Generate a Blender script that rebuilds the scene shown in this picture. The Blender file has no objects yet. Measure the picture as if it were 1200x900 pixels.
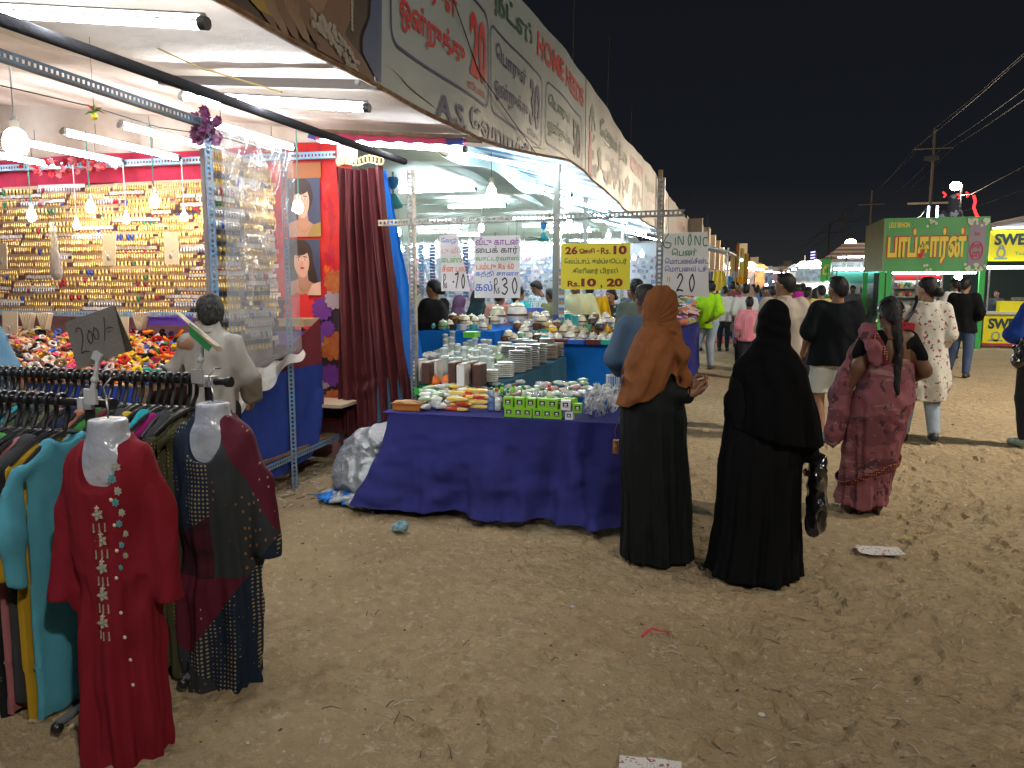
# Night bazaar lane: street-aligned world (X across the lane to the right, Y along the lane, Z up), metres
import bpy, math, random
import numpy as np
from mathutils import Vector, Matrix, Euler

random.seed(7)
RNG = np.random.default_rng(11)
sc = bpy.context.scene
COL = sc.collection
R = math.radians

# ---------------------------------------------------------------- camera
CAM = np.array([0.0, 0.0, 1.55])
YAW, PIT, FPX = R(15.7), R(-7.28), 924.0
cam_d = bpy.data.cameras.new('camera')
cam_d.sensor_fit = 'HORIZONTAL'; cam_d.sensor_width = 36.0; cam_d.lens = 36.0 * FPX / 1200.0
cam_d.clip_start = 0.05; cam_d.clip_end = 3000
cam = bpy.data.objects.new('camera', cam_d); COL.objects.link(cam)
cam.location = CAM; cam.rotation_euler = (math.pi / 2 + PIT, 0, YAW)
sc.camera = cam
# ---------------------------------------------------------------- view
sc.view_settings.view_transform = 'Standard'; sc.view_settings.look = 'None'
sc.view_settings.exposure = 0.0; sc.view_settings.gamma = 1.0
sc.view_settings.use_curve_mapping = False
sc.cycles.max_bounces = 6; sc.cycles.diffuse_bounces = 3; sc.cycles.glossy_bounces = 3
sc.cycles.transmission_bounces = 4; sc.cycles.transparent_max_bounces = 12
sc.cycles.caustics_reflective = False; sc.cycles.caustics_refractive = False
sc.cycles.sample_clamp_indirect = 4.0
sc.cycles.use_denoising = True
# ---------------------------------------------------------------- world: night sky
world = bpy.data.worlds.new('World'); sc.world = world; world.use_nodes = True
_nt = world.node_tree; _n = _nt.nodes; _n.clear()
_out = _n.new('ShaderNodeOutputWorld'); _bg = _n.new('ShaderNodeBackground')
_tc = _n.new('ShaderNodeTexCoord'); _sep = _n.new('ShaderNodeSeparateXYZ'); _cr = _n.new('ShaderNodeValToRGB')
_nt.links.new(_tc.outputs['Generated'], _sep.inputs[0]); _nt.links.new(_sep.outputs[2], _cr.inputs[0])
_nt.links.new(_cr.outputs[0], _bg.inputs[0]); _nt.links.new(_bg.outputs[0], _out.inputs[0])
_e = _cr.color_ramp.elements
_e[0].position = 0.0; _e[0].color = (0.024, 0.024, 0.025, 1)
_e[1].position = 0.42; _e[1].color = (0.0058, 0.0064, 0.0088, 1)
_m = _cr.color_ramp.elements.new(0.12); _m.color = (0.0080, 0.0095, 0.0128, 1)
_bg.inputs[1].default_value = 1.0
TUBE = 150.0      # radiance of a fluorescent tube
LAMP_E = 390.0   # street lamps
BULB = 150.0      # radiance of a warm bulb

# ---------------------------------------------------------------- pixel -> place helpers (1200x900 photograph)
_Rv = np.array([math.cos(YAW), math.sin(YAW), 0]); _Fv = np.array([-math.sin(YAW) * math.cos(PIT), math.cos(YAW) * math.cos(PIT), math.sin(PIT)])
_Uv = np.cross(_Rv, _Fv)
def _ray(px, py): return _Fv + _Rv * (px - 600) / FPX + _Uv * (450 - py) / FPX
def _pl(px, py, ax, v):
    d = _ray(px, py); return CAM + d * ((v - CAM[ax]) / d[ax])
def onX(px, py, v): return _pl(px, py, 0, v)
def onY(px, py, v): return _pl(px, py, 1, v)
def onZ(px, py, v=0.0): return _pl(px, py, 2, v)

# ---------------------------------------------------------------- vectorised value noise
def _hash(ix, iy, iz, seed):
    h = (ix.astype(np.int64) * 374761393 + iy.astype(np.int64) * 668265263 + iz.astype(np.int64) * 2147483647 + seed * 1274126177) & 0xFFFFFFFF
    h = ((h ^ (h >> 13)) * 1274126177) & 0xFFFFFFFF
    return ((h ^ (h >> 16)) & 0xFFFF) / 65535.0
def vn(p, freq=1.0, seed=0):
    """value noise in [-1,1] at points p (...,3); freq scalar or per-axis"""
    q = np.asarray(p, float) * np.asarray(freq, float)
    i = np.floor(q).astype(np.int64); f = q - i; f = f * f * (3 - 2 * f)
    r = 0
    for dx in (0, 1):
        wx = f[..., 0] if dx else 1 - f[..., 0]
        for dy in (0, 1):
            wy = f[..., 1] if dy else 1 - f[..., 1]
            for dz in (0, 1):
                wz = f[..., 2] if dz else 1 - f[..., 2]
                r = r + wx * wy * wz * _hash(i[..., 0] + dx, i[..., 1] + dy, i[..., 2] + dz, seed)
    return r * 2 - 1
def fbm(p, freq=1.0, oct=3, seed=0):
    a, s, r = 1.0, 0.0, 0
    fr = np.asarray(freq, float)
    for k in range(oct):
        r = r + a * vn(p, fr * 2 ** k, seed + k * 17); s += a; a *= .5
    return r / s

# ---------------------------------------------------------------- materials
MATS = {}
def _link(nt, a, b): nt.links.new(a, b)
def mat(name, col=(.5, .5, .5), rough=.7, metal=0.0, spec=.4, bump=None, var=None, alpha=None, trans=0, sheen=0, emit=None, coat=0, subsurf=0):
    """Principled material. bump=(scale, strength[, dist]); var=(scale, colour2, amount) mixes a second colour by noise."""
    if name in MATS: return MATS[name]
    m = bpy.data.materials.new(name); m.use_nodes = True; MATS[name] = m
    nt = m.node_tree; b = nt.nodes['Principled BSDF']
    b.inputs['Base Color'].default_value = (*col, 1); b.inputs['Roughness'].default_value = rough
    b.inputs['Metallic'].default_value = metal; b.inputs['Specular IOR Level'].default_value = spec
    if sheen: b.inputs['Sheen Weight'].default_value = sheen; b.inputs['Sheen Roughness'].default_value = .5
    if coat: b.inputs['Coat Weight'].default_value = coat
    if trans: b.inputs['Transmission Weight'].default_value = trans
    if alpha is not None: b.inputs['Alpha'].default_value = alpha
    if emit: b.inputs['Emission Color'].default_value = (*emit[0], 1); b.inputs['Emission Strength'].default_value = emit[1]
    tc = nt.nodes.new('ShaderNodeTexCoord')
    if var:
        nz = nt.nodes.new('ShaderNodeTexNoise'); nz.inputs['Scale'].default_value = var[0]; nz.inputs['Detail'].default_value = 5
        _link(nt, tc.outputs['Object'], nz.inputs['Vector'])
        mr = nt.nodes.new('ShaderNodeMapRange'); mr.inputs[1].default_value = .35; mr.inputs[2].default_value = .65; mr.inputs[4].default_value = var[2]
        _link(nt, nz.outputs[0], mr.inputs[0])
        mx = nt.nodes.new('ShaderNodeMixRGB'); mx.inputs[1].default_value = (*col, 1); mx.inputs[2].default_value = (*var[1], 1)
        _link(nt, mr.outputs[0], mx.inputs[0]); _link(nt, mx.outputs[0], b.inputs['Base Color'])
    if bump:
        nb = nt.nodes.new('ShaderNodeTexNoise'); nb.inputs['Scale'].default_value = bump[0]; nb.inputs['Detail'].default_value = 4
        _link(nt, tc.outputs['Object'], nb.inputs['Vector'])
        bp = nt.nodes.new('ShaderNodeBump'); bp.inputs['Strength'].default_value = bump[1]; bp.inputs['Distance'].default_value = bump[2] if len(bump) > 2 else .01
        _link(nt, nb.outputs[0], bp.inputs['Height']); _link(nt, bp.outputs[0], b.inputs['Normal'])
    return m
def cloth(name, col, rough=.85, **k):
    k.setdefault('bump', (350, .35, .002)); k.setdefault('spec', .2)
    k.setdefault('var', (9, tuple(c * .8 for c in col), .6))
    return mat(name, col, rough, **k)
def emis(name, col, strength):
    if name in MATS: return MATS[name]
    m = bpy.data.materials.new(name); m.use_nodes = True; MATS[name] = m
    nt = m.node_tree; nt.nodes.clear(); e = nt.nodes.new('ShaderNodeEmission'); o = nt.nodes.new('ShaderNodeOutputMaterial')
    e.inputs[0].default_value = (*col, 1); e.inputs[1].default_value = strength; _link(nt, e.outputs[0], o.inputs[0])
    return m
def spots(name, base, layers, rough=.8, bump=(350, .3, .002), coord='Object'):
    """cloth with printed motifs: layers = [(kind, scale xyz, colour, threshold)], kind voronoi | noise | checker | wave"""
    if name in MATS: return MATS[name]
    m = mat(name, base, rough, bump=bump, spec=.2); nt = m.node_tree; b = nt.nodes['Principled BSDF']
    tc = nt.nodes.new('ShaderNodeTexCoord'); prev = None
    for kind, scl, col, th in layers:
        mp = nt.nodes.new('ShaderNodeMapping'); mp.inputs['Scale'].default_value = scl; _link(nt, tc.outputs[coord], mp.inputs[0])
        if kind == 'voronoi':
            t = nt.nodes.new('ShaderNodeTexVoronoi'); t.inputs['Scale'].default_value = 1; t.inputs['Randomness'].default_value = .8; o = t.outputs['Distance']; less = True
        elif kind == 'grid':
            t = nt.nodes.new('ShaderNodeTexVoronoi'); t.inputs['Scale'].default_value = 1; t.inputs['Randomness'].default_value = .12; o = t.outputs['Distance']; less = True
        elif kind == 'noise':
            t = nt.nodes.new('ShaderNodeTexNoise'); t.inputs['Scale'].default_value = 1; t.inputs['Detail'].default_value = 3; o = t.outputs[0]; less = False
        elif kind == 'wave':
            t = nt.nodes.new('ShaderNodeTexWave'); t.inputs['Scale'].default_value = 1; t.inputs['Distortion'].default_value = 9; t.inputs['Detail'].default_value = 2.5; t.bands_direction = 'Z'; o = t.outputs['Fac']; less = False
        _link(nt, mp.outputs[0], t.inputs[0])
        mt = nt.nodes.new('ShaderNodeMath'); mt.operation = 'LESS_THAN' if less else 'GREATER_THAN'; mt.inputs[1].default_value = th
        _link(nt, o, mt.inputs[0])
        mx = nt.nodes.new('ShaderNodeMixRGB'); mx.inputs[2].default_value = (*col, 1); _link(nt, mt.outputs[0], mx.inputs[0])
        if prev: _link(nt, prev, mx.inputs[1])
        else: mx.inputs[1].default_value = (*base, 1)
        prev = mx.outputs[0]
    _link(nt, prev, b.inputs['Base Color'])
    return m

# ---------------------------------------------------------------- mesh collector
class MB:
    def __init__(s): s.v = []; s.f = []; s.m = []; s.n = 0
    def add(s, v, f, mi=0):
        v = np.asarray(v, float).reshape(-1, 3); n = s.n
        s.v.append(v); s.n += len(v)
        s.f.extend([tuple(i + n for i in q) for q in f]); s.m.extend([mi] * len(f)); return s
    def box(s, c, d, rot=None, mi=0, taper=1.0):
        x, y, z = d[0] / 2, d[1] / 2, d[2] / 2
        v = np.array([(-x, -y, -z), (x, -y, -z), (x, y, -z), (-x, y, -z), (-x * taper, -y * taper, z), (x * taper, -y * taper, z), (x * taper, y * taper, z), (-x * taper, y * taper, z)])
        if rot is not None: v = v @ np.array(Euler(rot).to_matrix()).T
        return s.add(v + np.array(c), [(0, 3, 2, 1), (4, 5, 6, 7), (0, 1, 5, 4), (1, 2, 6, 5), (2, 3, 7, 6), (3, 0, 4, 7)], mi)
    def bb(s, x0, x1, y0, y1, z0, z1, mi=0): return s.box(((x0 + x1) / 2, (y0 + y1) / 2, (z0 + z1) / 2), (x1 - x0, y1 - y0, z1 - z0), mi=mi)
    def tube(s, path, r, n=8, mi=0, cap=True, closed=False, flat=None):
        P = np.asarray(path, float); K = len(P); rr = np.full(K, r) if np.isscalar(r) else np.asarray(r, float)
        T = np.gradient(P, axis=0) if K > 2 else np.repeat((P[1:] - P[:1]), 2, 0)
        if closed: T = np.roll(P, -1, 0) - np.roll(P, 1, 0)
        T /= np.linalg.norm(T, axis=1)[:, None] + 1e-12
        u = np.cross(T[0], (0, 0, 1) if abs(T[0][2]) < .9 else (1, 0, 0)); u /= np.linalg.norm(u)
        a = np.linspace(0, 2 * math.pi, n, endpoint=False); V = []
        for k in range(K):
            u = u - T[k] * (u @ T[k]); u /= np.linalg.norm(u) + 1e-12; w = np.cross(T[k], u)
            fl = flat or (1, 1)
            V.append(P[k] + rr[k] * (np.outer(np.cos(a) * fl[0], u) + np.outer(np.sin(a) * fl[1], w)))
        F = []
        for k in range(K - 1 + (1 if closed else 0)):
            k2 = (k + 1) % K
            for i in range(n):
                j = (i + 1) % n; F.append((k * n + i, k * n + j, k2 * n + j, k2 * n + i))
        if cap and not closed: F.append(tuple(range(n))[::-1]); F.append(tuple((K - 1) * n + i for i in range(n)))
        return s.add(np.concatenate(V), F, mi)
    def lathe(s, c, prof, n=16, mi=0, sx=1, sy=1):
        prof = np.asarray(prof, float); a = np.linspace(0, 2 * math.pi, n, endpoint=False); V = []
        for r, z in prof: V.append(np.stack([r * np.cos(a) * sx + c[0], r * np.sin(a) * sy + c[1], np.full(n, z + c[2])], 1))
        F = []
        for k in range(len(prof) - 1):
            for i in range(n):
                j = (i + 1) % n; F.append((k * n + i, k * n + j, (k + 1) * n + j, (k + 1) * n + i))
        F.append(tuple(range(n))[::-1]); F.append(tuple((len(prof) - 1) * n + i for i in range(n)))
        return s.add(np.concatenate(V), F, mi)
    def ball(s, c, r, nu=12, nv=8, mi=0):
        r = (r, r, r) if np.isscalar(r) else r; V = [(0, 0, -1)]
        for j in range(1, nv):
            t = -math.pi / 2 + math.pi * j / nv
            for i in range(nu): p = 2 * math.pi * i / nu; V.append((math.cos(t) * math.cos(p), math.cos(t) * math.sin(p), math.sin(t)))
        V.append((0, 0, 1)); F = []
        for i in range(nu): F.append((0, 1 + (i + 1) % nu, 1 + i))
        for j in range(nv - 2):
            for i in range(nu):
                a = 1 + j * nu; F.append((a + i, a + (i + 1) % nu, a + nu + (i + 1) % nu, a + nu + i))
        a = 1 + (nv - 2) * nu; top = len(V) - 1
        for i in range(nu): F.append((a + i, a + (i + 1) % nu, top))
        return s.add(np.array(V) * np.array(r) + np.array(c), F, mi)
    def grid(s, P, mi=0, closed_u=False):
        """P: array (nu, nv, 3)"""
        nu, nv = P.shape[:2]; F = []
        for i in range(nu - (0 if closed_u else 1)):
            i2 = (i + 1) % nu
            for j in range(nv - 1): F.append((i * nv + j, i2 * nv + j, i2 * nv + j + 1, i * nv + j + 1))
        return s.add(P.reshape(-1, 3), F, mi)
    def poly(s, pts, thick, nrm, mi=0):
        """extruded polygon: pts 3-D outline, thickness along nrm"""
        P = np.asarray(pts, float); n = len(P); N = np.asarray(nrm, float) * thick
        v = np.concatenate([P, P + N]); F = [tuple(range(n))[::-1], tuple(range(n, 2 * n))] + [(i, (i + 1) % n, n + (i + 1) % n, n + i) for i in range(n)]
        return s.add(v, F, mi)
    def sheet(s, P, th=.003, mi=0, disp=None):
        """thick cloth: grid P (nu,nv,3) doubled by thickness along its normals"""
        du = np.gradient(P, axis=0); dv = np.gradient(P, axis=1); N = np.cross(du, dv); N /= np.linalg.norm(N, axis=2)[..., None] + 1e-9
        nu, nv = P.shape[:2]; A = (P + N * th / 2).reshape(-1, 3); B = (P - N * th / 2).reshape(-1, 3); o = nu * nv; F = []
        for i in range(nu - 1):
            for j in range(nv - 1):
                a = i * nv + j; F.append((a, a + nv, a + nv + 1, a + 1)); F.append((o + a, o + a + 1, o + a + nv + 1, o + a + nv))
        for i in range(nu - 1):
            a = i * nv; F.append((a, o + a, o + a + nv, a + nv)); a = i * nv + nv - 1; F.append((a, a + nv, o + a + nv, o + a))
        for j in range(nv - 1):
            a = j; F.append((a, a + 1, o + a + 1, o + a)); a = (nu - 1) * nv + j; F.append((a, o + a, o + a + 1, a + 1))
        return s.add(np.concatenate([A, B]), F, mi)
    def xf(s, mtx):
        A = np.array(mtx)
        s.v = [v @ A[:3, :3].T + A[:3, 3] for v in s.v]; return s
    def mesh(s, name, mats, smooth=True):
        V = np.concatenate(s.v) if s.v else np.zeros((0, 3))
        me = bpy.data.meshes.new(name); me.from_pydata(V.tolist(), [], s.f)
        for m in (mats if isinstance(mats, (list, tuple)) else [mats]): me.materials.append(m)
        if any(s.m): me.polygons.foreach_set('material_index', s.m)
        if smooth:
            me.polygons.foreach_set('use_smooth', [True] * len(me.polygons))
            if smooth != 2 and hasattr(me, 'set_sharp_from_angle'): me.set_sharp_from_angle(angle=R(38))
        me.update(); return me

def W(o):
    b = Matrix.LocRotScale(o.location, o.rotation_euler, o.scale)
    return W(o.parent) @ o.matrix_parent_inverse @ b if o.parent else b
def link(name, me, parent=None, local=False):
    o = bpy.data.objects.new(name, me); COL.objects.link(o)
    if parent is not None:
        o.parent = parent
        if not local: o.matrix_parent_inverse = W(parent).inverted()
    return o
def part(name, mb, mats, parent=None, smooth=True, local=False, stuff=False):
    o = link(name, mb.mesh(name, mats, smooth), parent, local)
    if stuff: o['kind'] = 'stuff'
    return o
def tag(o, label, cat, group=None, kind=None):
    o['label'] = label; o['category'] = cat
    if group: o['group'] = group
    if kind: o['kind'] = kind
    return o
def thing(name, label, cat, loc=(0, 0, 0), rz=0, group=None):
    o = bpy.data.objects.new(name, None); COL.objects.link(o); o.empty_display_size = .1
    o.location = loc; o.rotation_euler = (0, 0, rz); return tag(o, label, cat, group)
def struct(name, mb, mats, smooth=True, kind='structure', label=None):
    o = part(name, mb, mats, smooth=smooth); o['kind'] = kind
    if label: o['label'] = label
    return o
def single(name, mb, mats, label, cat, group=None, smooth=True):
    """a thing that is one mesh, its origin moved to its base"""
    V = np.concatenate(mb.v); c = (V.min(0) + V.max(0)) / 2; c[2] = V[:, 2].min()
    mb.v = [v - c for v in mb.v]
    o = part(name, mb, mats, smooth=smooth); o.location = c; return tag(o, label, cat, group)
def dup(root, loc=None, rz=None, label=None, group=None, scale=None, rot=None):
    r = root.copy(); COL.objects.link(r)
    if loc is not None: r.location = loc
    if rz is not None: r.rotation_euler = (0, 0, rz)
    if rot is not None: r.rotation_euler = rot
    if scale is not None: r.scale = (scale,) * 3 if np.isscalar(scale) else scale
    if label: r['label'] = label
    if group: r['group'] = group
    for ch in KIDS(root):
        c = ch.copy(); COL.objects.link(c); c.parent = r
        for g in KIDS(ch):
            d = g.copy(); COL.objects.link(d); d.parent = c
    return r
def KIDS(o): return [c for c in o.children]
def setmat(o, m):
    """own mesh data is shared; give this object its own material through the object slot"""
    o.material_slots[0].link = 'OBJECT'; o.material_slots[0].material = m

# ---------------------------------------------------------------- lettering
def text_mb(body, x0, x1, y0, y1, to3d, bold=0.0, depth=.002, mi=0, slant=0.0):
    """lettering mesh fitted in the box (x0..x1, y0..y1) of a plane; to3d maps (N,2)->(N,3) and returns also the plane normal"""
    c = bpy.data.curves.new('lettering', 'FONT'); c.body = body; c.size = 1; c.offset = bold; c.resolution_u = 3
    o = bpy.data.objects.new('lettering', c); me = bpy.data.meshes.new_from_object(o)
    n = len(me.vertices); v = np.zeros(n * 3); me.vertices.foreach_get('co', v); v = v.reshape(-1, 3)
    F = [tuple(p.vertices) for p in me.polygons]
    bpy.data.objects.remove(o); bpy.data.curves.remove(c); bpy.data.meshes.remove(me)
    mn, mx = v.min(0), v.max(0)
    u = (v[:, 0] - mn[0]) / (mx[0] - mn[0]); w = (v[:, 1] - mn[1]) / (mx[1] - mn[1])
    x = x0 + u * (x1 - x0) + slant * w * (y1 - y0); y = y0 + w * (y1 - y0)
    P, N = to3d(np.stack([x, y], 1))
    m = MB(); m.add(P + np.asarray(N) * depth, F, mi); return m
def merge(a, b):
    off = a.n
    for v in b.v: a.v.append(v)
    a.f.extend([tuple(i + off for i in q) for q in b.f]); a.m.extend(b.m); a.n += b.n; return a
def strokes(paths, w, to3d, depth=.002, mi=0):
    """pen strokes on a plane: each path a list of 2-D points, drawn as a flat ribbon of width w"""
    m = MB()
    for p in paths:
        p = np.asarray(p, float)
        if len(p) > 2:
            q = []
            for i in range(len(p) - 1):
                a = p[max(i - 1, 0)]; b = p[i]; c = p[i + 1]; d = p[min(i + 2, len(p) - 1)]
                for t in np.linspace(0, 1, 5)[:-1]:
                    q.append(.5 * ((2 * b) + (c - a) * t + (2 * a - 5 * b + 4 * c - d) * t * t + (3 * b - a - 3 * c + d) * t ** 3))
            q.append(p[-1]); p = np.array(q)
        T = np.gradient(p, axis=0); T /= np.linalg.norm(T, axis=1)[:, None] + 1e-9; N2 = np.stack([-T[:, 1], T[:, 0]], 1)
        L = p + N2 * w / 2; Q = p - N2 * w / 2; K = len(p)
        P3, N3 = to3d(np.concatenate([L, Q])); m.add(P3 + np.asarray(N3) * depth, [(i, i + 1, K + i + 1, K + i) for i in range(K - 1)], mi)
    return m

# ---------------------------------------------------------------- smooth blended solids (people, bags, sacks)
def surface_nets(F, org, h):
    """F: scalar field (negative inside) -> verts, quads"""
    ins = F < 0
    c = [ins[i:ins.shape[0] - 1 + i, j:ins.shape[1] - 1 + j, k:ins.shape[2] - 1 + k] for i in (0, 1) for j in (0, 1) for k in (0, 1)]
    s = sum(x.astype(np.int8) for x in c); act = (s > 0) & (s < 8)
    idx = np.full(act.shape, -1, np.int64); I = np.argwhere(act); idx[act] = np.arange(len(I))
    acc = np.zeros((len(I), 3)); cnt = np.zeros(len(I))
    def g(o): return F[I[:, 0] + o[0], I[:, 1] + o[1], I[:, 2] + o[2]]
    for ax in range(3):
        for a in (0, 1):
            for b in (0, 1):
                o0 = [0, 0, 0]; ot = [x for x in range(3) if x != ax]; o0[ot[0]] = a; o0[ot[1]] = b; o1 = list(o0); o1[ax] = 1
                f0, f1 = g(o0), g(o1); cr = (f0 < 0) != (f1 < 0)
                t = np.where(cr, f0 / np.where(cr, f0 - f1, 1), 0)
                p = np.tile(np.array(o0, float), (len(I), 1)); p[:, ax] += t
                acc[cr] += p[cr]; cnt[cr] += 1
    V = (I + acc / np.maximum(cnt, 1)[:, None]) * h + org
    Q = []
    for ax in range(3):
        sl0 = [slice(1, -1)] * 3; sl0[ax] = slice(0, -1); sl1 = [slice(1, -1)] * 3; sl1[ax] = slice(1, None)
        A, B = ins[tuple(sl0)], ins[tuple(sl1)]; E = np.argwhere(A != B)
        if not len(E): continue
        fl = A[E[:, 0], E[:, 1], E[:, 2]]
        E = E + 1; E[:, ax] -= 1
        ot = [(1, 2), (2, 0), (0, 1)][ax]
        def cell(da, db):
            q = E.copy(); q[:, ot[0]] -= da; q[:, ot[1]] -= db; return idx[q[:, 0], q[:, 1], q[:, 2]]
        q = np.stack([cell(1, 1), cell(0, 1), cell(0, 0), cell(1, 0)], 1)
        q[~fl] = q[~fl][:, ::-1]; Q.append(q)
    Q = np.concatenate(Q); Q = Q[(Q >= 0).all(1)]
    return V, Q
def rfold(A, n, seed, top=1.0):
    return lambda th, z: A * np.clip(top - z, 0, 1) * (.65 * np.sin(n * th + 1.7 * np.sin(1.3 * z + seed) + .9 * np.sin(3 * th + seed)) * (.65 + .45 * np.sin(2 * th + seed + z)) + .35 * np.sin(2.37 * n * th + 2.5 * np.sin(z * 2.2 + th)) + .25 * np.sin(4.1 * n * th - z * 3))
class SDF:
    """union of smooth blended shapes sampled on a grid"""
    def __init__(s, lo, hi, h):
        s.h = h; s.lo = np.array(lo, float); n = np.ceil((np.array(hi) - s.lo) / h).astype(int) + 1
        s.F = np.full(n, .3); s.n = n
    def _win(s, lo, hi):
        a = np.clip(np.floor((np.array(lo) - s.lo) / s.h).astype(int), 0, s.n); b = np.clip(np.ceil((np.array(hi) - s.lo) / s.h).astype(int) + 1, 0, s.n)
        if (b <= a).any(): return None, None
        g = np.stack(np.meshgrid(*[s.lo[k] + s.h * np.arange(a[k], b[k]) for k in range(3)], indexing='ij'), -1)
        return tuple(slice(a[k], b[k]) for k in range(3)), g
    def _put(s, sl, d, k, sub=False):
        A = s.F[sl]
        if sub:
            hh = np.clip(.5 - .5 * (A + d) / k, 0, 1); s.F[sl] = A * (1 - hh) - d * hh + k * hh * (1 - hh)
        else:
            hh = np.clip(.5 + .5 * (A - d) / k, 0, 1); s.F[sl] = A * (1 - hh) + d * hh - k * hh * (1 - hh)
    def cone(s, a, b, ra, rb=None, k=.02, sc=(1, 1, 1), sub=False):
        a = np.array(a, float); b = np.array(b, float); rb = ra if rb is None else rb; sc_ = np.array(sc, float)
        m = max(ra, rb) * max(1, *sc) + k + 2 * s.h
        sl, p = s._win(np.minimum(a, b) - m, np.maximum(a, b) + m)
        if sl is None: return s
        ba = b - a; L = max((ba * ba).sum(), 1e-9); t = np.clip(((p - a) @ ba) / L, 0, 1)
        q = (p - a - t[..., None] * ba) / sc_
        s._put(sl, (np.sqrt((q * q).sum(-1)) - (ra + (rb - ra) * t)) * min(1, *sc), k, sub); return s
    def chain(s, pts, rs, k=.015, sc=(1, 1, 1)):
        for i in range(len(pts) - 1): s.cone(pts[i], pts[i + 1], rs[i], rs[i + 1], k, sc)
        return s
    def ball(s, c, r, k=.02, sub=False):
        r = np.array((r, r, r) if np.isscalar(r) else r, float); c = np.array(c, float); m = r + k + 2 * s.h
        sl, p = s._win(c - m, c + m)
        if sl is None: return s
        q = (p - c) / r; l = np.sqrt((q * q).sum(-1)); s._put(sl, (l - 1) * min(r), k, sub); return s
    def column(s, prof, k=.02, folds=None):
        """prof rows (z, cx, cy, rx, ry); folds(theta, z) -> radial offset"""
        pr = np.array(prof, float); pr = pr[np.argsort(pr[:, 0])]
        m = .06 + k
        sl, p = s._win((min(pr[:, 1] - pr[:, 3]) - m, min(pr[:, 2] - pr[:, 4]) - m, pr[0, 0] - m), (max(pr[:, 1] + pr[:, 3]) + m, max(pr[:, 2] + pr[:, 4]) + m, pr[-1, 0] + m))
        z = p[..., 2]; zz = np.linspace(pr[0, 0], pr[-1, 0], 200)
        def I(c):
            y = np.interp(zz, pr[:, 0], pr[:, c]); kk = np.ones(9) / 9; y = np.convolve(np.pad(y, 4, 'edge'), kk, 'valid'); return np.interp(z, zz, y)
        dx = p[..., 0] - I(1); dy = p[..., 1] - I(2); rx = I(3); ry = I(4); th = np.arctan2(dy / ry, dx / rx)
        l = np.sqrt((dx / rx) ** 2 + (dy / ry) ** 2); rad = np.sqrt(dx * dx + dy * dy) + 1e-6
        d = rad - rad / np.maximum(l, 1e-3)
        if folds is not None: d = d - folds(th, z)
        d = np.maximum(d, np.maximum(pr[0, 0] - z, z - pr[-1, 0]))
        s._put(sl, d * .8, k); return s
    def cut(s, fn):
        g = np.stack(np.meshgrid(*[s.lo[k] + s.h * np.arange(s.n[k]) for k in range(3)], indexing='ij'), -1)
        s.F = np.maximum(s.F, fn(g)); return s
    def wrinkle(s, fn, band=.05):
        """displace the surface: fn(points)->offset (positive outwards)"""
        w = np.argwhere(np.abs(s.F) < band); p = w * s.h + s.lo
        s.F[w[:, 0], w[:, 1], w[:, 2]] -= fn(p); return s
    def out(s, relax=1):
        F = np.pad(s.F, 1, constant_values=.3); V, Q = surface_nets(F, s.lo - s.h * .0 - s.h, s.h)
        for _ in range(relax):
            e = np.concatenate([Q[:, [0, 1]], Q[:, [1, 2]], Q[:, [2, 3]], Q[:, [3, 0]]]); A = np.zeros_like(V); C = np.zeros(len(V))
            for i in (0, 1): np.add.at(A, e[:, i], V[e[:, 1 - i]]); np.add.at(C, e[:, i], 1)
            V = V * .5 + .5 * A / np.maximum(C, 1)[:, None]
        return V, Q
    def mb(s, mi=0, relax=1):
        V, Q = s.out(relax); m = MB(); m.add(V, Q.tolist(), mi); return m
# ================================================================ LIGHT THAT IS NOT IN A FIXTURE'S BUILDER: faint moonlight
moon = bpy.data.lights.new('moon', 'SUN'); moon.energy = 0.02; moon.angle = R(2); moon.color = (.8, .88, 1)
moon_o = bpy.data.objects.new('moon', moon); COL.objects.link(moon_o); moon_o.rotation_euler = (R(35), R(20), 0)

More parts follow.
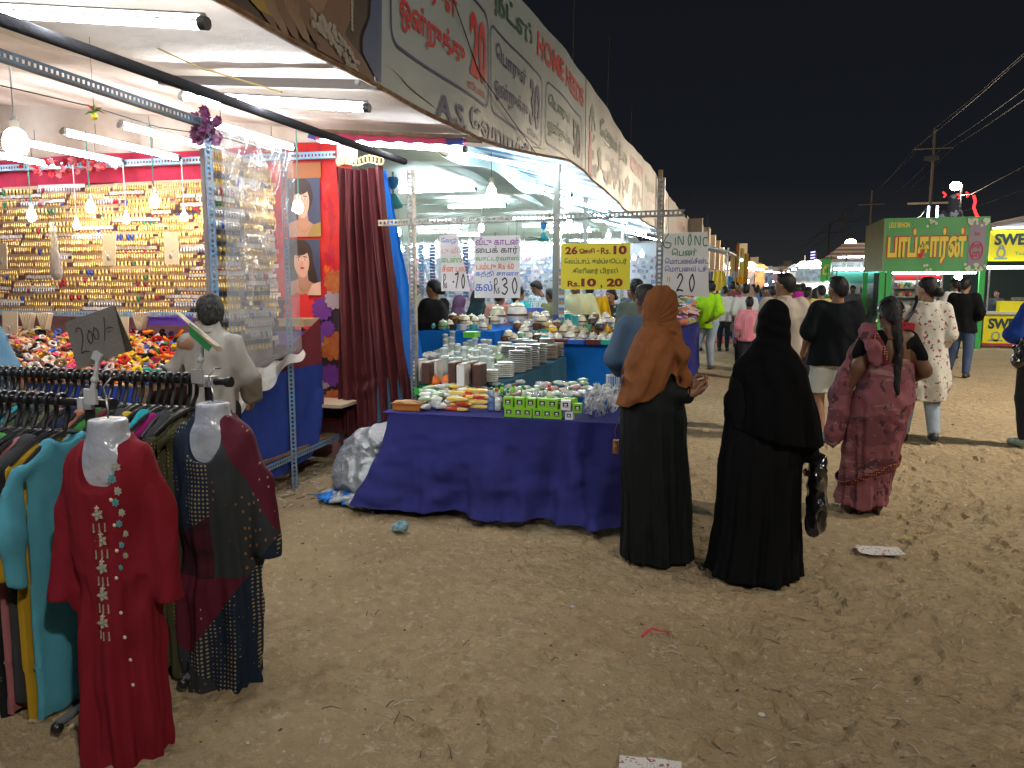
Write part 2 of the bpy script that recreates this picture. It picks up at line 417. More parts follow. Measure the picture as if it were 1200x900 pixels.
# ================================================================ GROUND
def ground():
    def axis(lo, a, b, hi, d, g=1.13):
        v = list(np.arange(a, b, d)); s = d; x = v[-1]
        while x < hi: s = min(s * g, 60); x += s; v.append(x)
        s = d; x = v[0]; w = []
        while x > lo: s = min(s * g, 60); x -= s; w.append(x)
        return np.array(w[::-1] + v)
    xs = axis(-400, -2.4, 2.9, 400, .0185); ys = axis(-60, 1.9, 6.8, 900, .0185, 1.055)
    Xg, Yg = np.meshgrid(xs, ys, indexing='ij'); P = np.stack([Xg, Yg, Xg * 0], -1)
    near = np.clip(1.25 - np.hypot(Xg, Yg - 3) / 28, 0, 1)
    z = .010 * fbm(P, .9, 3, 1) + .006 * fbm(P, 3.3, 3, 5)
    w = np.stack([fbm(P, 2.2, 2, 21), fbm(P, 2.2, 2, 22), Xg * 0], -1)
    rid = 1 - np.abs(vn(P + w * .22, 5.5, 31)) * 2
    z += .005 * np.clip(rid, 0, 1) ** 2 + .013 * fbm(P + w * .1, 8.5, 4, 40) + .008 * (.5 - np.abs(vn(P + w * .25, 16, 44)))
    # footprints: a pressed sole with a pushed-up rim, many overlapping
    rs = np.random.default_rng(3)
    for k in range(1200):
        cx, cy = rs.uniform(-2.5, 3.4), rs.uniform(1.9, 8.6); a = rs.normal(0, .7) + (math.pi if rs.random() < .4 else 0); L = rs.uniform(.10, .14); B = L * .38; dp = rs.uniform(.005, .0125)
        i0, i1 = np.searchsorted(xs, (cx - .24, cx + .24)); j0, j1 = np.searchsorted(ys, (cy - .24, cy + .24))
        if i1 - i0 < 3 or j1 - j0 < 3: continue
        dx = Xg[i0:i1, j0:j1] - cx; dy = Yg[i0:i1, j0:j1] - cy
        u = dx * math.cos(a) - dy * math.sin(a); v = dx * math.sin(a) + dy * math.cos(a)
        e = np.hypot(u / (B * (1 - .25 * np.cos(v / L * 2.6 + .6))), v / L)
        st = np.clip((1.05 - e) / .18, 0, 1); st = st * st * (3 - 2 * st)
        rim = 1.35 * np.exp(-((e - 1.14) / .11) ** 2)
        tread = .22 * np.sin(v * 2 * math.pi / .024) if L > .115 else 0
        z[i0:i1, j0:j1] = z[i0:i1, j0:j1] * (1 - .8 * st) - dp * st * (1 + tread) + dp * .62 * rim
    z *= near
    z -= .02
    P[..., 2] = z; m = MB(); m.grid(P)
    M = mat('sand', (.36, .27, .175), .95, spec=.15); nt = M.node_tree; b = nt.nodes['Principled BSDF']; N = nt.nodes.new; tc = N('ShaderNodeTexCoord')
    def noise(s, det=6, rough=.6):
        n = N('ShaderNodeTexNoise'); n.inputs['Scale'].default_value = s; n.inputs['Detail'].default_value = det; n.inputs['Roughness'].default_value = rough; _link(nt, tc.outputs['Object'], n.inputs[0]); return n.outputs[0]
    def ramp(o, a, b_, inv=False):
        r = N('ShaderNodeMapRange'); r.inputs[1].default_value = a; r.inputs[2].default_value = b_; _link(nt, o, r.inputs[0]); return r.outputs[0]
    def mix(f, a, b_):
        x = N('ShaderNodeMixRGB'); _link(nt, f, x.inputs[0])
        for i, c in ((1, a), (2, b_)):
            if isinstance(c, tuple): x.inputs[i].default_value = (*c, 1)
            else: _link(nt, c, x.inputs[i])
        return x.outputs[0]
    c = mix(ramp(noise(.55), .4, .62), (.47, .355, .205), (.35, .26, .15))
    c = mix(ramp(noise(3.2), .5, .72), c, (.48, .37, .22))
    c = mix(ramp(noise(13, 6, .7), .48, .60), c, (.38, .285, .165)); c = mix(ramp(noise(23, 5, .7), .56, .66), c, (.55, .44, .30)); c = mix(ramp(noise(90, 3, .75), .60, .76), c, (.60, .49, .34))  # random mottling, put into the colour to make up for weak relief shading
    c = mix(ramp(noise(60, 4, .8), .62, .74), c, (.15, .105, .065))
    _link(nt, c, b.inputs['Base Color'])
    bp = N('ShaderNodeBump'); bp.inputs['Strength'].default_value = .95; bp.inputs['Distance'].default_value = .017; _link(nt, noise(48, 8, .68), bp.inputs['Height']); b2_ = N('ShaderNodeBump'); b2_.inputs['Strength'].default_value = .9; b2_.inputs['Distance'].default_value = .07; _link(nt, noise(15, 5, .55), b2_.inputs['Height']); _link(nt, b2_.outputs[0], bp.inputs['Normal']); _link(nt, bp.outputs[0], b.inputs['Normal'])
    g = struct('ground', m, M); g['label'] = 'trampled brown sandy ground of the lane'
    return xs, ys, z
GX, GY, GZ = ground()
def gz(x, y):
    i = min(max(np.searchsorted(GX, x), 0), len(GX) - 1); j = min(max(np.searchsorted(GY, y), 0), len(GY) - 1); return float(GZ[i, j])

# ================================================================ SHARED MATERIALS AND BUILDERS
M_TUBE = emis('lit_tube', (.86, .93, 1.0), TUBE)
M_TUBEF = emis('lit_tube_far', (.78, .95, 1.0), TUBE * 1.15); M_TUBEI = emis('lit_tube_inner', (.93, .94, 1.0), TUBE * .5)
M_BULB = emis('lit_warm_bulb', (1.0, .74, .42), BULB)
M_BULBW = emis('lit_white_bulb', (.86, 1.0, .93), BULB * .45)
M_WHITEP = mat('white_plastic', (.72, .71, .68), .4)
M_BLACKP = mat('black_plastic', (.012, .012, .013), .32, spec=.5)
M_DARKMET = mat('dark_painted_steel', (.06, .06, .065), .5, .4)
M_STEEL = mat('galvanised_steel', (.33, .34, .33), .45, .8, bump=(60, .2), var=(20, (.16, .13, .10), .8))
M_BLUEST = mat('blue_painted_steel', (.10, .23, .38), .5, .1, var=(14, (.22, .2, .18), .7))
M_WOOD = mat('bare_wood', (.20, .12, .07), .8, var=(12, (.10, .06, .04), .8), bump=(80, .4))
M_WIRE = mat('black_wire', (.02, .02, .02), .6)
M_WHITE = mat('white_paper', (.74, .73, .70), .8)
M_BLUECL = cloth('blue_table_cloth', (.028, .02, .16))

def tube_light(a, b, name='fluorescent_tube_light', label='', group=None, proto=False, rmat=None, far=False, hang=None, r=.0145):
    """tube light from a to b: lit tube, white batten above it, black end caps"""
    a = np.array(a, float); b = np.array(b, float); d = (b - a) / np.linalg.norm(b - a); mid = (a + b) / 2
    t = thing(name, label, 'tube light', tuple(mid), 0, group)
    part('lamp_tube', MB().tube([a + d * .02, b - d * .02], r, 8 if far else 12), rmat or M_TUBE, t)
    if not far:
        bt = MB(); bt.tube([a + (0, 0, .034), b + (0, 0, .034)], .016, 4, flat=(1, .7)); part('batten', bt, mat('batten_enamel', (.30, .29, .28), .5), t, smooth=False)
        for p, s in ((a, 1), (b, -1)):
            e = MB(); e.tube([p - d * .010 * s + (0, 0, .008), p + d * .022 * s + (0, 0, .008)], .024, 10); part('end_cap', e, M_DARKMET if s < 0 else M_WHITEP, t)
    if hang:
        for k in (.25, .75):
            p = a + (b - a) * k; part('hanging_wire', MB().tube([p + (0, 0, .02), p + (0, 0, hang)], .003, 4), M_WIRE, t)
    return t
def slotted(p0, p1, w=.038, face=(0, -1, 0), th=.003, pitch=.032, mb=None):
    """steel angle with real slots along it: two flanges, the one facing `face` pierced"""
    mb = mb or MB(); p0 = np.array(p0, float); p1 = np.array(p1, float); L = np.linalg.norm(p1 - p0); d = (p1 - p0) / L
    n = np.array(face, float); n -= d * (n @ d); n /= np.linalg.norm(n); s = np.cross(d, n)
    def bar(o, l0, l1, w0, w1, t0, t1):
        pts = [p0 + d * l + s * ww + n * t for l in (l0, l1) for ww in (w0, w1) for t in (t0, t1)]
        mb.add(pts, [(0, 1, 3, 2), (4, 6, 7, 5), (0, 4, 5, 1), (2, 3, 7, 6), (0, 2, 6, 4), (1, 5, 7, 3)])
    hw = w / 2
    bar(0, 0, L, -hw, -hw + w * .3, 0, th); bar(0, 0, L, hw - w * .3, hw, 0, th)
    k = 0.0
    while k < L - pitch * .3: bar(0, k, min(k + pitch * .45, L), -hw + w * .3, hw - w * .3, 0, th); k += pitch
    bar(0, 0, L, hw - th, hw + .0005, -w * .8, -.0005)
    return mb
def plane_map(org, ux, uy, n):
    org, ux, uy, n = (np.asarray(q, float) for q in (org, ux, uy, n))
    return lambda p: (org + p[:, :1] * ux + p[:, 1:2] * uy, n)
def drape(P, amp, seed, fr=(3, 3, 3)):
    return amp * fbm(P, fr, 3, seed)

# ================================================================ STALL 1 : JEWELLERY STALL (its roof, posts, beams)
FX = -1.85
stall1 = thing('jewellery_stall', 'jewellery stall with a white cloth roof and blue slotted posts behind the clothes racks', 'stall', (-3.2, 4.4, 0))
def roof_z(x, y):
    base = 2.60 + (FX - x) * .085
    return base + np.where(x < -3.2, np.minimum((-3.2 - x) * .04, .12), 0) - .0 * y
def roof1():
    xs = np.linspace(-9, FX - .004, 120); ys = np.linspace(-1.6, 6.28, 120)
    Xg, Yg = np.meshgrid(xs, ys, indexing='ij'); Z = roof_z(Xg, Yg)
    sag = np.abs(np.sin((Yg - 2.6) / 1.55 * math.pi)) * .06
    P = np.stack([Xg, Yg, Z + .07 - sag * (Xg > -3.6) + .03], -1)
    P[..., 2] += .030 * fbm(P, (1.2, 2.5, 1), 3, 50) + .010 * fbm(P, (6, 2, 1), 2, 51)
    m = MB(); m.sheet(P, .004)
    M = mat('roof_sheet_white', (.62, .545, .48), .8, bump=(14, .3, .02), var=(1.3, (.36, .27, .20), .85))
    part('roof_cloth', m, M, stall1)
roof1()
for y in (0.55, 2.6, 4.04, 5.78):
    m = MB(); m.box((-2.56, y, 2.66 if y < 5 else 2.675), (1.40, .045, .05), (0, R(4.9), 0)); part('roof_batten', m, M_WOOD if y > 5 else mat('grey_batten', (.17, .14, .125), .7, bump=(50, .3)), stall1)
    m = MB(); m.tube([(-1.99, y - .026, 2.62), (-1.99, y - .032, 2.62)], .014, 10); part('bolt', m, M_STEEL, stall1)
m = MB(); m.tube([(-2.6, -1.2, 2.56), (-2.6, 2.4, 2.50), (-2.6, 4.7, 2.505), (-2.62, 6.1, 2.53)], (.026), 10); part('roof_beam', m, mat('dark_wrapped_pole', (.022, .021, .023), .95, spec=.05, bump=(40, .6)), stall1)
part('slotted_beam', slotted((-3.2, -1.2, 2.66), (-3.2, 4.37, 2.535), .05, (1, 0, 0)), mat('dark_slotted_steel', (.035, .04, .048), .7, .1, var=(16, (.03, .07, .10), .6)), stall1, smooth=False)
for (x, y, z1) in ((-3.2, 4.37, 2.55), (-3.2, 5.23, 2.54)):
    part('post', slotted((x, y, -.03), (x, y, z1), .045, (.75, -.66, 0)), M_BLUEST, stall1, smooth=False)
part('slotted_beam', slotted((-3.2, 4.4, 2.50), (-3.2, 5.23, 2.50), .035, (1, 0, 0)), M_STEEL, stall1, smooth=False)
part('cross_beam', slotted((-9, 6.02, 2.64), (-3.2, 6.02, 2.60), .055, (0, -1, 0)), mat('light_blue_steel', (.22, .40, .56), .5), stall1, smooth=False)
part('shelf_beam', slotted((-8.5, 6.0, 1.27), (-3.9, 6.0, 1.27), .05, (0, -1, 0)), mat('light_blue_steel'), stall1, smooth=False)
part('shelf_beam', slotted((-3.2, 4.7, .22), (-3.2, 5.95, .26), .045, (1, 0, 0)), M_BLUEST, stall1, smooth=False)
m = MB()
for k, (x0, x1) in enumerate(((-3.9, -3.62), (-3.6, -3.38), (-3.36, -3.22))): m = MB(); m.bb(x0, x1, 4.75, 5.98, .235 + .01 * k, .26 + .01 * k); part('shelf_plank', m, M_WOOD, stall1, smooth=False)
for k in range(5):
    m = MB(); m.box((-3.5 + .02 * k, 5.35 + .12 * k, .42 + .03 * (k % 2)), (.05, .05, .34), (.1 * (k % 3 - 1), .1, 0)); part('shelf_plank', m, M_WOOD, stall1, smooth=False)
m = MB(); m.bb(-3.75, -3.05, 5.72, 6.1, .54, .565); part('shelf_plank', m, mat('pale_board', (.45, .34, .24), .7), stall1, smooth=False)

m = MB(); U, V = np.meshgrid(np.linspace(-9, -3.1, 80), np.linspace(2.62, 3.5, 8), indexing='ij'); m.sheet(np.stack([U, 6.17 + .01 * np.sin(U * 9 + V * 6), V], -1), .003); part('roof_valance', m, mat('roof_sheet_white'), stall1)
# red and pink cloth band above the jewellery wall
m = MB(); u = np.linspace(-9, -3.25, 120); v = np.linspace(0, 1, 10); U, V = np.meshgrid(u, v, indexing='ij')
P = np.stack([U, 6.14 + .012 * np.sin(U * 22 + V * 2) * (1 - V * .3), 2.46 + V * .26 + .01 * np.sin(U * 3)], -1); m.sheet(P, .003)
tag(part('wall_cloth', m, cloth('crimson_cloth', (.42, .03, .07))), 'crimson cloth band hung above the wall of jewellery cards', 'cloth')
# back wall of the stall: mauve cloth behind the cards
m = MB(); U, V = np.meshgrid(np.linspace(-9.2, -3.3, 90), np.linspace(.0, 2.6, 30), indexing='ij'); P = np.stack([U, 6.22 + .01 * fbm(np.stack([U, V, U * 0], -1), 3, 2, 9), V], -1); m.sheet(P, .004)
tag(part('backing_cloth', m, cloth('mauve_cloth', (.33, .19, .20), var=(3, (.2, .1, .13), .8))), 'mauve backing cloth behind the rows of earring cards', 'cloth')

for i, (x0, x1, y) in enumerate(((-2.84, -1.87, 2.6), (-3.08, -1.92, 4.02), (-3.19, -1.97, 5.76), (-3.1, -1.9, .5))):
    z0 = {0: 2.60, 1: 2.60, 2: 2.66, 3: 2.59}[i]
    tube_light((x0 - (.25 if i == 0 else 0), y - .03, z0 + (.03 if i == 0 else .0)), (x1, y - .03, z0 - .13), label=['lit tube light under the roof edge at the top left corner', 'lit tube light on the grey batten beside the purple flower bunch', 'lit tube light under the pink cloth above the maroon curtain', 'lit tube light under the roof beside the camera'][i], group='tube lights across the stall roof')
for i, (x, y0, y1) in enumerate(((-5.37, 4.86, 6.0), (-4.73, 4.8, 5.94), (-4.14, 4.7, 5.75), (-3.50, 4.62, 5.75), (-6.1, 4.9, 6.05), (-7.0, 4.9, 6.05))):
    tube_light((x, y0, 2.63), (x + .08, y1, 2.61), label='lit tube light hanging lengthwise in the jewellery stall, ' + ['third from the blue post', 'second from the blue post', 'first beside the blue post', 'just behind the clear plastic sheet', 'fourth from the blue post', 'farthest from the blue post'][i], group='tube lights inside the jewellery stall', hang=.12, rmat=M_TUBEI)

# pink and blue cloth wrapped over the third batten
m = MB(); U, V = np.meshgrid(np.linspace(-3.25, -1.98, 50), np.linspace(-1, 1, 10), indexing='ij')
P = np.stack([U, 5.72 + V * .05, 2.72 - (U + 3.25) * .085 - (V * V) * .05 + .006 * np.sin(U * 40)], -1); m.sheet(P, .004)
tag(part('wrapped_cloth', m, spots('pink_blue_print', (.5, .06, .12), [('noise', (1.5, 2, 2), (.05, .06, .22), .52), ('noise', (5, 5, 5), (.5, .42, .1), .66)])), 'pink and blue printed cloth wrapped on the batten over the tube light', 'cloth')

# warm hanging bulbs with green cords
def bulb(x, y, z, label, drop, cord=(.05, .28, .22), big=1.0, m_=None, group='hanging bulbs in the jewellery stall'):
    t = thing('hanging_bulb', label, 'light bulb', (x, y, z), 0, group); s = big
    part('glass_bulb', MB().lathe((x, y, z), [(.002, -.044 * s), (.018 * s, -.04 * s), (.03 * s, -.02 * s), (.033 * s, 0), (.027 * s, .025 * s), (.015 * s, .045 * s)], 14), m_ or M_BULB, t)
    part('lamp_holder', MB().lathe((x, y, z), [(.015 * s, .045 * s), (.017 * s, .05 * s), (.017 * s, .085 * s), (.006 * s, .10 * s)], 10), M_WHITEP, t)
    part('cord', MB().tube([(x, y, z + .09 * s), (x, y, z + drop)], .0045, 6), mat('cord_%d' % int(cord[1] * 100), cord, .6), t)
    return t
for i, ((px, py), y) in enumerate(zip([(37, 253), (106, 243), (181, 236), (350, 243)], (5.1, 4.9, 4.8, 5.3))):
    p = onY(px, py, y); bulb(*p, ['lit bulb on a green cord nearest the far left edge', 'lit bulb on a green cord, second from the left', 'lit bulb on a green cord beside the blue post', 'lit bulb on a green cord in front of the portrait poster'][i], 2.66 - p[2])
for i, (px, py) in enumerate([(90, 264), (148, 257), (216, 254)]):
    p = onY(px, py, 5.9); bulb(*p, 'smaller glowing bulb among the jewellery cards, ' + ['in the left group', 'in the middle', 'near the post'][i], 2.6 - p[2], (.5, .5, .5), .85)
# big white globe lamp at the top left
p = onY(18, 162, 3.55)
t = thing('globe_lamp', 'large glowing white lamp hanging from the roof at the upper left', 'lamp', tuple(p))
part('lamp_globe', MB().lathe(p, [(.005, -.085), (.045, -.08), (.062, -.055), (.064, -.01), (.05, .03), (.028, .05)], 20), emis('lit_globe', (1, .86, .62), 26), t)
part('lamp_holder', MB().lathe(p, [(.028, .05), (.024, .055), (.024, .09), (.014, .095), (.014, .11)], 14), M_WHITEP, t)
part('cord', MB().tube([p + (0, 0, .11), (p[0], p[1], 2.78)], .005, 6), M_WHITEP, t)

# thread with lemon and chillies hanging under the roof
p = onY(110, 128, 3.3)
t = thing('lemon_chilli_charm', 'lemon and green chillies threaded on a string under the roof', 'charm', tuple(p))
part('lemon', MB().ball(p + (0, 0, -.035), (.016, .016, .018)), mat('lemon', (.75, .60, .04), .5), t)
for k in range(6):
    a = k * 1.1; q = p + (0, 0, -.015 + .01 * (k % 3)); e = q + np.array((math.cos(a) * .05, math.sin(a) * .05, .02 - .03 * (k % 2)))
    part('chilli', MB().tube([q, (q + e) / 2 + (0, 0, .008), e], [.006, .005, .001], 6), mat('chilli_red' if k in (1, 4) else 'chilli_green', (.35, .06, .02) if k in (1, 4) else (.05, .18, .03), .4), t)
part('thread', MB().tube([p + (0, 0, -.05), (p[0], p[1], 2.75)], .0015, 4), M_WIRE, t)
q0, q1 = onY(0, 100, 3.3), onX(245, 158, -3.2)
tag(part('string', MB().tube([q0, p + (0, 0, .01), (p + q1) / 2 - (0, 0, .02), q1], .003, 5), M_WIRE), 'thin dark string under the roof holding the lemon charm', 'string')
q0, q1 = onY(150, 40, 3.6), onX(330, 108, -1.95)
tag(part('string', MB().tube([q0, (q0 + q1) / 2 - (0, 0, .03), q1], .004, 5), mat('yellow_rope', (.35, .25, .08), .8)), 'yellow rope slung below the roof cloth near the front', 'rope')

# purple artificial flowers tied on the blue post, red ones over the jewellery wall
def flowers(c, n, rad, m_, label, name='flower_garland', sx=1, sy=.4, sz=.8, seed=1, fr=.03):
    t = thing(name, label, 'flowers', tuple(c)); rs = np.random.default_rng(seed)
    for k in range(n):
        d = rs.normal(0, 1, 3); d /= np.linalg.norm(d); q = np.array(c) + d * rad * rs.uniform(.4, 1) * (sx, sy, sz); b = MB()
        for j in range(6):
            a = j / 6 * 6.283 + rs.uniform(0, 1); e = np.array((math.cos(a), -.5, math.sin(a))) * fr; w = np.array((-math.sin(a), .2, math.cos(a))) * fr * .55
            b.add([q, q + e * .6 + w, q + e * 1.1 + (0, -.008, 0), q + e * .6 - w], [(0, 1, 2, 3), (0, 3, 2, 1)])
        b.ball(q + (0, -.005, 0), fr * .25, 6, 4); part('flower', b, m_[k % len(m_)], t)
    return t
flowers(onX(243, 150, -3.2), 34, .13, [mat('purple_petal', (.16, .03, .10), .7), mat('pale_purple_petal', (.3, .12, .22), .7)], 'bunch of purple artificial flowers tied to the top of the blue post', fr=.034)
flowers(onY(80, 196, 5.95), 40, .30, [mat('red_petal', (.5, .03, .04), .6), mat('pink_petal', (.65, .2, .22), .6)], 'string of red artificial flowers over the blue beam above the jewellery', sx=1.9, sz=.28, seed=4, fr=.035)

# ---------------------------------------------------------------- goods: rows of earring cards on the jewellery wall
GOLD = mat('gold_plate', (.78, .50, .13), .35, .45, var=(30, (.9, .68, .28), .8)); SILV = mat('silver_plate', (.55, .55, .56), .35, .5)
GOLD2 = mat('dull_gold', (.55, .32, .08), .4, .4); CARDW = mat('white_card', (.72, .66, .6), .7); CARDY = mat('yellow_card', (.70, .48, .06), .6); CARDK = mat('black_card', (.02, .02, .03), .5)
CARDG = mat('clear_card', (.52, .36, .20), .3, var=(6, (.36, .2, .14), .6)); GEM = [mat('gem_red', (.4, .02, .05), .2), mat('gem_blue', (.03, .08, .4), .2), mat('gem_green', (.02, .2, .08), .2)]
def strip(x, y, z, w, kind, seed, label, xm=None, group='strips of earrings on the jewellery wall'):
    """card strip with a row of hanging earrings: strip (thing) > card, earring row"""
    rs = np.random.default_rng(seed); t = thing('earring_strip', label, 'earrings', (x, y, z), 0, group)
    h = .066; c = MB(); pitch = {'gold': .026, 'big': .042, 'white': .034, 'silver': .03, 'black': .045}[kind]
    n = max(2, int(w / pitch)); e = MB(); P_ = pitch * 1.0
    if kind in ('white', 'black'):
        for i in range(n): c.box((x + (i + .5) * pitch, y, z - .012 + rs.normal(0, .0015)), (pitch * .86, .003, .03), (rs.normal(0, .08), 0, rs.normal(0, .1)))
    else: c.box((x + w / 2, y + .004, z), (w, .004, h * .5), (0, rs.normal(0, .004), 0))
    for i in range(n):
        q = (x + (i + .5) * pitch, y - .012, z - (.035 if kind in ('white', 'black') else .008) + rs.normal(0, .001)); a = pitch * .40; L = {'gold': .058, 'big': .066, 'white': .034, 'silver': .056, 'black': .036}[kind] * rs.uniform(.85, 1.1)
        mi = 1 if rs.random() < .12 else 0
        e.add([(q[0] - a * .4, q[1], q[2]), (q[0] + a * .4, q[1], q[2]), (q[0] + a, q[1] - .006, q[2] - L * .62), (q[0], q[1] - .002, q[2] - L), (q[0] - a, q[1] - .006, q[2] - L * .62), (q[0], q[1] - .012, q[2] - L * .45)], [(0, 5, 1), (1, 5, 2), (2, 5, 3), (3, 5, 4), (4, 5, 0)], mi)
    cm = {'gold': CARDG, 'big': CARDG, 'white': CARDW, 'silver': CARDW, 'black': CARDK}[kind]; em = {'gold': GOLD, 'big': GOLD, 'white': GOLD2, 'silver': SILV, 'black': CARDY}[kind]
    part('card', c, cm, t, smooth=False)
    o = part('earring_row', e, [em, GEM[seed % 3] if kind != 'gold' else GOLD2], t, smooth=False, stuff=True); return t
rs = np.random.default_rng(21); cnt = 0
KD = {'gold': 'gold drop earrings on a clear strip', 'big': 'large gold earrings on a long strip', 'white': 'small earrings pinned on white cards', 'silver': 'silver earrings on a pale strip', 'black': 'earrings on black cards with yellow tops'}
def pos_words(x, z):
    h = 'top rows' if z > 2.2 else 'upper middle rows' if z > 1.9 else 'lower middle rows' if z > 1.58 else 'bottom rows'
    s = 'far left end' if x < -6.2 else 'left of the globe lamp cord' if x < -5.6 else 'middle of the wall' if x < -4.9 else 'beside the blue post'
    return h + ', ' + s
zr = 2.44; row = 0
ORD = ['top', 'second', 'third', 'fourth', 'fifth', 'sixth', 'seventh', 'eighth', 'ninth', 'tenth', 'eleventh', 'twelfth', 'thirteenth', 'fourteenth', 'fifteenth', 'sixteenth', 'seventeenth', 'eighteenth', 'nineteenth', 'twentieth', 'twenty-first', 'lowest']
while zr > 1.32:
    x = -7.6 + rs.uniform(0, .1)
    while x < -3.86:
        w = rs.choice([.22, .32, .42, .55]); w = min(w, -3.80 - x)
        if x > -4.9: kind = rs.choice(['white', 'silver', 'black', 'gold', 'white', 'gold'], p=[.26, .14, .14, .22, .04, .2])
        else: kind = rs.choice(['gold', 'big', 'white', 'silver'], p=[.52, .28, .16, .04])
        if w > .1: strip(x, 6.12 - rs.uniform(0, .03), zr + rs.normal(0, .006), w - .012, kind, cnt, KD[kind].split(' on ')[0] + f' in the {ORD[min(row, 21)]} row of the wall, ' + pos_words(x, zr).split(', ')[1]); cnt += 1
        x += w
    zr -= rs.uniform(.056, .068); row += 1
# price cards and necklaces on stands hanging on the wall
def necklace(px, py, y, w, h, label, m_=None, tilt=0):
    p = onY(px, py, y); t = thing('necklace_card', label, 'necklace', tuple(p), tilt)
    part('card', MB().box(p, (w, .008, h), (R(-6), 0, tilt)), m_ or mat('cream_card', (.66, .55, .38), .7), t, smooth=False)
    a = np.linspace(-2.6, -.54, 14); arc = [p + (math.cos(q) * w * .26, -.014 - .0 * q, h * .12 + math.sin(q) * h * .32) for q in a]
    part('chain', MB().tube(arc, .0022, 5), SILV, t); part('pendant', MB().ball(p + (0, -.016, -h * .24), (.016, .006, .024), 8, 6), SILV, t); return t
necklace(2, 300, 4.9, .09, .2, 'cream necklace card at the far left of the stall', tilt=.2)
necklace(128, 293, 5.3, .125, .25, 'cream card with a silver necklace between the second and third bulb')
necklace(201, 291, 5.3, .105, .25, 'cream necklace card near the blue post, turned sideways', tilt=.5)
necklace(12, 378, 5.6, .17, .20, 'cream pleated card with a gold necklace above the hair bands'); necklace(145, 385, 5.6, .10, .20, 'pale yellow card standing behind the folded price card')
p = onY(64, 300, 5.2); sk = SDF(p - (.12, .1, .3), p + (.12, .1, .3), .008)
sk.cone(p + (0, 0, .2), p + (.01, 0, -.14), .025, .055, sc=(1, .5, 1)).cone(p + (0, 0, .2), p + (0, 0, .26), .02, .012); sk.wrinkle(lambda q: .006 * fbm(q, (40, 40, 12), 2, 5))
tag(part('packed_bangles', sk.mb(), mat('clear_plastic_grey', (.45, .42, .40), .25, alpha=.75)), 'clear plastic packet of dark bangles hanging in front of the jewellery', 'packet')
rs = np.random.default_rng(8)
for i, px in enumerate((33, 53, 165)):
    p = onY(px, 376, 5.75); t = thing('card_fan', 'fan of folded cream cards under the shelf beam, ' + ['leftmost', 'second from the left', 'behind the folded price card'][i], 'cards', tuple(p))
    for k in range(6):
        part('card', MB().box(p + ((k - 2.5) * .016, 0, 0), (.012, .06, .15), (0, (k - 2.5) * .13, 0)), mat('cream_card'), t, smooth=False)

# goods table with heaps of hair bands, trays
m = MB(); m.bb(-8.6, -3.9, 4.5, 6.15, .80, .84); m.bb(-8.6, -3.9, 4.5, 4.54, .0, .8)
gt = thing('display_table', 'long display table heaped with hair bands below the jewellery wall', 'table', (-6, 5.2, 0))
part('tabletop', m, M_WOOD, gt, smooth=False)
U, V = np.meshgrid(np.linspace(-8.6, -3.92, 90), np.linspace(0, 1, 14), indexing='ij'); P = np.stack([U, 4.46 + .012 * np.sin(U * 17) * (1 - V), .06 + V * .78], -1); m = MB(); m.sheet(P, .003)
tag(part('table_skirt', m, cloth('bright_blue_cloth', (.03, .07, .38))), 'bright blue cloth skirting the hair band table behind the hangers', 'cloth')
cols = {'yellow': (.75, .5, .03), 'orange': (.8, .2, .02), 'red': (.6, .03, .02), 'black': (.015, .015, .015), 'pink': (.75, .08, .16), 'peach': (.75, .42, .26), 'white': (.72, .68, .62), 'blue': (.04, .12, .45), 'green': (.03, .22, .06), 'tan': (.45, .3, .16), 'brown': (.14, .07, .04), 'purple': (.14, .05, .3)}
band = {}
for cn, c in cols.items():
    b = MB(); a = np.linspace(0, 2 * math.pi, 14, endpoint=False); b.tube([(math.cos(q) * .034, math.sin(q) * .034, .004 * math.sin(3 * q)) for q in a], [.014 + .003 * math.sin(5 * q) for q in a], 7, closed=True)
    band[cn] = b.mesh('hair_band', cloth('hair_' + cn, c, bump=(120, .6, .004)))
pal = lambda px: (['tan', 'brown', 'yellow', 'peach', 'black', 'white', 'blue', 'peach', 'white'] if px < 75 else ['pink', 'pink', 'yellow', 'peach', 'brown'] if px < 100 else ['black', 'orange', 'brown', 'white', 'yellow'] if px < 130 else ['yellow', 'orange', 'blue', 'red', 'green', 'black', 'orange', 'red', 'yellow', 'white'])
rs = np.random.default_rng(5); seen = {}
for k in range(295):
    x = rs.uniform(-6.4, -3.95); y = rs.uniform(4.55, 5.95); zt = .88 + (y - 4.55) * .14 + rs.uniform(0, .07)
    v = np.array((x, y, zt)) - CAM; px = 600 + FPX * (v @ _Rv) / (v @ _Fv); cn = rs.choice(pal(px))
    o = link('hair_band', band[cn]); o.location = (x, y, zt); o.rotation_euler = (rs.uniform(-.9, .9), rs.uniform(-.9, .9), rs.uniform(0, 6)); s = rs.uniform(.5, 1.05); o.scale = (s, s, s)
    tag(o, f'{cn} hair band heaped ' + ('at the front' if y < 5.0 else 'in the middle' if y < 5.5 else 'at the back') + ' of the jewellery table, ' + ('left' if x < -5.2 else 'right'), 'hair band', f'{cn} hair bands heaped on the jewellery table')
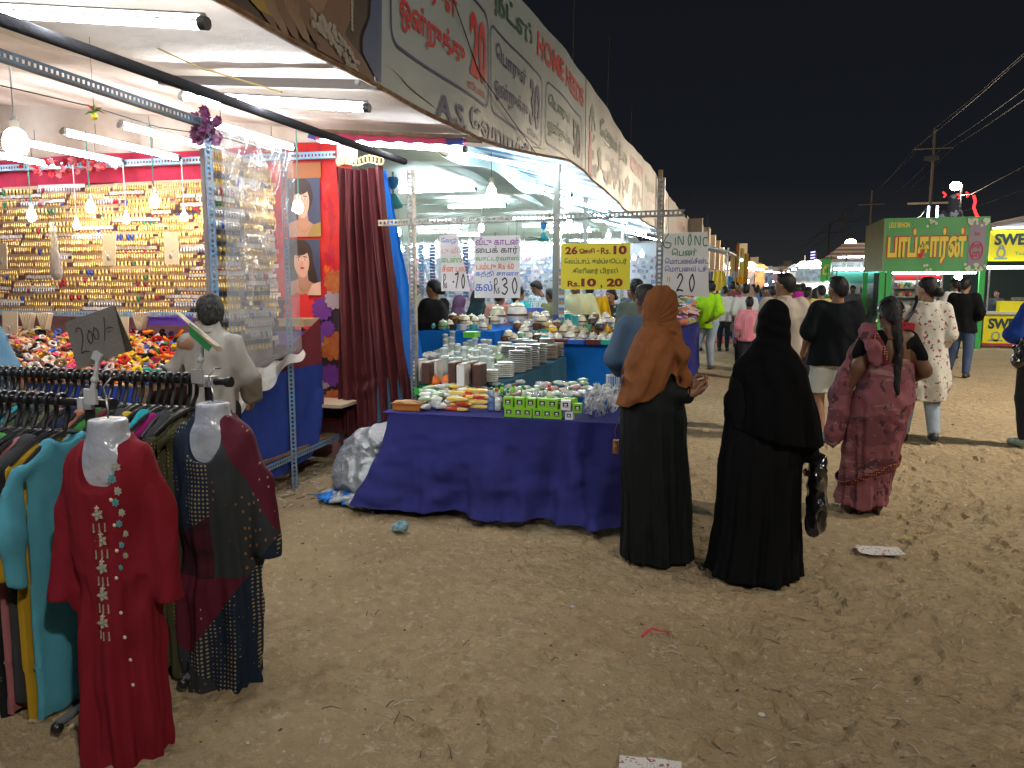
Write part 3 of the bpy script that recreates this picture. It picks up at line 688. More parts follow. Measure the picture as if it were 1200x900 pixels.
# under-layer of the heaps, one mass nobody could count
h = MB(); 
for k in range(4200):
    x = rs.uniform(-8.5, -3.95); y = rs.uniform(4.53, 6.1); zt = .86 + (y - 4.55) * .13 + rs.uniform(-.02, .03) + .035 * math.sin(x * 5) * math.sin(y * 6)
    a = rs.uniform(.012, .032); h.box((x, y, zt), (a * 2.2, a * 1.8, a), (rs.uniform(-1, 1), rs.uniform(-1, 1), rs.uniform(0, 3)), mi=int(rs.integers(0, 8)), taper=.6)
o = part('trinket_heap', h, [mat('hair_' + c) for c in ('yellow', 'black', 'peach', 'pink', 'white', 'orange', 'tan', 'blue')], smooth=True, stuff=True); o['label'] = 'dense heap of small hair clips and trinkets covering the table'
def tray(px, py, y, w, d, h_, col, label, name='plastic_tray'):
    p = onY(px, py, y); t = MB(); th = .006; x, yy, z = p
    t.bb(x - w / 2, x + w / 2, yy - d / 2, yy + d / 2, z - h_, z - h_ + th); t.bb(x - w / 2, x + w / 2, yy - d / 2 - th, yy - d / 2, z - h_, z); t.bb(x - w / 2, x + w / 2, yy + d / 2, yy + d / 2 + th, z - h_, z)
    t.bb(x - w / 2 - th, x - w / 2, yy - d / 2, yy + d / 2, z - h_, z); t.bb(x + w / 2, x + w / 2 + th, yy - d / 2, yy + d / 2, z - h_, z); t.bb(x - w / 2 - .012, x + w / 2 + .012, yy - d / 2 - .014, yy - d / 2 - .002, z - .008, z + .004)
    return single(name, t, mat('plastic_' + str(col), col, .35), label, 'tray', smooth=False)
tray(186, 431, 4.75, .22, .2, .05, (.05, .42, .36), 'turquoise plastic tray of orange bands at the table edge')
tray(203, 418, 5.1, .2, .2, .16, (.55, .06, .16), 'deep pink plastic tub beside the man in the pale shirt')
tray(200, 371, 5.8, .28, .2, .07, (.12, .06, .42), 'purple plastic box at the back of the hair band table')
tray(352, 388, 5.75, .24, .3, .10, (.14, .07, .36), 'purple plastic box on the shelf beside the portrait poster')
tray(351, 373, 5.75, .22, .25, .06, (.45, .33, .2), 'open cardboard tray on top of the purple box')

# ---------------------------------------------------------------- clear plastic sheet with silver jewellery behind it
U, V = np.meshgrid(np.linspace(0, 1, 60), np.linspace(0, 1, 100), indexing='ij')
def sheetP():
    y = 4.40 + U * .84; z = 2.49 - V * (1.56 - .12 * U)
    x = -3.13 + .014 * fbm(np.stack([y * 0, y, z], -1), (1, 9, 3), 3, 6) + .016 * np.abs(np.sin((y - 4.4 + (2.49 - z) * .55) * 21)) * np.exp(-V * 2.2) + .02 * V * np.sin(y * 10)
    return np.stack([x, y, z], -1)
m = MB(); m.grid(sheetP())
M_CLEAR = mat('clear_plastic_sheet', (.50, .49, .48), .14, spec=.9, alpha=.42, bump=(16, .45, .02)); 
sh = tag(part('plastic_sheet', m, M_CLEAR, smooth=2), 'wrinkled clear plastic sheet stretched between the two blue posts', 'plastic sheet')
U2, V2 = np.meshgrid(np.linspace(0, 1, 40), np.linspace(0, 1, 14), indexing='ij')
y = 4.36 + U2 * .90; top = .93 + U2 * .12; P = np.stack([-3.11 + .03 * np.sin(y * 16) * (V2 + .2), y, top - V2 * (.22 * (1 - U2) + .03) + .012 * np.sin(y * 30)], -1)
m = MB(); m.grid(P); tag(part('plastic_sheet', m, mat('milky_plastic', (.72, .68, .62), .25, alpha=.8, bump=(20, .8, .02)), smooth=2), 'gathered milky lower edge of the plastic sheet tied to the post', 'plastic sheet')
tag(part('rod', slotted((-3.17, 4.38, .96), (-3.17, 5.26, 1.06), .022, (1, 0, 0)), M_STEEL, smooth=False), 'thin perforated rod along the lower edge of the plastic sheet', 'rod')
rs = np.random.default_rng(9); k = 0; z = 2.40
while z > 1.12:
    y0 = 4.44
    while y0 < 5.1:
        w = rs.uniform(.25, .4); w = min(w, 5.2 - y0)
        if w > .08:
            kd = ['silver', 'white', 'silver', 'black', 'gold'][int(rs.integers(0, 5))]
            t = strip(0, 0, 0, w - .02, kd, 500 + k, {'silver': 'silver earrings', 'white': 'earrings on white cards', 'black': 'dark carded earrings', 'gold': 'gold earrings'}[kd] + ' seen through the plastic sheet, ' + ('top' if z > 2 else 'middle' if z > 1.5 else 'bottom') + (' near the first post' if y0 < 4.8 else ' near the second post'), group='earring strips behind the plastic sheet')
            t.location = (-3.26, y0, z); t.rotation_euler = (0, 0, R(90)); k += 1
        y0 += w
    z -= rs.uniform(.062, .075)
m = MB(); m.bb(-3.36, -3.33, 4.5, 5.2, .9, 2.42); tag(part('display_board', m, cloth('grey_display', (.30, .27, .26), var=(4, (.4, .32, .3), .8)), smooth=False), 'grey display board standing behind the plastic sheet', 'board')

# skirts of cloth by the second post
U, V = np.meshgrid(np.linspace(0, 1, 60), np.linspace(0, 1, 40), indexing='ij'); y = 4.40 + U * 1.36
bot = .26 - .14 * np.sin(U * 3.1) + .22 * np.clip(U - .8, 0, 1) * 3; P = np.stack([-3.235 + .02 * fbm(np.stack([y, V, V], -1), (5, 2, 1), 3, 3) + .015 * np.sin(y * 11 + V * 3) * V, y, .90 * (1 - V) + bot * V], -1)
m = MB(); m.sheet(P, .004); tag(part('table_skirt', m, cloth('royal_blue_cloth', (.022, .045, .22))), 'royal blue cloth hung round the blue post below the plastic sheet', 'cloth')
m = MB(); m.poly([(-3.25, 5.2, .89), (-3.25, 5.78, .86), (-3.25, 5.77, 1.27), (-3.25, 5.2, 1.03)], .006, (1, 0, 0)); tag(part('side_cloth', m, cloth('dark_red_cloth', (.16, .025, .03)), smooth=False), 'dark red cloth triangle above the blue skirt by the poster', 'cloth')
# ================================================================ POSTER, CURTAIN, TARP, SACK
def flat2(mbs, to3d, pts, lay, mi): 
    P, N = to3d(np.asarray(pts, float)); mbs.add(P + np.asarray(N) * lay, [tuple(range(len(pts)))], mi)
def ell(cx, cy, rx, ry, n=24, a0=0, a1=2 * math.pi, rot=0):
    a = np.linspace(a0, a1, n, endpoint=a1 - a0 < 6.2); x = rx * np.cos(a); y = ry * np.sin(a)
    return np.stack([cx + x * math.cos(rot) - y * math.sin(rot), cy + x * math.sin(rot) + y * math.cos(rot)], 1)
PM = [mat('print_navy', (.035, .045, .09), .4), mat('print_skin', (.62, .36, .26), .4, var=(9, (.5, .26, .18), .5)), mat('print_hair', (.03, .015, .012), .4), mat('print_red', (.45, .02, .03), .4), mat('print_gold', (.28, .17, .05), .4), mat('print_dark_skin', (.40, .20, .13), .4), mat('print_white', (.7, .66, .62), .4)]
def portrait(o2, w, h, parent, long_hair=False):
    """printed portrait of a woman, made of flat layers; o2 maps local 0..1 square to the wall"""
    m = MB(); q = lambda pts: np.asarray(pts) * (w, h)
    def L(pts, lay, mi): flat2(m, o2, q(pts), lay, mi)
    flat2(m, o2, q([(0, 0), (1, 0), (1, 1), (0, 1)]), .002, 0)
    fx = .40
    q = lambda pts: (np.asarray(pts) - (.40, .62)) * (w * 1.32, h * 1.18) + (w * .46, h * .60)
    q0 = q; q = lambda pts: np.clip(q0(pts), 0, (w, h))
    def L(pts, lay, mi): flat2(m, o2, q(pts), lay, mi)
    L(ell(fx - .02, .70, .27, .27), .003, 2)
    if long_hair: L([(fx - .24, .7), (fx + .22, .72), (fx + .36, .3), (fx + .3, .0), (fx - .32, .0), (fx - .3, .4)], .0032, 2)
    L([(fx - .09, .5), (fx + .12, .5), (fx + .14, .34), (fx + .4, .22), (fx + .5, 0), (0, 0), (0, .3), (fx - .09, .36)], .0036, 5)
    L([(fx + .1, .0), (fx + .22, .28), (fx + .45, .32), (fx + .7, .1), (fx + .7, 0)], .0042, 4 if not long_hair else 1)
    L(ell(fx, .62, .17, .225), .0046, 1); L(ell(fx + .02, .5, .11, .12), .0048, 1)
    L(ell(fx - .02, .80, .19, .085, rot=.1), .0052, 2)
    for s in (-1, 1):
        L(ell(fx + .01 + s * .07, .655, .038, .012), .0058, 6); L(ell(fx + .01 + s * .07, .655, .015, .013), .0062, 2); L(ell(fx + .01 + s * .072, .695, .05, .008, rot=-.12 * s), .0058, 2)
    L(ell(fx + .012, .595, .012, .035), .0056, 5); L(ell(fx + .012, .528, .048, .016), .0058, 3); L(ell(fx + .012, .74, .008, .008), .006, 3)
    for k in range(9): L(ell(fx - .1 + k * .035, .27 - .09 * math.sin(k / 8 * math.pi), .012, .012, 8), .005, 4)
    return part('printed_portrait', m, PM, parent, smooth=False)
pw = thing('poster_backdrop', 'red printed backdrop with two portraits of women beside the maroon curtain', 'poster', (-3.55, 6.12, 0))
xa, xb = -3.9, -3.1
m = MB(); U, V = np.meshgrid(np.linspace(xa, xb, 20), np.linspace(.35, 2.72, 60), indexing='ij'); P = np.stack([U, 6.12 + .006 * fbm(np.stack([U, V, V], -1), 5, 2, 4), V], -1); m.sheet(P, .003)
part('printed_sheet', m, spots('poster_red', (.45, .022, .02), [('noise', (3, 3, 1.3), (.58, .09, .02), .58), ('noise', (9, 9, 3), (.34, .015, .03), .56), ('grid', (7, 7, 7), (.55, .16, .10), .12)], rough=.3, bump=(12, .4, .02)), pw)
for i, (t_, b_) in enumerate(((209, 277), (281, 346))):
    a = onY(334, t_, 6.1); c = onY(376, b_, 6.1)
    portrait(plane_map((a[0], 6.108, c[2]), (1, 0, 0), (0, 0, 1), (0, -1, 0)), c[0] - a[0], a[2] - c[2], pw, long_hair=i == 1)
mm = MB(); a = onY(332, 192, 6.1); c = onY(376, 208, 6.1); mm.bb(a[0], c[0], 6.104, 6.11, c[2], a[2]); part('printed_band', mm, mat('print_orange', (.30, .09, .015), .4), pw, smooth=False)
rs = np.random.default_rng(12)
FC = [mat('flower_orange', (.26, .045, .012), .5, var=(25, (.34, .11, .015), .8)), mat('flower_red', (.55, .02, .02), .5), mat('flower_purple', (.10, .02, .16), .5), mat('flower_white', (.24, .18, .2), .5), mat('flower_dark', (.02, .012, .02), .5)]
mm = MB(); a = onY(376, 352, 6.1); mm.bb(xa, xb - .002, 6.10, 6.106, .38, a[2]); part('printed_band', mm, FC[4], pw, smooth=False)
for (px, py, r, c) in ((352, 365, .16, 1), (378, 362, .1, 2), (392, 350, .09, 3), (389, 405, .13, 0), (374, 400, .06, 3), (384, 385, .07, 2), (388, 440, .10, 2), (380, 448, .06, 3), (391, 468, .09, 0), (392, 330, .10, 0)):
    p = onY(px, py, 6.095); b = MB()
    for j in range(11):
        t_ = j / 11 * 6.283; e = np.array((math.cos(t_), 0, math.sin(t_))) * r; w = np.array((-math.sin(t_), 0, math.cos(t_))) * r * .30
        pts = np.array([p, p + e * .5 + w, p + e * .95 + w * .6, p + e * 1.05, p + e * .95 - w * .6, p + e * .5 - w]); pts[:, 0] = np.clip(pts[:, 0], xa, xb); b.add(pts + (0, -.001 * j - .0005 * c, 0), [(0, 1, 2, 3, 4, 5)])
    part('printed_flower', b, FC[c], pw, smooth=False)
# maroon curtain with gold lace top
ct = thing('maroon_curtain', 'long maroon curtain gathered at the top with gold lace, between the stalls', 'curtain', (-3.1, 6.2, 0))
U, V = np.meshgrid(np.linspace(0, 1, 130), np.linspace(0, 1, 60), indexing='ij')
xt = -3.19 + U * .40; xb_ = -3.24 + U * .72; w_ = V ** 1.3; x = xt * (1 - w_) + xb_ * w_
ph = U * 2 * math.pi * 6.2 + .8 * np.sin(V * 3 + U * 4); am = .028 + .018 * (1 - V)
y = 6.02 + am * np.sin(ph) + .014 * np.sin(ph * 2.3 + V * 5) + .012 * fbm(np.stack([U * 4, V * 3, U * 0], -1), 2, 3, 8)
pinch = np.exp(-((V - .80) / .05) ** 2 - ((U - .38) / .18) ** 2); y += .05 * pinch * np.sin((V - .8) * 90 + U * 9) * .5
z = 2.50 - .03 * np.sin(U * 3) - V * (2.20 + .04 * np.sin(U * 5)); P = np.stack([x, y, z], -1); m = MB(); m.sheet(P, .004)
part('drape', m, cloth('maroon_satin', (.080, .017, .018), rough=.5, var=(4, (.06, .012, .017), .6), bump=(200, .25, .002)), ct)
b = MB()
for k in range(12): q = (-3.15 + .034 * k, 5.985, 2.535 + .01 * math.sin(k)); b.tube([q + np.array((math.cos(a) * .022, 0, math.sin(a) * .03)) for a in np.linspace(0, 6.28, 10, endpoint=False)], .007, 5, closed=True)
part('lace', b, cloth('gold_lace', (.5, .38, .18)), ct)
m = MB(); m.bb(-3.20, -3.02, 6.05, 6.07, 2.53, 2.68); tag(part('cloth_strip', m, spots('stripe_cloth', (.6, .5, .5), [('wave', (0.1, .1, .1), (.5, .03, .06), .5)]), smooth=False), 'white and red striped cloth scrap above the curtain lace', 'cloth')
# bright blue tarpaulin
U, V = np.meshgrid(np.linspace(0, 1, 24), np.linspace(0, 1, 60), indexing='ij'); x = -2.96 + U * (.08 + V * .36) + V * .10
P = np.stack([x, 6.30 + .02 * np.sin(U * 9 + V * 2) + .01 * fbm(np.stack([U, V, V], -1), 4, 2, 2), 2.50 - V * 2.30], -1); m = MB(); m.sheet(P, .003)
tag(part('tarpaulin', m, mat('blue_tarpaulin', (.01, .19, .68), .45, bump=(30, .4, .01))), 'bright blue tarpaulin hanging behind the maroon curtain', 'tarpaulin')
# silver sack on the ground
c0 = onZ(418, 590); c0 = np.array((-2.50, 5.22, 0)); s = SDF(c0 - (.42, .4, .06), c0 + (.42, .4, .62), .011)
s.ball(c0 + (-.02, .05, .26), (.27, .22, .22), .08).ball(c0 + (.08, .02, .40), (.17, .17, .12), .08).ball(c0 + (-.05, -.05, .15), (.24, .20, .16), .08).ball(c0 + (.12, .02, .14), (.18, .2, .15), .06)
s.wrinkle(lambda p: .035 * (.5 - np.abs(vn(p + .1 * fbm(p, 4, 2, 3)[:, None], (7, 7, 6), 3))) + .016 * (.5 - np.abs(vn(p, (17, 17, 13), 8))) + .005 * vn(p, 45, 4), .08)
tag(part('stuffed_sack', s.mb(relax=0), mat('silver_tarp', (.36, .38, .40), .33, .35, bump=(40, .8, .012))), 'crumpled silver tarpaulin sack on the ground between curtain and blue table', 'sack')
for i, (dx, dy, a, b_, h_, c, lb) in enumerate(((.0, -.12, .34, .24, .05, (.36, .38, .40), 'folded silver tarpaulin edge under the sack'), (-.14, -.2, .20, .12, .035, (.02, .12, .55), 'blue plastic sheet corner sticking out under the silver sack'), (.20, -.22, .08, .12, .07, (.6, .58, .54), 'white plastic bag end tucked beside the silver sack'))):
    c = c0 + (dx, dy, 0); s = SDF(c - (a + .08, b_ + .08, .05), c + (a + .08, b_ + .08, h_ + .1), .008); s.ball(c + (0, 0, .02), (a, b_, h_), .02)
    s.wrinkle(lambda p: .02 * (.4 - np.abs(vn(p, (14, 14, 20), 7 + i))) + .014 * vn(p, (25, 25, 30), 4 + i), .06); tag(part('tarp_fold', s.mb(), mat(['silver_tarp', 'blue_tarpaulin', 'white_poly'][i], (.6, .58, .54), .4)), lb, 'tarpaulin')

# ================================================================ BANNERS ON THE FASCIA (plane X = FX)
def wx(y, z): return .012 * np.sin(y * 1.9 + z * 1.2) + .008 * np.sin(y * 4.3 - z)
_by = np.array([-2, 1, 2.6, 3.94, 5.6, 6.5, 7.7, 8.96, 9.95, 13.7, 16.2, 22, 50]); _bz = np.array([2.57, 2.57, 2.575, 2.59, 2.60, 2.67, 2.80, 2.93, 2.93, 2.80, 2.82, 2.85, 2.95])
def bot(y): return np.interp(y, _by, _bz)
def top(y): return 4.0 + .05 * np.sin(y * .8)
def ban3(lay): 
    def f(p): y = p[:, 0]; z = np.maximum(p[:, 1], bot(y) + .004); return np.stack([FX + .004 + wx(y, z), y, z], 1), (1, 0, 0)
    return f
B3 = ban3(0)
def banner(name, label, y0, y1, m_, n=60, t=None):
    U, V = np.meshgrid(np.linspace(y0, y1, n), np.linspace(0, 1, 14), indexing='ij'); Z = bot(U) + V * ((t or top(U)) - bot(U)); m = MB(); m.sheet(np.stack([FX + wx(U, Z), U, Z], -1), .003)
    r = thing(name, label, 'banner', (FX, (y0 + y1) / 2, 2.6)); part('printed_sheet', m, m_, r)
    # wooden edge strip below
    e = MB(); yy = np.linspace(y0, y1, 30); e.tube(np.stack([FX + .008 + wx(yy, bot(yy)), yy, bot(yy) - .012], 1), .014, 6); part('edge_strip', e, mat('rust_edge', (.16, .075, .03), .8, bump=(60, .6), var=(14, (.3, .2, .12), .8)), r); return r
PVC = mat('white_flex', (.32, .385, .40), .38, spec=.4, bump=(1.8, .25, .05), var=(1.2, (.29, .33, .33), .7))
GREEN, RED, NAVY = mat('ink_green', (.012, .09, .05), .4), mat('ink_red', (.50, .02, .025), .4), mat('ink_navy', (.012, .016, .12), .4); INKB = mat('ink_black', (.015, .013, .012), .5)
hb = banner('shop_banner', 'long white shop banner reading HOME NEEDS over the household stall', 3.945, 9.93, PVC)
def txt(body, y0, y1, z0, z1, m_, bold=.012, r=None): part('lettering', text_mb(body, y0, y1, z0, z1, B3, bold, .004), m_, r or hb, smooth=False)
def rrect(y0, y1, z0, z1, rad, w, m_, r=None):
    a = np.linspace(0, math.pi / 2, 7); pts = []
    for cx, cy, q in ((y1 - rad, z1 - rad, 0), (y0 + rad, z1 - rad, 1), (y0 + rad, z0 + rad, 2), (y1 - rad, z0 + rad, 3)): pts += [(cx + rad * math.cos(t + q * math.pi / 2), cy + rad * math.sin(t + q * math.pi / 2)) for t in a]
    P = np.array(pts + pts[:1]); Q = [P[0]]
    for i in range(len(P) - 1): Q += [P[i] + (P[i + 1] - P[i]) * t for t in np.linspace(0, 1, 6)[1:]]
    part('box_outline', strokes([np.array(Q)[::1]], w, B3, .003), m_, r or hb, smooth=False)
E_, E2, EE, AI = '\u0bc6', '\u0bc7', '\u0bc7', '\u0bc8'
txt(E2 + 'ஹாம் நீட்ஸ்', 4.35, 7.25, 3.60, 3.86, GREEN, .03); txt('HOME NEEDS', 7.45, 9.80, 3.66, 3.88, RED, .03)
rrect(4.15, 5.88, 2.855, 3.52, .1, .018, NAVY); rrect(5.96, 7.68, 2.86, 3.50, .1, .016, NAVY); rrect(7.82, 9.68, 2.93, 3.52, .1, .016, NAVY)
txt(E_ + 'பாருள்', 4.27, 5.18, 3.24, 3.44, RED, .025); txt('ஒன்றுக்கு', 4.27, 5.31, 2.96, 3.18, RED, .025); txt('20', 5.42, 5.82, 2.99, 3.43, RED, .04); txt('ரூபாய்', 5.37, 5.80, 2.885, 2.955, RED, .02)
txt(E_ + 'பாருள்', 6.13, 7.05, 3.25, 3.42, NAVY, .02); txt('ஒன்றுக்கு', 6.07, 7.12, 2.97, 3.16, NAVY, .02); txt('30', 7.20, 7.60, 2.99, 3.40, NAVY, .03); txt('ரூபாய்', 7.13, 7.58, 2.89, 2.96, NAVY, .015)
txt(E_ + 'பாருள்', 7.92, 8.98, 3.27, 3.43, GREEN, .02); txt('ஒன்றுக்கு', 7.90, 9.05, 3.02, 3.20, GREEN, .02); txt('50', 9.15, 9.58, 3.02, 3.42, INKB, .03)
txt('A.S.', 4.83, 5.36, 2.60, 2.75, NAVY, .03); txt(E2 + 'ஹாம்நீட்ஸ்', 5.42, 7.9, 2.58, 2.80, NAVY, .02)
b2 = banner('shop_banner', 'second white shop banner with pictures of household goods, beyond the first', 9.97, 16.25, mat('white_flex_grey', (.32, .34, .32), .4, var=(1.5, (.25, .27, .25), .7)))
txt(E2 + 'ஹாம் நீட்ஸ்', 11.0, 13.9, 3.45, 3.80, GREEN, .02, b2); txt('HOME NEEDS', 14.2, 16.1, 3.52, 3.80, RED, .02, b2); txt('நம் விலை இது', 11.4, 13.2, 3.27, 3.40, NAVY, .01, b2)
part('emblem', strokes([ell(10.45, 3.55, .22, .16, 16).tolist(), [(10.45, 3.4), (10.45, 3.85)], [(10.3, 3.7), (10.45, 3.8), (10.6, 3.7)]], .05, B3, .004), GREEN, b2, smooth=False)
rs = np.random.default_rng(3)
PIC = [mat('pic_%d' % i, c, .5) for i, c in enumerate([(.45, .05, .08), (.08, .12, .10), (.15, .16, .30), (.3, .22, .14), (.10, .10, .10), (.25, .3, .25)])]
m = MB()
for k in range(70):
    y = rs.uniform(10.3, 15.9); z = rs.uniform(2.98, 3.34); s_ = rs.uniform(.03, .10); P_, N_ = B3(ell(y, z, s_ * 1.4, s_, 9) + rs.normal(0, s_ * .2, (9, 2))); m.add(P_ + np.array((.003 + k * 1e-5, 0, 0)), [tuple(range(9))], int(rs.integers(1, 6)))
for z0, z1, w in ((2.95, 3.3, .13), (3.3, 3.5, .07)): P_, N_ = B3(np.array([(10.35 - w, z0), (10.35 + w, z0), (10.35 + w, z1), (10.35 - w, z1)])); m.add(P_ + np.array((.0045, 0, 0)), [(0, 1, 2, 3)], 0)
part('printed_goods', m, PIC, b2, smooth=False, stuff=True)
PVG = mat('grey_flex', (.24, .235, .21), .5, var=(1.5, (.26, .25, .22), .7))
b3 = banner('shop_banner', 'third grey banner with faint green and red print, past the slotted post', 16.3, 22.6, PVG)
txt(E2 + 'ஹாம் நீட்ஸ்', 16.8, 19.6, 3.45, 3.78, mat('faded_green', (.10, .2, .13), .5), .02, b3); txt('HOME NEEDS', 19.9, 22.2, 3.45, 3.75, mat('faded_red', (.35, .10, .08), .5), .02, b3)
rrect(17, 19.2, 3.0, 3.35, .08, .03, mat('faded_red'), b3); rrect(19.5, 22, 3.0, 3.35, .08, .03, mat('faded_green'), b3)
banner('shop_banner', 'farthest brown banner strip closing the fascia row', 31.1, 50, mat('brown_flex_far', (.30, .26, .20), .6), t=4.1)
b4 = banner('shop_banner', 'fourth dull brown banner where the fascia row curves down', 22.7, 31, mat('brown_flex', (.26, .23, .19), .6, var=(.8, (.2, .18, .15), .7)), t=3.95)
rrect(23.4, 26, 3.2, 3.7, .1, .05, mat('faded_red'), b4); txt('HOME NEEDS', 26.6, 30.3, 3.3, 3.6, mat('faded_red'), .02, b4)
part('support_post', MB().bb(FX + .05, FX + .14, 18.9, 19.0, 2.4, 4.15), mat('bamboo', (.38, .28, .17), .7), b3, smooth=False)
# dark jewellery banner at the near end: a bejewelled neck and a raised hand, only partly in the frame
jb = banner('jewellery_banner', 'dark brown banner with a painted hand and silver necklace at the top edge', .9, 3.935, mat('brown_print', (.075, .05, .035), .45, bump=(3, .2, .03), var=(2, (.05, .035, .03), .7)))
def BX(px, py): p = onX(px, py, FX); return (p[1], p[2])
m = MB()
def LJ(pts, lay, mi): P_, N_ = B3(np.asarray(pts)); m.add(P_ + np.array((lay, 0, 0)), [tuple(range(len(pts)))], mi)
LJ([BX(*q) for q in ((352, -60), (420, -60), (414, 15), (404, 40), (422, 66), (438, 92), (436, 94), (404, 76), (372, 58), (366, 34), (362, 5))], .003, 0)
LJ([BX(*q) for q in ((355, -40), (408, -40), (402, 8), (388, 16), (372, 14), (360, 0))], .0045, 1)
for k in range(5):
    x = 300 + k * 13; LJ([BX(x - 14, -25 + 3 * k), BX(x, -28), BX(x + 22, 30 + k * 4), BX(x + 24, 42 + k * 3), BX(x + 15, 36 + k * 3), BX(x - 4, 6 + 2 * k)], .004 + k * .0006, 1 if k % 2 else 0)
LJ([BX(*q) for q in ((436, -60), (447, -60), (446, 97), (440, 92), (424, 62), (424, 45), (433, 20))], .0042, 3)
LJ([BX(*q) for q in ((278, -10), (310, -10), (318, 20), (300, 12))], .0042, 4)
rs = np.random.default_rng(2)
for k in range(150):
    t = rs.uniform(0, 1); px = 366 + 50 * t + rs.normal(0, 2); py = 24 + 62 * t - 10 * math.sin(t * 3.1) + rs.uniform(-12, 10); c_ = BX(px, py); LJ(ell(*c_, .016, .012, 7), .0062 + k * 4e-5, 2)
for k in range(9): LJ(ell(*BX(412, -6 + 5 * k), .012, .012, 7), .006 + k * 5e-5, 2)
part('painted_figure', m, [mat('paint_skin', (.17, .10, .065), .45, var=(5, (.12, .065, .04), .6)), mat('paint_skin_light', (.25, .15, .095), .45, var=(6, (.18, .10, .06), .6)), mat('paint_silver', (.30, .27, .23), .5), mat('paint_blue', (.05, .075, .17), .5), mat('paint_gold', (.30, .20, .04), .5)], jb, smooth=False)
# fascia top rail and thin sticks
tag(part('rope', MB().tube([(FX + .03, 4.2, 3.3 + .6), (FX + .03, 5.6, 3.05), (FX + .03, 7.4, 2.72)], .004, 5), M_WIRE), 'thin dark string hanging slack across the HOME NEEDS banner', 'rope')
for i, (px, y) in enumerate(((667, 9.5), (707, 12.5), (734, 15.3), (809, 33.))):
    a = math.atan((px - 600) / 924) - R(15.7); xx = FX - .1; yy = xx / math.tan(a) if i < 3 else 34
    tag(part('roof_stick', MB().tube([(xx, yy, 3.7), (xx + .02, yy, 4.0 + .9 + .3 * (i % 2))], .008 if i < 3 else .016, 6), mat('grey_stick', (.04, .04, .04), .8)), ['first thin stick standing above the banner row', 'second thin stick above the banner row', 'third thin stick above the banner row', 'distant thin stick above the end of the banner row'][i], 'stick', 'sticks standing above the banners')

# ================================================================ STALL 2 : HOUSEHOLD GOODS HALL
hall = thing('household_stall', 'long household goods hall with silver ceiling and many tube lights', 'stall', (-6, 15, 0))
CEIL = 2.92
U, V = np.meshgrid(np.linspace(-12.5, -3.0, 60), np.linspace(6.35, 27, 90), indexing='ij'); P = np.stack([U, V, CEIL + .05 * np.sin(V * 2.1) + .03 * fbm(np.stack([U, V, V * 0], -1), .8, 3, 77)], -1); m = MB(); m.sheet(P, .004)
part('ceiling_cloth', m, mat('silver_ceiling', (.66, .74, .74), .5, .05, bump=(6, .4, .03), var=(.7, (.46, .66, .64), .8)), hall)  # greenish patches put the tinted reflections into the cloth colour
# striped lean-to awning along the lane
M_STR = mat('stripe_blue', (.02, .13, .38), .5); M_STW = mat('stripe_white', (.62, .68, .70), .5)
ys_ = np.arange(8.3, 31, .28)
for k in range(len(ys_) - 1):
    m = MB(); y0, y1 = ys_[k], ys_[k + 1]; z1 = float(bot(y0)); m.add([(-3.3, y0, 3.28), (FX - .02, y0, z1 + .02), (FX - .02, y1, float(bot(y1)) + .02), (-3.3, y1, 3.28), (-3.3, y0, 3.29), (FX - .02, y0, z1 + .03), (FX - .02, y1, float(bot(y1)) + .03), (-3.3, y1, 3.29)], [(0, 3, 2, 1), (4, 5, 6, 7), (0, 1, 5, 4), (2, 3, 7, 6)])
    part('awning_stripe', m, M_STR if k % 2 else M_STW, hall, smooth=False)
m = MB(); m.bb(-3.36, -3.28, 8.3, 27, 2.88, 3.32); part('ceiling_edge', m, mat('silver_ceiling'), hall, smooth=False)
# near flap of roof above the front table, plain white cloth that closes the corner
U, V = np.meshgrid(np.linspace(-9, FX - .006, 60), np.linspace(6.26, 8.32, 20), indexing='ij'); q = (V - 6.26) / 2.06
P = np.stack([U, V, np.where(U < -3.0, CEIL, (2.66 + .27 * q) + (-1.85 - U) * (.12 + .1 * q)) + .03 * fbm(np.stack([U, V, V], -1), 2, 2, 5)], -1); m = MB(); m.sheet(P, .004); part('front_flap', m, mat('roof_sheet_white'), hall)
# walls
m = MB(); m.bb(-12.6, -2.2, 26.9, 27, 0, 2.95); part('back_wall', m, mat('pale_wall', (.50, .52, .58), .7), hall, smooth=False)
m = MB(); m.bb(-12.6, -12.5, 6.3, 27, 0, 2.95); part('side_wall', m, mat('pale_wall'), hall, smooth=False)
for (x, y, w, h_) in ((-2.36, 9.4, .075, 2.95), (-2.7, 14.6, .07, 3.1), (-2.75, 20, .07, 3.1), (-6.5, 14, .07, 2.9), (-9, 12, .07, 2.9), (-9.3, 19, .07, 2.9), (-6.2, 20.5, .07, 2.9)):
    if x == -2.36: x = onY(652, 300, 9.4)[0]
    part('support_post', MB().bb(x - w / 2, x + w / 2, y - w / 2, y + w / 2, -.05, h_), mat('grey_post', (.22, .23, .22), .6, .3, bump=(30, .3)), hall, smooth=False)
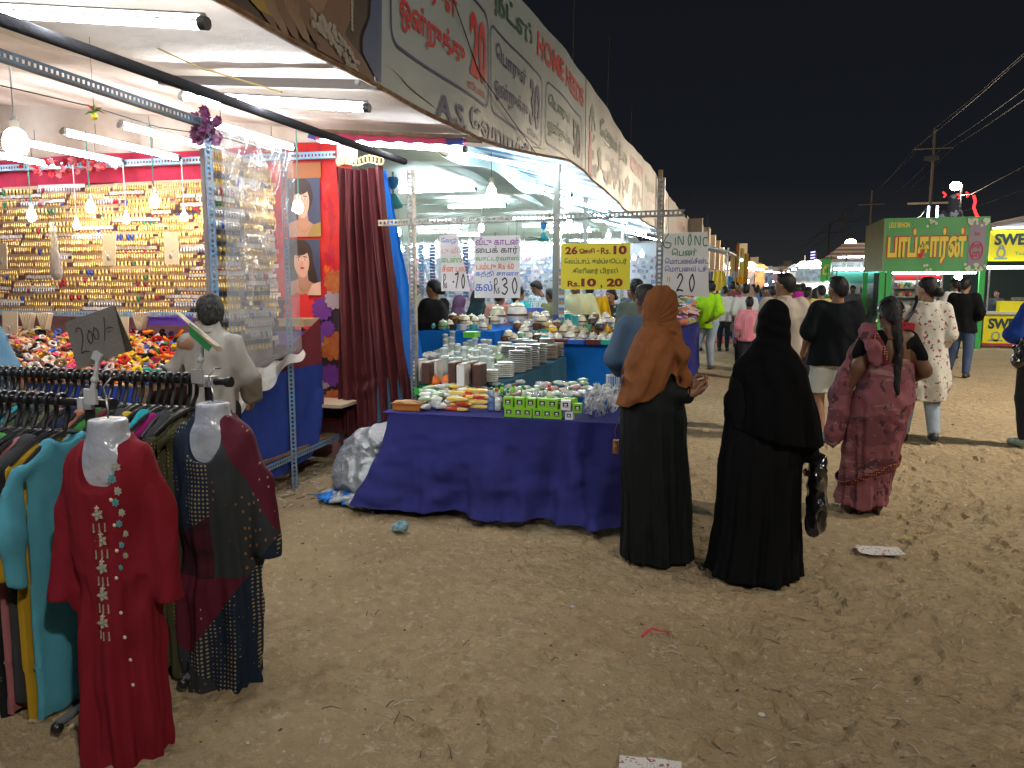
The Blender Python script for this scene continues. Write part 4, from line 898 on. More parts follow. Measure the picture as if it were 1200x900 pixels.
# things hung on the back wall: rows of packed goods
rs = np.random.default_rng(14); m = MB()
for z in np.arange(.5, 2.5, .16):
    for x in np.arange(-12.3, -2.4, .15): m.box((x + rs.normal(0, .04), 26.85 - rs.uniform(0, .09), z + rs.normal(0, .02)), (rs.uniform(.05, .15), .03, rs.uniform(.04, .13)), mi=int(rs.integers(0, 6)))
part('packed_goods', m, [mat('gp%d' % i, c, .5) for i, c in enumerate([(.6, .62, .66), (.45, .45, .52), (.15, .2, .35), (.6, .55, .6), (.25, .25, .3), (.55, .2, .3)])], hall, smooth=False, stuff=True)
for i, x in enumerate(np.arange(-12.0, -5.5, .33)):   # bead strings hanging farther in
    m = MB()
    for z in np.arange(1.25, 2.45, .075): m.box((x, 17.8 + .3 * math.sin(i), z), (.13, .03, .055), (0, rs.normal(0, .2), 0), mi=i % 3)
    tag(part('hanging_packets', m, [mat('hp0', (.08, .10, .22), .5), mat('hp1', (.5, .5, .56), .5), mat('hp2', (.2, .3, .42), .5)], smooth=False), 'string of small packets hanging deep inside the hall', 'packets', 'strings of packets hanging inside the hall')
# tube lights and bulbs of the hall
tube_pts = []
for (a, b_) in (((467, 225), (550, 219)), ((525, 243), (596, 242)), ((490, 272), (540, 271)), ((530, 276), (560, 275)), ((485, 290), (510, 290)), ((460, 301), (480, 301)), ((612, 265), (660, 263)), ((644, 272), (693, 271)), ((667, 282), (715, 280)), ((600, 256), (636, 254)), ((500, 257), (530, 256)), ((640, 256), (664, 254)), ((560, 292), (590, 291)), ((505, 300), (530, 300)), ((620, 290), (650, 290)), ((690, 297), (722, 296)), ((540, 300), (560, 300)), ((455, 280), (470, 280)), ((585, 303), (610, 303))):
    pa = onZ(*a, 2.84); pb = onZ(*b_, 2.84)
    tube_pts.append((pa, (pb[0], pa[1], 2.84)))
L_ = ['just behind the slotted post', 'beside the big bright bulb', 'above the 70 rupee sheet', 'over the handwritten price sheet']
for i, (a, b_) in enumerate(tube_pts):
    if a[1] > 26.5: a = np.array((a[0] * 26 / a[1], 26., 2.84)); b_ = (a[0] + 1.2, 26., 2.84)
    b_ = (min(b_[0], a[0] + 1.22), a[1], 2.84)
    tube_light(a, b_, label='lit tube light under the silver ceiling of the hall, ' + (L_[i] if i < 4 else 'near rows' if a[1] < 14 else 'middle rows' if a[1] < 19 else 'far rows'), group='tube lights under the silver ceiling', rmat=M_TUBEF, far=a[1] > 13, r=.017)
for i, ((x0, z0), (x1, z1), y) in enumerate((((-3.43, 3.12), (-2.33, 2.83), 11.5), ((-3.40, 3.12), (-2.05, 2.74), 13.2), ((-3.3, 3.1), (-2.1, 2.76), 16), ((-3.3, 3.1), (-2.1, 2.76), 19.5), ((-3.3, 3.12), (-2.1, 2.8), 24), ((-3.2, 3.12), (-2.1, 2.86), 9.2))):
    tube_light((x0, y, z0 - .02), (x1, y, z1 - .02), label='sloping tube light under the blue striped awning, ' + ['nearest the big bulb', 'second in the row', 'third in the row', 'fourth in the row', 'farthest in the row', 'at the near end'][i], group='tube lights under the striped awning', rmat=M_TUBEF, far=i > 1, r=.017)
for i, (px, py, y) in enumerate(((576, 226, 8.0), (564, 267, 12.6), (551, 285, 17), (512, 286, 17.5), (467, 272, 13.5), (472, 292, 19), (497, 295, 20), (667, 262, 12), (631, 301, 22), (614, 300, 20), (486, 315, 23), (752, 298, 20), (655, 275, 15), (713, 276, 17), (743, 302, 22), (540, 300, 20), (520, 312, 23), (596, 290, 19), (706, 300, 20), (485, 303, 20))):
    p = onY(px, py, y); g = y < 9
    bulb(*p, 'bright white bulb hanging in the hall, ' + ('the big one nearest the lane' if g else 'near rows' if y < 14 else 'middle rows' if y < 19 else 'far rows'), CEIL - p[2], (.3, .3, .3), 1.55 if g else 1.5, emis('big_bulb', (1, .93, .62), 140) if g else M_BULBW, 'white bulbs hanging in the hall')
def fan(p, label, s=1.0):
    t = thing('ceiling_fan', label, 'fan', tuple(p)); part('motor', MB().lathe(p, [(.03, -.05), (.10, -.03), (.11, .0), (.07, .05), (.03, .12)], 16), mat('teal_enamel', (.03, .22, .25), .35), t)
    part('canopy', MB().lathe(p, [(.02, .17), (.055, .21), (.07, .27), (.05, .30)], 14), mat('blue_enamel', (.02, .16, .42), .35), t); part('rod', MB().tube([p + (0, 0, .05), p + (0, 0, .36)], .012, 8), M_STEEL, t)
    for k in range(3):
        a = k * 2.094 + .35; d = np.array((math.cos(a), math.sin(a), 0)); n = np.array((-d[1], d[0], .12)); b = MB(); b.poly([p + d * .1 - n * .03, p + d * .6 - n * .06, p + d * .62 + n * .055, p + d * .1 + n * .03], .006, (0, 0, 1)); part('blade', b, mat('teal_enamel'), t, smooth=False)
fan(onY(461, 240, 8.3), 'teal ceiling fan with a blue canopy behind the slotted post'); fan(onY(637, 280, 14.5), 'distant blue ceiling fan above the yellow price sign')

# ================================================================ FRAME AND SIGNS BY THE FRONT TABLE
fr = thing('slotted_frame', 'frame of perforated steel angles standing behind the blue table', 'frame', (-1.5, 5.8, 0))
part('post', slotted((-2.44, 5.8, -.02), (-2.45, 5.8, 2.42), .05, (0, -1, 0)), M_STEEL, fr, smooth=False)
part('post', slotted((-.53, 5.8, -.02), (-.53, 5.8, 2.29), .05, (0, -1, 0)), M_STEEL, fr, smooth=False)
part('cross_bar', slotted((-2.72, 5.79, 2.02), (-.36, 5.79, 2.045), .046, (0, -1, 0)), M_STEEL, fr, smooth=False)
SY = 5.76
def sign_sheet(name, label, x0, x1, z0, z1, m_, warp=.01, y=SY, outline=None, seed=0):
    t = thing(name, label, 'price sign', ((x0 + x1) / 2, y, z0)); m = MB()
    if outline is None: outline = [(0, 0), (1, 0), (1, 1), (0, 1)]
    o = np.array(outline, float); N_ = 16; U, V = np.meshgrid(np.linspace(0, 1, N_), np.linspace(0, 1, N_), indexing='ij')
    # bilinear patch of the four outline corners keeps irregular sheets simple
    c = o[:4]; p = (1 - U)[..., None] * (1 - V)[..., None] * c[0] + U[..., None] * (1 - V)[..., None] * c[1] + (U * V)[..., None] * c[2] + ((1 - U) * V)[..., None] * c[3]
    X_ = x0 + p[..., 0] * (x1 - x0); Z_ = z0 + p[..., 1] * (z1 - z0); Y_ = y + warp * fbm(np.stack([X_ * 6, Z_ * 6, X_ * 0 + seed], -1), 1, 2, seed)
    m.sheet(np.stack([X_, Y_, Z_], -1), .002); part('sheet', m, m_, t)
    to = lambda q: (np.stack([x0 + q[:, 0] * (x1 - x0), y + warp * fbm(np.stack([(x0 + q[:, 0] * (x1 - x0)) * 6, (z0 + q[:, 1] * (z1 - z0)) * 6, q[:, 0] * 0 + seed], -1), 1, 2, seed), z0 + q[:, 1] * (z1 - z0)], 1), (0, -1, 0))
    for k in (.08, .92):
        qx = x0 + (x1 - x0) * (k if outline[2][0] > .9 else .5 + (k - .5) * .5); part('string', MB().tube([(qx, y - .001, z1), (qx, 5.785, 2.03)], .0015, 4), M_WIRE, t)
    return t, to
def tl(t, to, s, x0, x1, y0, y1, m_, bold=.015, slant=0): part('lettering', text_mb(s, x0, x1, y0, y1, to, bold, .0025, slant=slant), m_, t, smooth=False)
def pen(t, to, paths, w, m_): part('lettering', strokes(paths, w, to, .003), m_, t, smooth=False)
YB = mat('sign_yellow', (.72, .62, .03), .45); BR = mat('ink_brown_red', (.20, .015, .01), .5); G2 = mat('ink_dark_green', (.02, .07, .02), .5)
t, to = sign_sheet('price_sign', 'yellow printed sign reading 26 and Rs.10 , 20 hung from the frame', -1.243, -.735, 1.505, 1.84, YB, .003)
tl(t, to, '26', .06, .24, .76, .93, BR, .04); pen(t, to, [[(.315, .825), (.295, .805), (.275, .83), (.285, .865), (.32, .87), (.335, .82), (.31, .78), (.28, .785), (.385, .785)], [(.35, .80), (.35, .84), (.37, .84), (.37, .80), (.37, .84), (.39, .84), (.39, .80)]], .016, BR); tl(t, to, 'சி', .40, .49, .78, .89, BR, .02); tl(t, to, '-', .52, .56, .82, .84, BR); tl(t, to, 'Rs.', .58, .72, .76, .90, BR, .02); tl(t, to, '10', .76, .95, .75, .94, BR, .045)
tl(t, to, E2 + 'லப்டாப், கம்ப்யூட்டர்', .05, .95, .53, .68, G2, .022); tl(t, to, 'கிளினர் பிரஸ்', .17, .83, .32, .47, G2, .022); tl(t, to, 'Rs.', .10, .28, .06, .19, BR, .03); tl(t, to, '10', .30, .52, .06, .24, BR, .05); tl(t, to, ',', .58, .61, .02, .1, BR, .03); tl(t, to, '20', .67, .90, .06, .24, BR, .05)
PAP = mat('sign_paper', (.66, .66, .68), .8, bump=(9, .5, .02), alpha=None)
INK = {k: mat('marker_' + k, c, .6) for k, c in dict(purple=(.22, .01, .3), black=(.015, .012, .012), green=(.05, .3, .02), orange=(.65, .12, .02), blue=(.01, .12, .5), pink=(.6, .25, .3), dgreen=(.01, .16, .05), dblue=(.02, .04, .3), red=(.6, .08, .06)).items()}
t, to = sign_sheet('price_sign', 'large white sheet handwritten in coloured markers with Rs 60 and Rs 30', -1.915, -1.555, 1.44, 1.905, PAP, .012, seed=3)
tl(t, to, 'வீடு காடன்', .03, .97, .85, .97, INK['purple'], .012); tl(t, to, AI + 'பக் கார்', .03, .95, .70, .83, INK['black'], .012); tl(t, to, 'வாட்டர்வாஸ்', .03, .97, .585, .68, INK['green'], .012)
tl(t, to, 'பம்பு Rs 60', .04, .86, .46, .57, INK['orange'], .012); tl(t, to, 'கத்தி சானா', .02, .97, .33, .44, INK['blue'], .014); tl(t, to, 'கல்', .02, .40, .11, .27, INK['blue'], .014); 
D3 = lambda x, y, s: [(x, y + s * .85), (x + s * .28, y + s), (x + s * .42, y + s * .72), (x + s * .14, y + s * .54), (x + s * .46, y + s * .35), (x + s * .25, y), (x - s * .02, y + s * .12)]
D0 = lambda x, y, s: [(x + s * .25, y + s), (x + s * .03, y + s * .55), (x + s * .2, y), (x + s * .42, y + s * .45), (x + s * .25, y + s)]
D2 = lambda x, y, s: [(x, y + s * .75), (x + s * .22, y + s), (x + s * .42, y + s * .75), (x + s * .1, y + s * .2), (x - s * .02, y + s * .03), (x + s * .2, y + s * .1), (x + s * .5, y + s * .02)]
D7 = lambda x, y, s: [(x, y + s * .9), (x + s * .2, y + s * .92), (x + s * .42, y + s), (x + s * .3, y + s * .55), (x + s * .14, y)]
RS = lambda x, y, s: [[(x, y + s), (x, y), (x + .02 * s, y + s * .9), (x + s * .2, y + s), (x + s * .24, y + s * .7), (x + s * .04, y + s * .5), (x + s * .26, y)], [(x + s * .45, y + s * .4), (x + s * .32, y + s * .28), (x + s * .46, y + s * .14), (x + s * .32, y + s * .02)]]
def P2(ps, ax=1.3): return [[(a * 1.0, b) for a, b in p] for p in ps]
pen(t, to, RS(.44, .07, .24), .016, INK['black']); pen(t, to, [D3(.60, .06, .26), D0(.82, .07, .26)], .026, INK['black'])
t, to = sign_sheet('price_sign', 'narrow twisted white sheet handwritten with Rs 70', -2.195, -1.955, 1.49, 1.925, mat('sign_paper2', (.62, .60, .62), .8, bump=(9, .5, .02)), .015, outline=[(.05, 0), (1, .0), (.60, 1), (0, .97)], seed=8)
tl(t, to, E2 + 'லஜ்', .06, .58, .82, .93, INK['blue'], .012); tl(t, to, 'டு வி', .08, .62, .66, .76, INK['pink'], .01); tl(t, to, AI + 'டன்ஸ்', .05, .74, .50, .61, INK['green'], .01); tl(t, to, 'சீன பல்', .06, .88, .34, .46, INK['orange'], .012); pen(t, to, RS(.12, .05, .24), .02, INK['black']); pen(t, to, [D7(.50, .05, .27), D0(.72, .05, .25), [(.42, .16), (.47, .165)]], .032, INK['black'])
t, to = sign_sheet('price_sign', 'white sheet handwritten 6 iN ONE and 20 hanging from the right post', -.505, -.175, 1.455, 1.925, mat('sign_paper3', (.60, .59, .57), .8, bump=(9, .5, .02)), .016, y=5.72, outline=[(0.02, .05), (1, 0), (.93, .96), (.02, .94)], seed=5)
pen(t, to, [[(.13, .94), (.04, .84), (.04, .75), (.14, .73), (.18, .79), (.06, .81)], [(.27, .88), (.27, .77)], [(.33, .77), (.33, .9), (.43, .77), (.43, .9)], D0(.53, .76, .17), [(.68, .76), (.68, .9), (.78, .76), (.78, .9)], [(.94, .76), (.86, .76), (.85, .86), (.93, .87)]], .018, INK['dgreen'])
tl(t, to, E_ + 'பண்', .20, .72, .61, .72, INK['dgreen'], .015); tl(t, to, E_ + 'மாபைல்சீன்ட', .06, .97, .49, .58, INK['dblue'], .008); tl(t, to, E_ + 'மாபைல் டச்', .06, .93, .375, .465, INK['dblue'], .008); pen(t, to, [[(.12, .3), (.12, .22)], [(.17, .3), (.17, .22)]], .012, INK['red']); pen(t, to, [D2(.33, .08, .26), D0(.58, .08, .26)], .026, INK['black'])

# ================================================================ FRONT TABLE
TZ = .665
bt = thing('front_table', 'long low table under a dark blue cloth at the lane side', 'table', (-1.45, 5.25, 0))
part('tabletop', MB().bb(-2.28, -.56, 4.93, 5.62, TZ - .03, TZ - .006), M_WOOD, bt, smooth=False)
for x, y in ((-2.2, 5.05), (-.64, 5.05), (-2.2, 5.55), (-.64, 5.55)): part('leg', MB().bb(x - .025, x + .025, y - .025, y + .025, -.02, TZ - .03), M_WOOD, bt, smooth=False)
nu, nv = 170, 56; S = np.linspace(0, 1, nu); V = np.linspace(0, 1, nv); U, Vv = np.meshgrid(S, V, indexing='ij')
# path round the table edge: left side, front, right side
pts = np.array([(-2.29, 5.62), (-2.30, 5.3), (-2.30, 4.99), (-2.27, 4.92), (-1.9, 4.915), (-1.2, 4.915), (-.66, 4.915), (-.56, 4.93), (-.55, 5.1), (-.55, 5.6)]); dd = np.concatenate([[0], np.cumsum(np.linalg.norm(np.diff(pts, axis=0), axis=1))]); dd /= dd[-1]
ex = np.interp(S, dd, pts[:, 0]); ey = np.interp(S, dd, pts[:, 1]); tx = np.gradient(ex); ty = np.gradient(ey); ln = np.hypot(tx, ty); nx, ny = ty / ln, -tx / ln
nx = np.convolve(np.pad(nx, 8, 'edge'), np.ones(17) / 17, 'valid'); ny = np.convolve(np.pad(ny, 8, 'edge'), np.ones(17) / 17, 'valid')
arc = S * 3.0
fold = .022 * np.sin(arc[:, None] * 9 + 1.3 * np.sin(Vv * 2.2)) + .016 * np.sin(arc[:, None] * 23 + Vv * 3 + 2 * np.sin(arc[:, None] * 3)) + .006 * np.sin(arc[:, None] * 57 - Vv * 6) * Vv + .035 * fbm(np.stack([U * 6, Vv * 2.2, U * 0], -1), 1.6, 3, 19)
left = np.exp(-((U - .235) / .055) ** 2)
q_ = Vv[..., None]
flare = .015 + .17 * Vv ** 1.5 + left * .09 * Vv ** 2.4
out_ = flare + fold * (.35 + 1.3 * Vv) * 1.25
xx = ex[:, None] + nx[:, None] * out_; yy = ey[:, None] + ny[:, None] * out_
xx = xx - left * .05 * Vv ** 3
hemw = .02 * np.sin(arc[:, None] * 6.3) ** 2
z = TZ + .004 - Vv ** 1.05 * (TZ - .012 - .018) ; z = np.maximum(z + hemw * (Vv > .9) * (Vv - .9) * 10 * .8, .008 + .012 * (np.sin(arc[:, None] * 14 + Vv * 9) + 1) * Vv)
m = MB(); yy += .02 * np.sin(xx * 7 + z * 9) * Vv * (1 - Vv) + .012 * np.abs(np.sin(xx * 3.1 - z * 5)) * Vv; m.sheet(np.stack([xx, yy, z], -1), .004)
U2, V2 = np.meshgrid(np.linspace(-2.31, -.55, 80), np.linspace(4.905, 5.63, 24), indexing='ij'); m.sheet(np.stack([U2, V2, TZ + .004 + .002 * fbm(np.stack([U2, V2, U2 * 0], -1), 6, 2, 3)], -1), .004)
NV = cloth('navy_cotton', (.026, .029, .160), rough=.9, var=(2.5, (.020, .021, .12), .7), bump=(260, .5, .003)); tag(part('table_cloth', m, NV), 'wide dark blue cotton cloth draped over the front table down to the sand', 'tablecloth')

# --- goods on the front table (positions on its top)
def tp(px, py): return onZ(px, py, TZ + .01)
CL = mat('clear_wrap', (.70, .72, .70), .15, spec=.7, alpha=.45, bump=(60, .8, .01))
def packet(x, y, z, w, d, h, rz, m_, label, group, name='wrapped_packet', tilt=0):
    b = MB(); U_, V_ = np.meshgrid([-1, -.94, -.6, 0, .6, .94, 1], [-1, -.9, -.4, .4, .9, 1], indexing='ij')
    for sgn in (1, -1):
        Z_ = sgn * h / 2 * 1.5 * (1 - np.abs(U_) ** 14) * (1 - np.abs(V_) ** 12) + .004 * vn(np.stack([U_ * 3 + x * 50, V_ * 3 + y * 50, U_ * 0], -1), 1.3, 2); P_ = np.stack([U_ * w / 2, V_ * d / 2, Z_], -1); b.grid(P_ if sgn > 0 else P_[::-1])
    o = part(name, b, m_); o.location = (x, y, z + h / 2); o.rotation_euler = (tilt, 0, rz); return tag(o, label, 'packet', group)
rs = np.random.default_rng(31)
tp0 = tp(475, 481); b = MB(); cx, cy = tp0[0] + .01, tp0[1] + .06
b = MB(); 
for (x0, x1, y0, y1) in ((-.10, .10, -.075, -.069), (-.10, .10, .069, .075), (-.10, -.094, -.069, .069), (.094, .10, -.069, .069)): b.bb(cx + x0, cx + x1, cy + y0, cy + y1, TZ + .012, TZ + .062)
b.bb(cx - .1, cx + .1, cy - .07, cy + .07, TZ + .008, TZ + .014); b.bb(cx - .108, cx + .108, cy - .083, cy - .075, TZ + .055, TZ + .063); b.bb(cx - .108, cx - .1, cy - .08, cy + .08, TZ + .055, TZ + .063); b.bb(cx + .1, cx + .108, cy - .08, cy + .08, TZ + .055, TZ + .063)
single('plastic_tray', b, mat('orange_brown_plastic', (.42, .14, .03), .35), 'orange plastic tray of wooden pieces at the left end of the blue table', 'tray', smooth=False)
for k in range(14): packet(cx + rs.uniform(-.07, .07), cy + rs.uniform(-.05, .05), TZ + .045 + .004 * (k % 4), .10, .018, .012, rs.uniform(-1, 1), mat('wood_chip', (.45, .27, .13), .6), 'small wooden spatula lying in the orange tray', 'wooden spatulas in the orange tray', 'wooden_spatula')
for k in range(44): p = tp(rs.uniform(494, 532), rs.uniform(462, 482)); packet(p[0], p[1] + .02, TZ + .015 + .013 * (k % 6), .09, .05, .02, rs.uniform(-1, 2), [CL, mat('white_pack', (.65, .68, .62), .4), mat('pale_green_pack', (.35, .5, .3), .4)][k % 3], 'small white and pale green packet in the pile beside the orange tray', 'packets piled beside the orange tray')
YP = mat('yellow_pack', (.80, .50, .03), .4, var=(18, (.7, .62, .3), .5)); RP = mat('red_pack', (.5, .04, .03), .4)
for k in range(34):
    i = k % 2; j = k // 2; p = tp(533 + (j % 2) * 20 + rs.normal(0, 2), 481 - (j // 6) * 8); packet(p[0] + .03, p[1] + .01, TZ + .012 + .017 * (j % 6), .16, .035, .018, rs.normal(0, .12), YP if k % 5 else RP, 'yellow packet of scrubbers, stacked in the middle of the blue table' if k % 5 else 'red ended packet among the stacked yellow packets', 'yellow packets stacked on the blue table' if k % 5 else 'red packets on the blue table')
for k in range(18): p = tp(575 + (k % 3) * 9, 481 - (k // 9) * 7); packet(p[0], p[1] + .01, TZ + .012 + .024 * ((k // 3) % 4), .045, .05, .026, rs.normal(0, .1), [mat('blue_pack', (.12, .2, .45), .4), mat('white_pack'), mat('navy_pack', (.04, .06, .18), .4)][k % 3], 'small blue and white packet stacked left of the green boxes', 'blue and white packets left of the green boxes')
# bright green boxes, printed dark square with white mark
GB = mat('lime_box', (.22, .52, .03), .5, bump=(60, .1)); WB = mat('white_box', (.7, .7, .68), .5)
def gbox(x, y, z, s, label, white=False, rz=0):
    t = thing('green_box' if not white else 'white_box', label, 'box', (x, y, z), rz, 'small green boxes on the blue table'); o = link('carton', None) if False else None
    m = MB(); m.box((0, 0, s / 2), (s, s, s)); part('carton', m, WB if white else GB, t, smooth=False, local=True)
    m = MB(); m.box((0, -s / 2 - .0008, s * .55), (s * .58, .001, s * .5)); part('print_panel', m, mat('print_dark', (.03, .035, .03), .5), t, smooth=False, local=True)
    m = MB(); m.box((0, -s / 2 - .0018, s * .58), (s * .26, .001, s * .16)); m.box((0, -s / 2 - .0018, s * .40), (s * .4, .001, s * .05)); part('print_mark', m, WB, t, smooth=False, local=True); return t
xs_ = [tp(px, 484)[0] for px in (603, 614.5, 626, 638, 649.5, 661)]; yb = 4.95; sB = .062; pos9 = ['first', 'second', 'third', 'fourth', 'fifth', 'sixth', 'seventh', 'eighth', 'ninth']
for i, x in enumerate(xs_): gbox(x, yb + .03 + rs.uniform(0, .006), TZ + .007, sB, f'green box, {pos9[i]} from the left in the bottom front row', rz=rs.normal(0, .06))
for i, px in enumerate((601, 615, 629, 643, 655)): gbox(tp(px, 484)[0], yb + .04 + rs.uniform(0, .012), TZ + .007 + sB, sB * (1.05), f'green box, {pos9[i]} from the left in the upper front row', rz=rs.normal(0, .09))
gbox(tp(671, 484)[0], yb + .035, TZ + .007 + sB, sB, 'white box on top of the row of green boxes', True, .1); gbox(tp(676, 484)[0], yb + .03, TZ + .007, .05, 'white box at the right end of the green boxes', True, -.1)
gbox(tp(684, 484)[0], yb + .05, TZ + .05, .06, 'green box set apart right of the white box', rz=.2)
for i, px in enumerate((604, 618, 632, 646, 660, 674)): gbox(tp(px, 484)[0], yb + .12 + rs.uniform(0, .02), TZ + .007 + sB * (1 if i % 2 else .9), sB, f'green box, {pos9[i]} from the left in the back row', rz=rs.normal(0, .3))
GCAP = mat('green_cap', (.03, .22, .05), .4)
for k in range(16):
    px = rs.uniform(600, 690); p = np.array((tp(px, 470)[0], yb + rs.uniform(.10, .3), TZ + .13 + rs.uniform(-.02, .02))); t = thing('small_bottle', 'small bottle with green cap standing on the green boxes, ' + ('left part' if px < 630 else 'middle' if px < 660 else 'right part'), 'bottle', tuple(p), 0, 'small bottles on the green boxes')
    part('bottle_body', MB().lathe(p, [(.012, 0), (.016, .005), (.016, .032), (.008, .042)], 10), [mat('white_pack'), GB, CL][k % 3], t); part('cap', MB().lathe(p, [(.009, .042), (.012, .046), (.011, .06)], 8), GCAP if k % 4 else RP, t)
# steel scrubbers: curled wire heap
for k in range(46):
    p = tp(rs.uniform(688, 728), rs.uniform(466, 489)); p = np.array((p[0], p[1], TZ + .025 + rs.uniform(0, .09))); a = np.linspace(0, rs.uniform(22, 30), 46); ph_ = rs.uniform(0, 6, 3)
    b = MB(); r_ = .028 + .006 * np.sin(a * 1.7); b.tube(np.stack([p[0] + r_ * np.sin(a + ph_[0]) * np.cos(a * .37), p[1] + r_ * np.cos(a + ph_[1]), p[2] + r_ * np.sin(a * 1.31 + ph_[2])], 1), .0028, 4)
    tag(part('steel_scrubber', b, mat('bright_wire', (.70, .71, .72), .35, .3)), 'curly steel wire scrubber in the heap at the right end of the table', 'scrubber', 'steel scrubbers heaped at the table end')
p = tp(716, 466); t = thing('cutlery_basket', 'white ribbed plastic basket beside the woman with the brown scarf', 'basket', tuple(p)); 
for k in range(22): a = k / 22 * 6.283; part('slat', MB().box((p[0] + .05 * math.cos(a), p[1] + .08 + .05 * math.sin(a), TZ + .11), (.006, .004, .13), (0, 0, a)), M_WHITEP, t, smooth=False)
for z_ in (.05, .175): part('rim', MB().tube([(p[0] + .05 * math.cos(a), p[1] + .08 + .05 * math.sin(a), TZ + z_) for a in np.linspace(0, 6.28, 20, endpoint=False)], .005, 6, closed=True), M_WHITEP, t)
# green tray with orange reamers, and sheets of small packs behind
p = tp(508, 462); b = MB(); x, y = p[0] - .02, p[1] + .05; b.bb(x - .12, x + .12, y - .09, y + .09, TZ + .008, TZ + .014)
for (x0, x1, y0, y1) in ((-.12, .12, -.096, -.09), (-.12, .12, .09, .096), (-.126, -.12, -.096, .096), (.12, .126, -.096, .096)): b.bb(x + x0, x + x1, y + y0, y + y1, TZ + .008, TZ + .06)
single('plastic_tray', b, mat('green_plastic', (.03, .42, .06), .35), 'bright green plastic tray with orange juicers at the back of the table', 'tray', smooth=False)
for i, (dx, dy) in enumerate(((0.0, .02), (.10, .05))):
    c = (x + dx, y + dy, TZ + .06); t = thing('juicer', ['orange dome juicer on the green tray, the nearer one', 'orange dome juicer on a white cup beside the green tray'][i], 'juicer', c); part('dome', MB().lathe(c, [(.052, .04), (.05, .055), (.038, .08), (.015, .098), (.002, .102)], 18), mat('orange_plastic', (.80, .17, .02), .35), t); part('cup', MB().lathe(c, [(.04, 0), (.052, .04)], 16), mat('orange_plastic') if not i else WB, t)
for k in range(150): p = tp(rs.uniform(500, 715), rs.uniform(457, 474)); packet(p[0], p[1] + rs.uniform(0, .08), TZ + .012 + .016 * (k % 5), .08, .06, .02, rs.uniform(-1.5, 1.5), [CL, mat('white_pack'), mat('pale_green_pack'), CL, mat('pinkish_pack', (.5, .3, .3), .4), WB][k % 6], 'small wrapped utensil packet at the back of the blue table', 'wrapped packets at the back of the blue table')

# ================================================================ GOODS TABLES IN THE HALL
def table(x0, x1, y0, y1, z, m_, label, cl, name='goods_table'):
    t = thing(name, label, 'table', ((x0 + x1) / 2, (y0 + y1) / 2, 0)); part('tabletop', MB().bb(x0 + .02, x1 - .02, y0 + .02, y1 - .02, z - .04, z - .006), M_WOOD, t, smooth=False)
    for x in (x0 + .08, x1 - .08):
        for y in (y0 + .08, y1 - .08): part('leg', MB().bb(x - .03, x + .03, y - .03, y + .03, -.02, z - .04), M_WOOD, t, smooth=False)
    S = np.linspace(0, 1, 90); pts = np.array([(x0, y1), (x0, y0), (x1, y0), (x1, y1)]); dd = np.concatenate([[0], np.cumsum(np.linalg.norm(np.diff(pts, axis=0), axis=1))]); L = dd[-1]; dd = dd / L
    ex = np.interp(S, dd, pts[:, 0]); ey = np.interp(S, dd, pts[:, 1]); Vq = np.linspace(0, 1, 12); U, V = np.meshgrid(S, Vq, indexing='ij')
    cx, cy = (x0 + x1) / 2, (y0 + y1) / 2; fx_ = 1 + (.02 * np.sin(U * L * 8 + V * 2) * V + .03 * V) ; P = np.stack([cx + (ex[:, None] - cx) * fx_, cy + (ey[:, None] - cy) * fx_, z - V * (z - .03) + V * 0], -1)
    m = MB(); m.sheet(P, .004); m.bb(x0, x1, y0, y1, z - .005, z); tag(part('table_cloth', m, m_), cl, 'tablecloth'); return t
BRB = cloth('sky_blue_cloth', (.004, .14, .55)); TEAL = cloth('grey_teal_cloth', (.03, .10, .16))
table(-2.95, -1.74, 6.05, 8.35, .76, TEAL, 'table of plates and clear jars behind the front table', 'grey teal cloth on the plate table')
p = onZ(636, 403, .88); q = onZ(722, 403, .88); table(-2.62, -.95, 8.65, 10.0, .88, BRB, 'table of ceramic jars inside the hall', 'bright blue cloth on the jar table')
table(-4.0, -2.75, 9.0, 10.6, .98, BRB, 'second table of jars behind the plate table', 'bright blue cloth on the second jar table')
table(-5.6, -3.6, 7.0, 8.6, .80, TEAL, 'table of small goods beside the woman in the black scarf', 'dull teal cloth on the small goods table')
PLM = [mat('plate_grey', (.42, .43, .42), .3, bump=None), mat('plate_white', (.70, .71, .67), .3), mat('plate_pattern', (.5, .48, .40), .3, var=(60, (.2, .12, .08), .9))]
def stack(x, y, z, n, r, m_, label, group, dz=.0165):
    t = thing('plate_stack', label, 'plates', (x, y, z), 0, group)
    for k in range(n): part('plate', MB().lathe((x + rs.normal(0, .0015), y, z + k * dz), [(r * .6, 0), (r * .74, .001), (r * .93, dz * .5), (r, dz * .66), (r * .985, dz * .78), (r * .80, dz * .93), (r * .6, dz * .9)], 22), m_, t)
k = 0
for (px, py, n, r, mi) in ((584, 443, 7, .07, 1), (598, 443, 8, .075, 1), (606, 437, 12, .08, 0), (619, 434, 13, .078, 0), (629, 430, 13, .075, 0), (638, 426, 12, .07, 0), (648, 421, 9, .08, 2), (655, 418, 9, .08, 2), (640, 418, 12, .085, 2), (594, 430, 12, .08, 0), (606, 424, 11, .08, 1), (620, 421, 12, .08, 0), (655, 411, 6, .07, 1), (573, 448, 6, .065, 1), (632, 412, 8, .08, 2), (645, 410, 7, .07, 2), (611, 414, 10, .08, 1), (590, 417, 9, .08, 1)):
    p = onZ(px, py, .765); x = min(p[0], -1.84); stack(x, p[1] + .05, .765, n, r, PLM[mi], f'stack of {n} {["grey steel", "white", "patterned"][mi]} plates ' + ['near the front of', 'at the right edge of', 'at the far end of'][0 if py > 430 else 1 if py > 417 else 2] + ' the plate table', 'stacks of plates on the plate table')
JARC = mat('clear_jar', (.70, .78, .74), .08, spec=.8, alpha=.38)
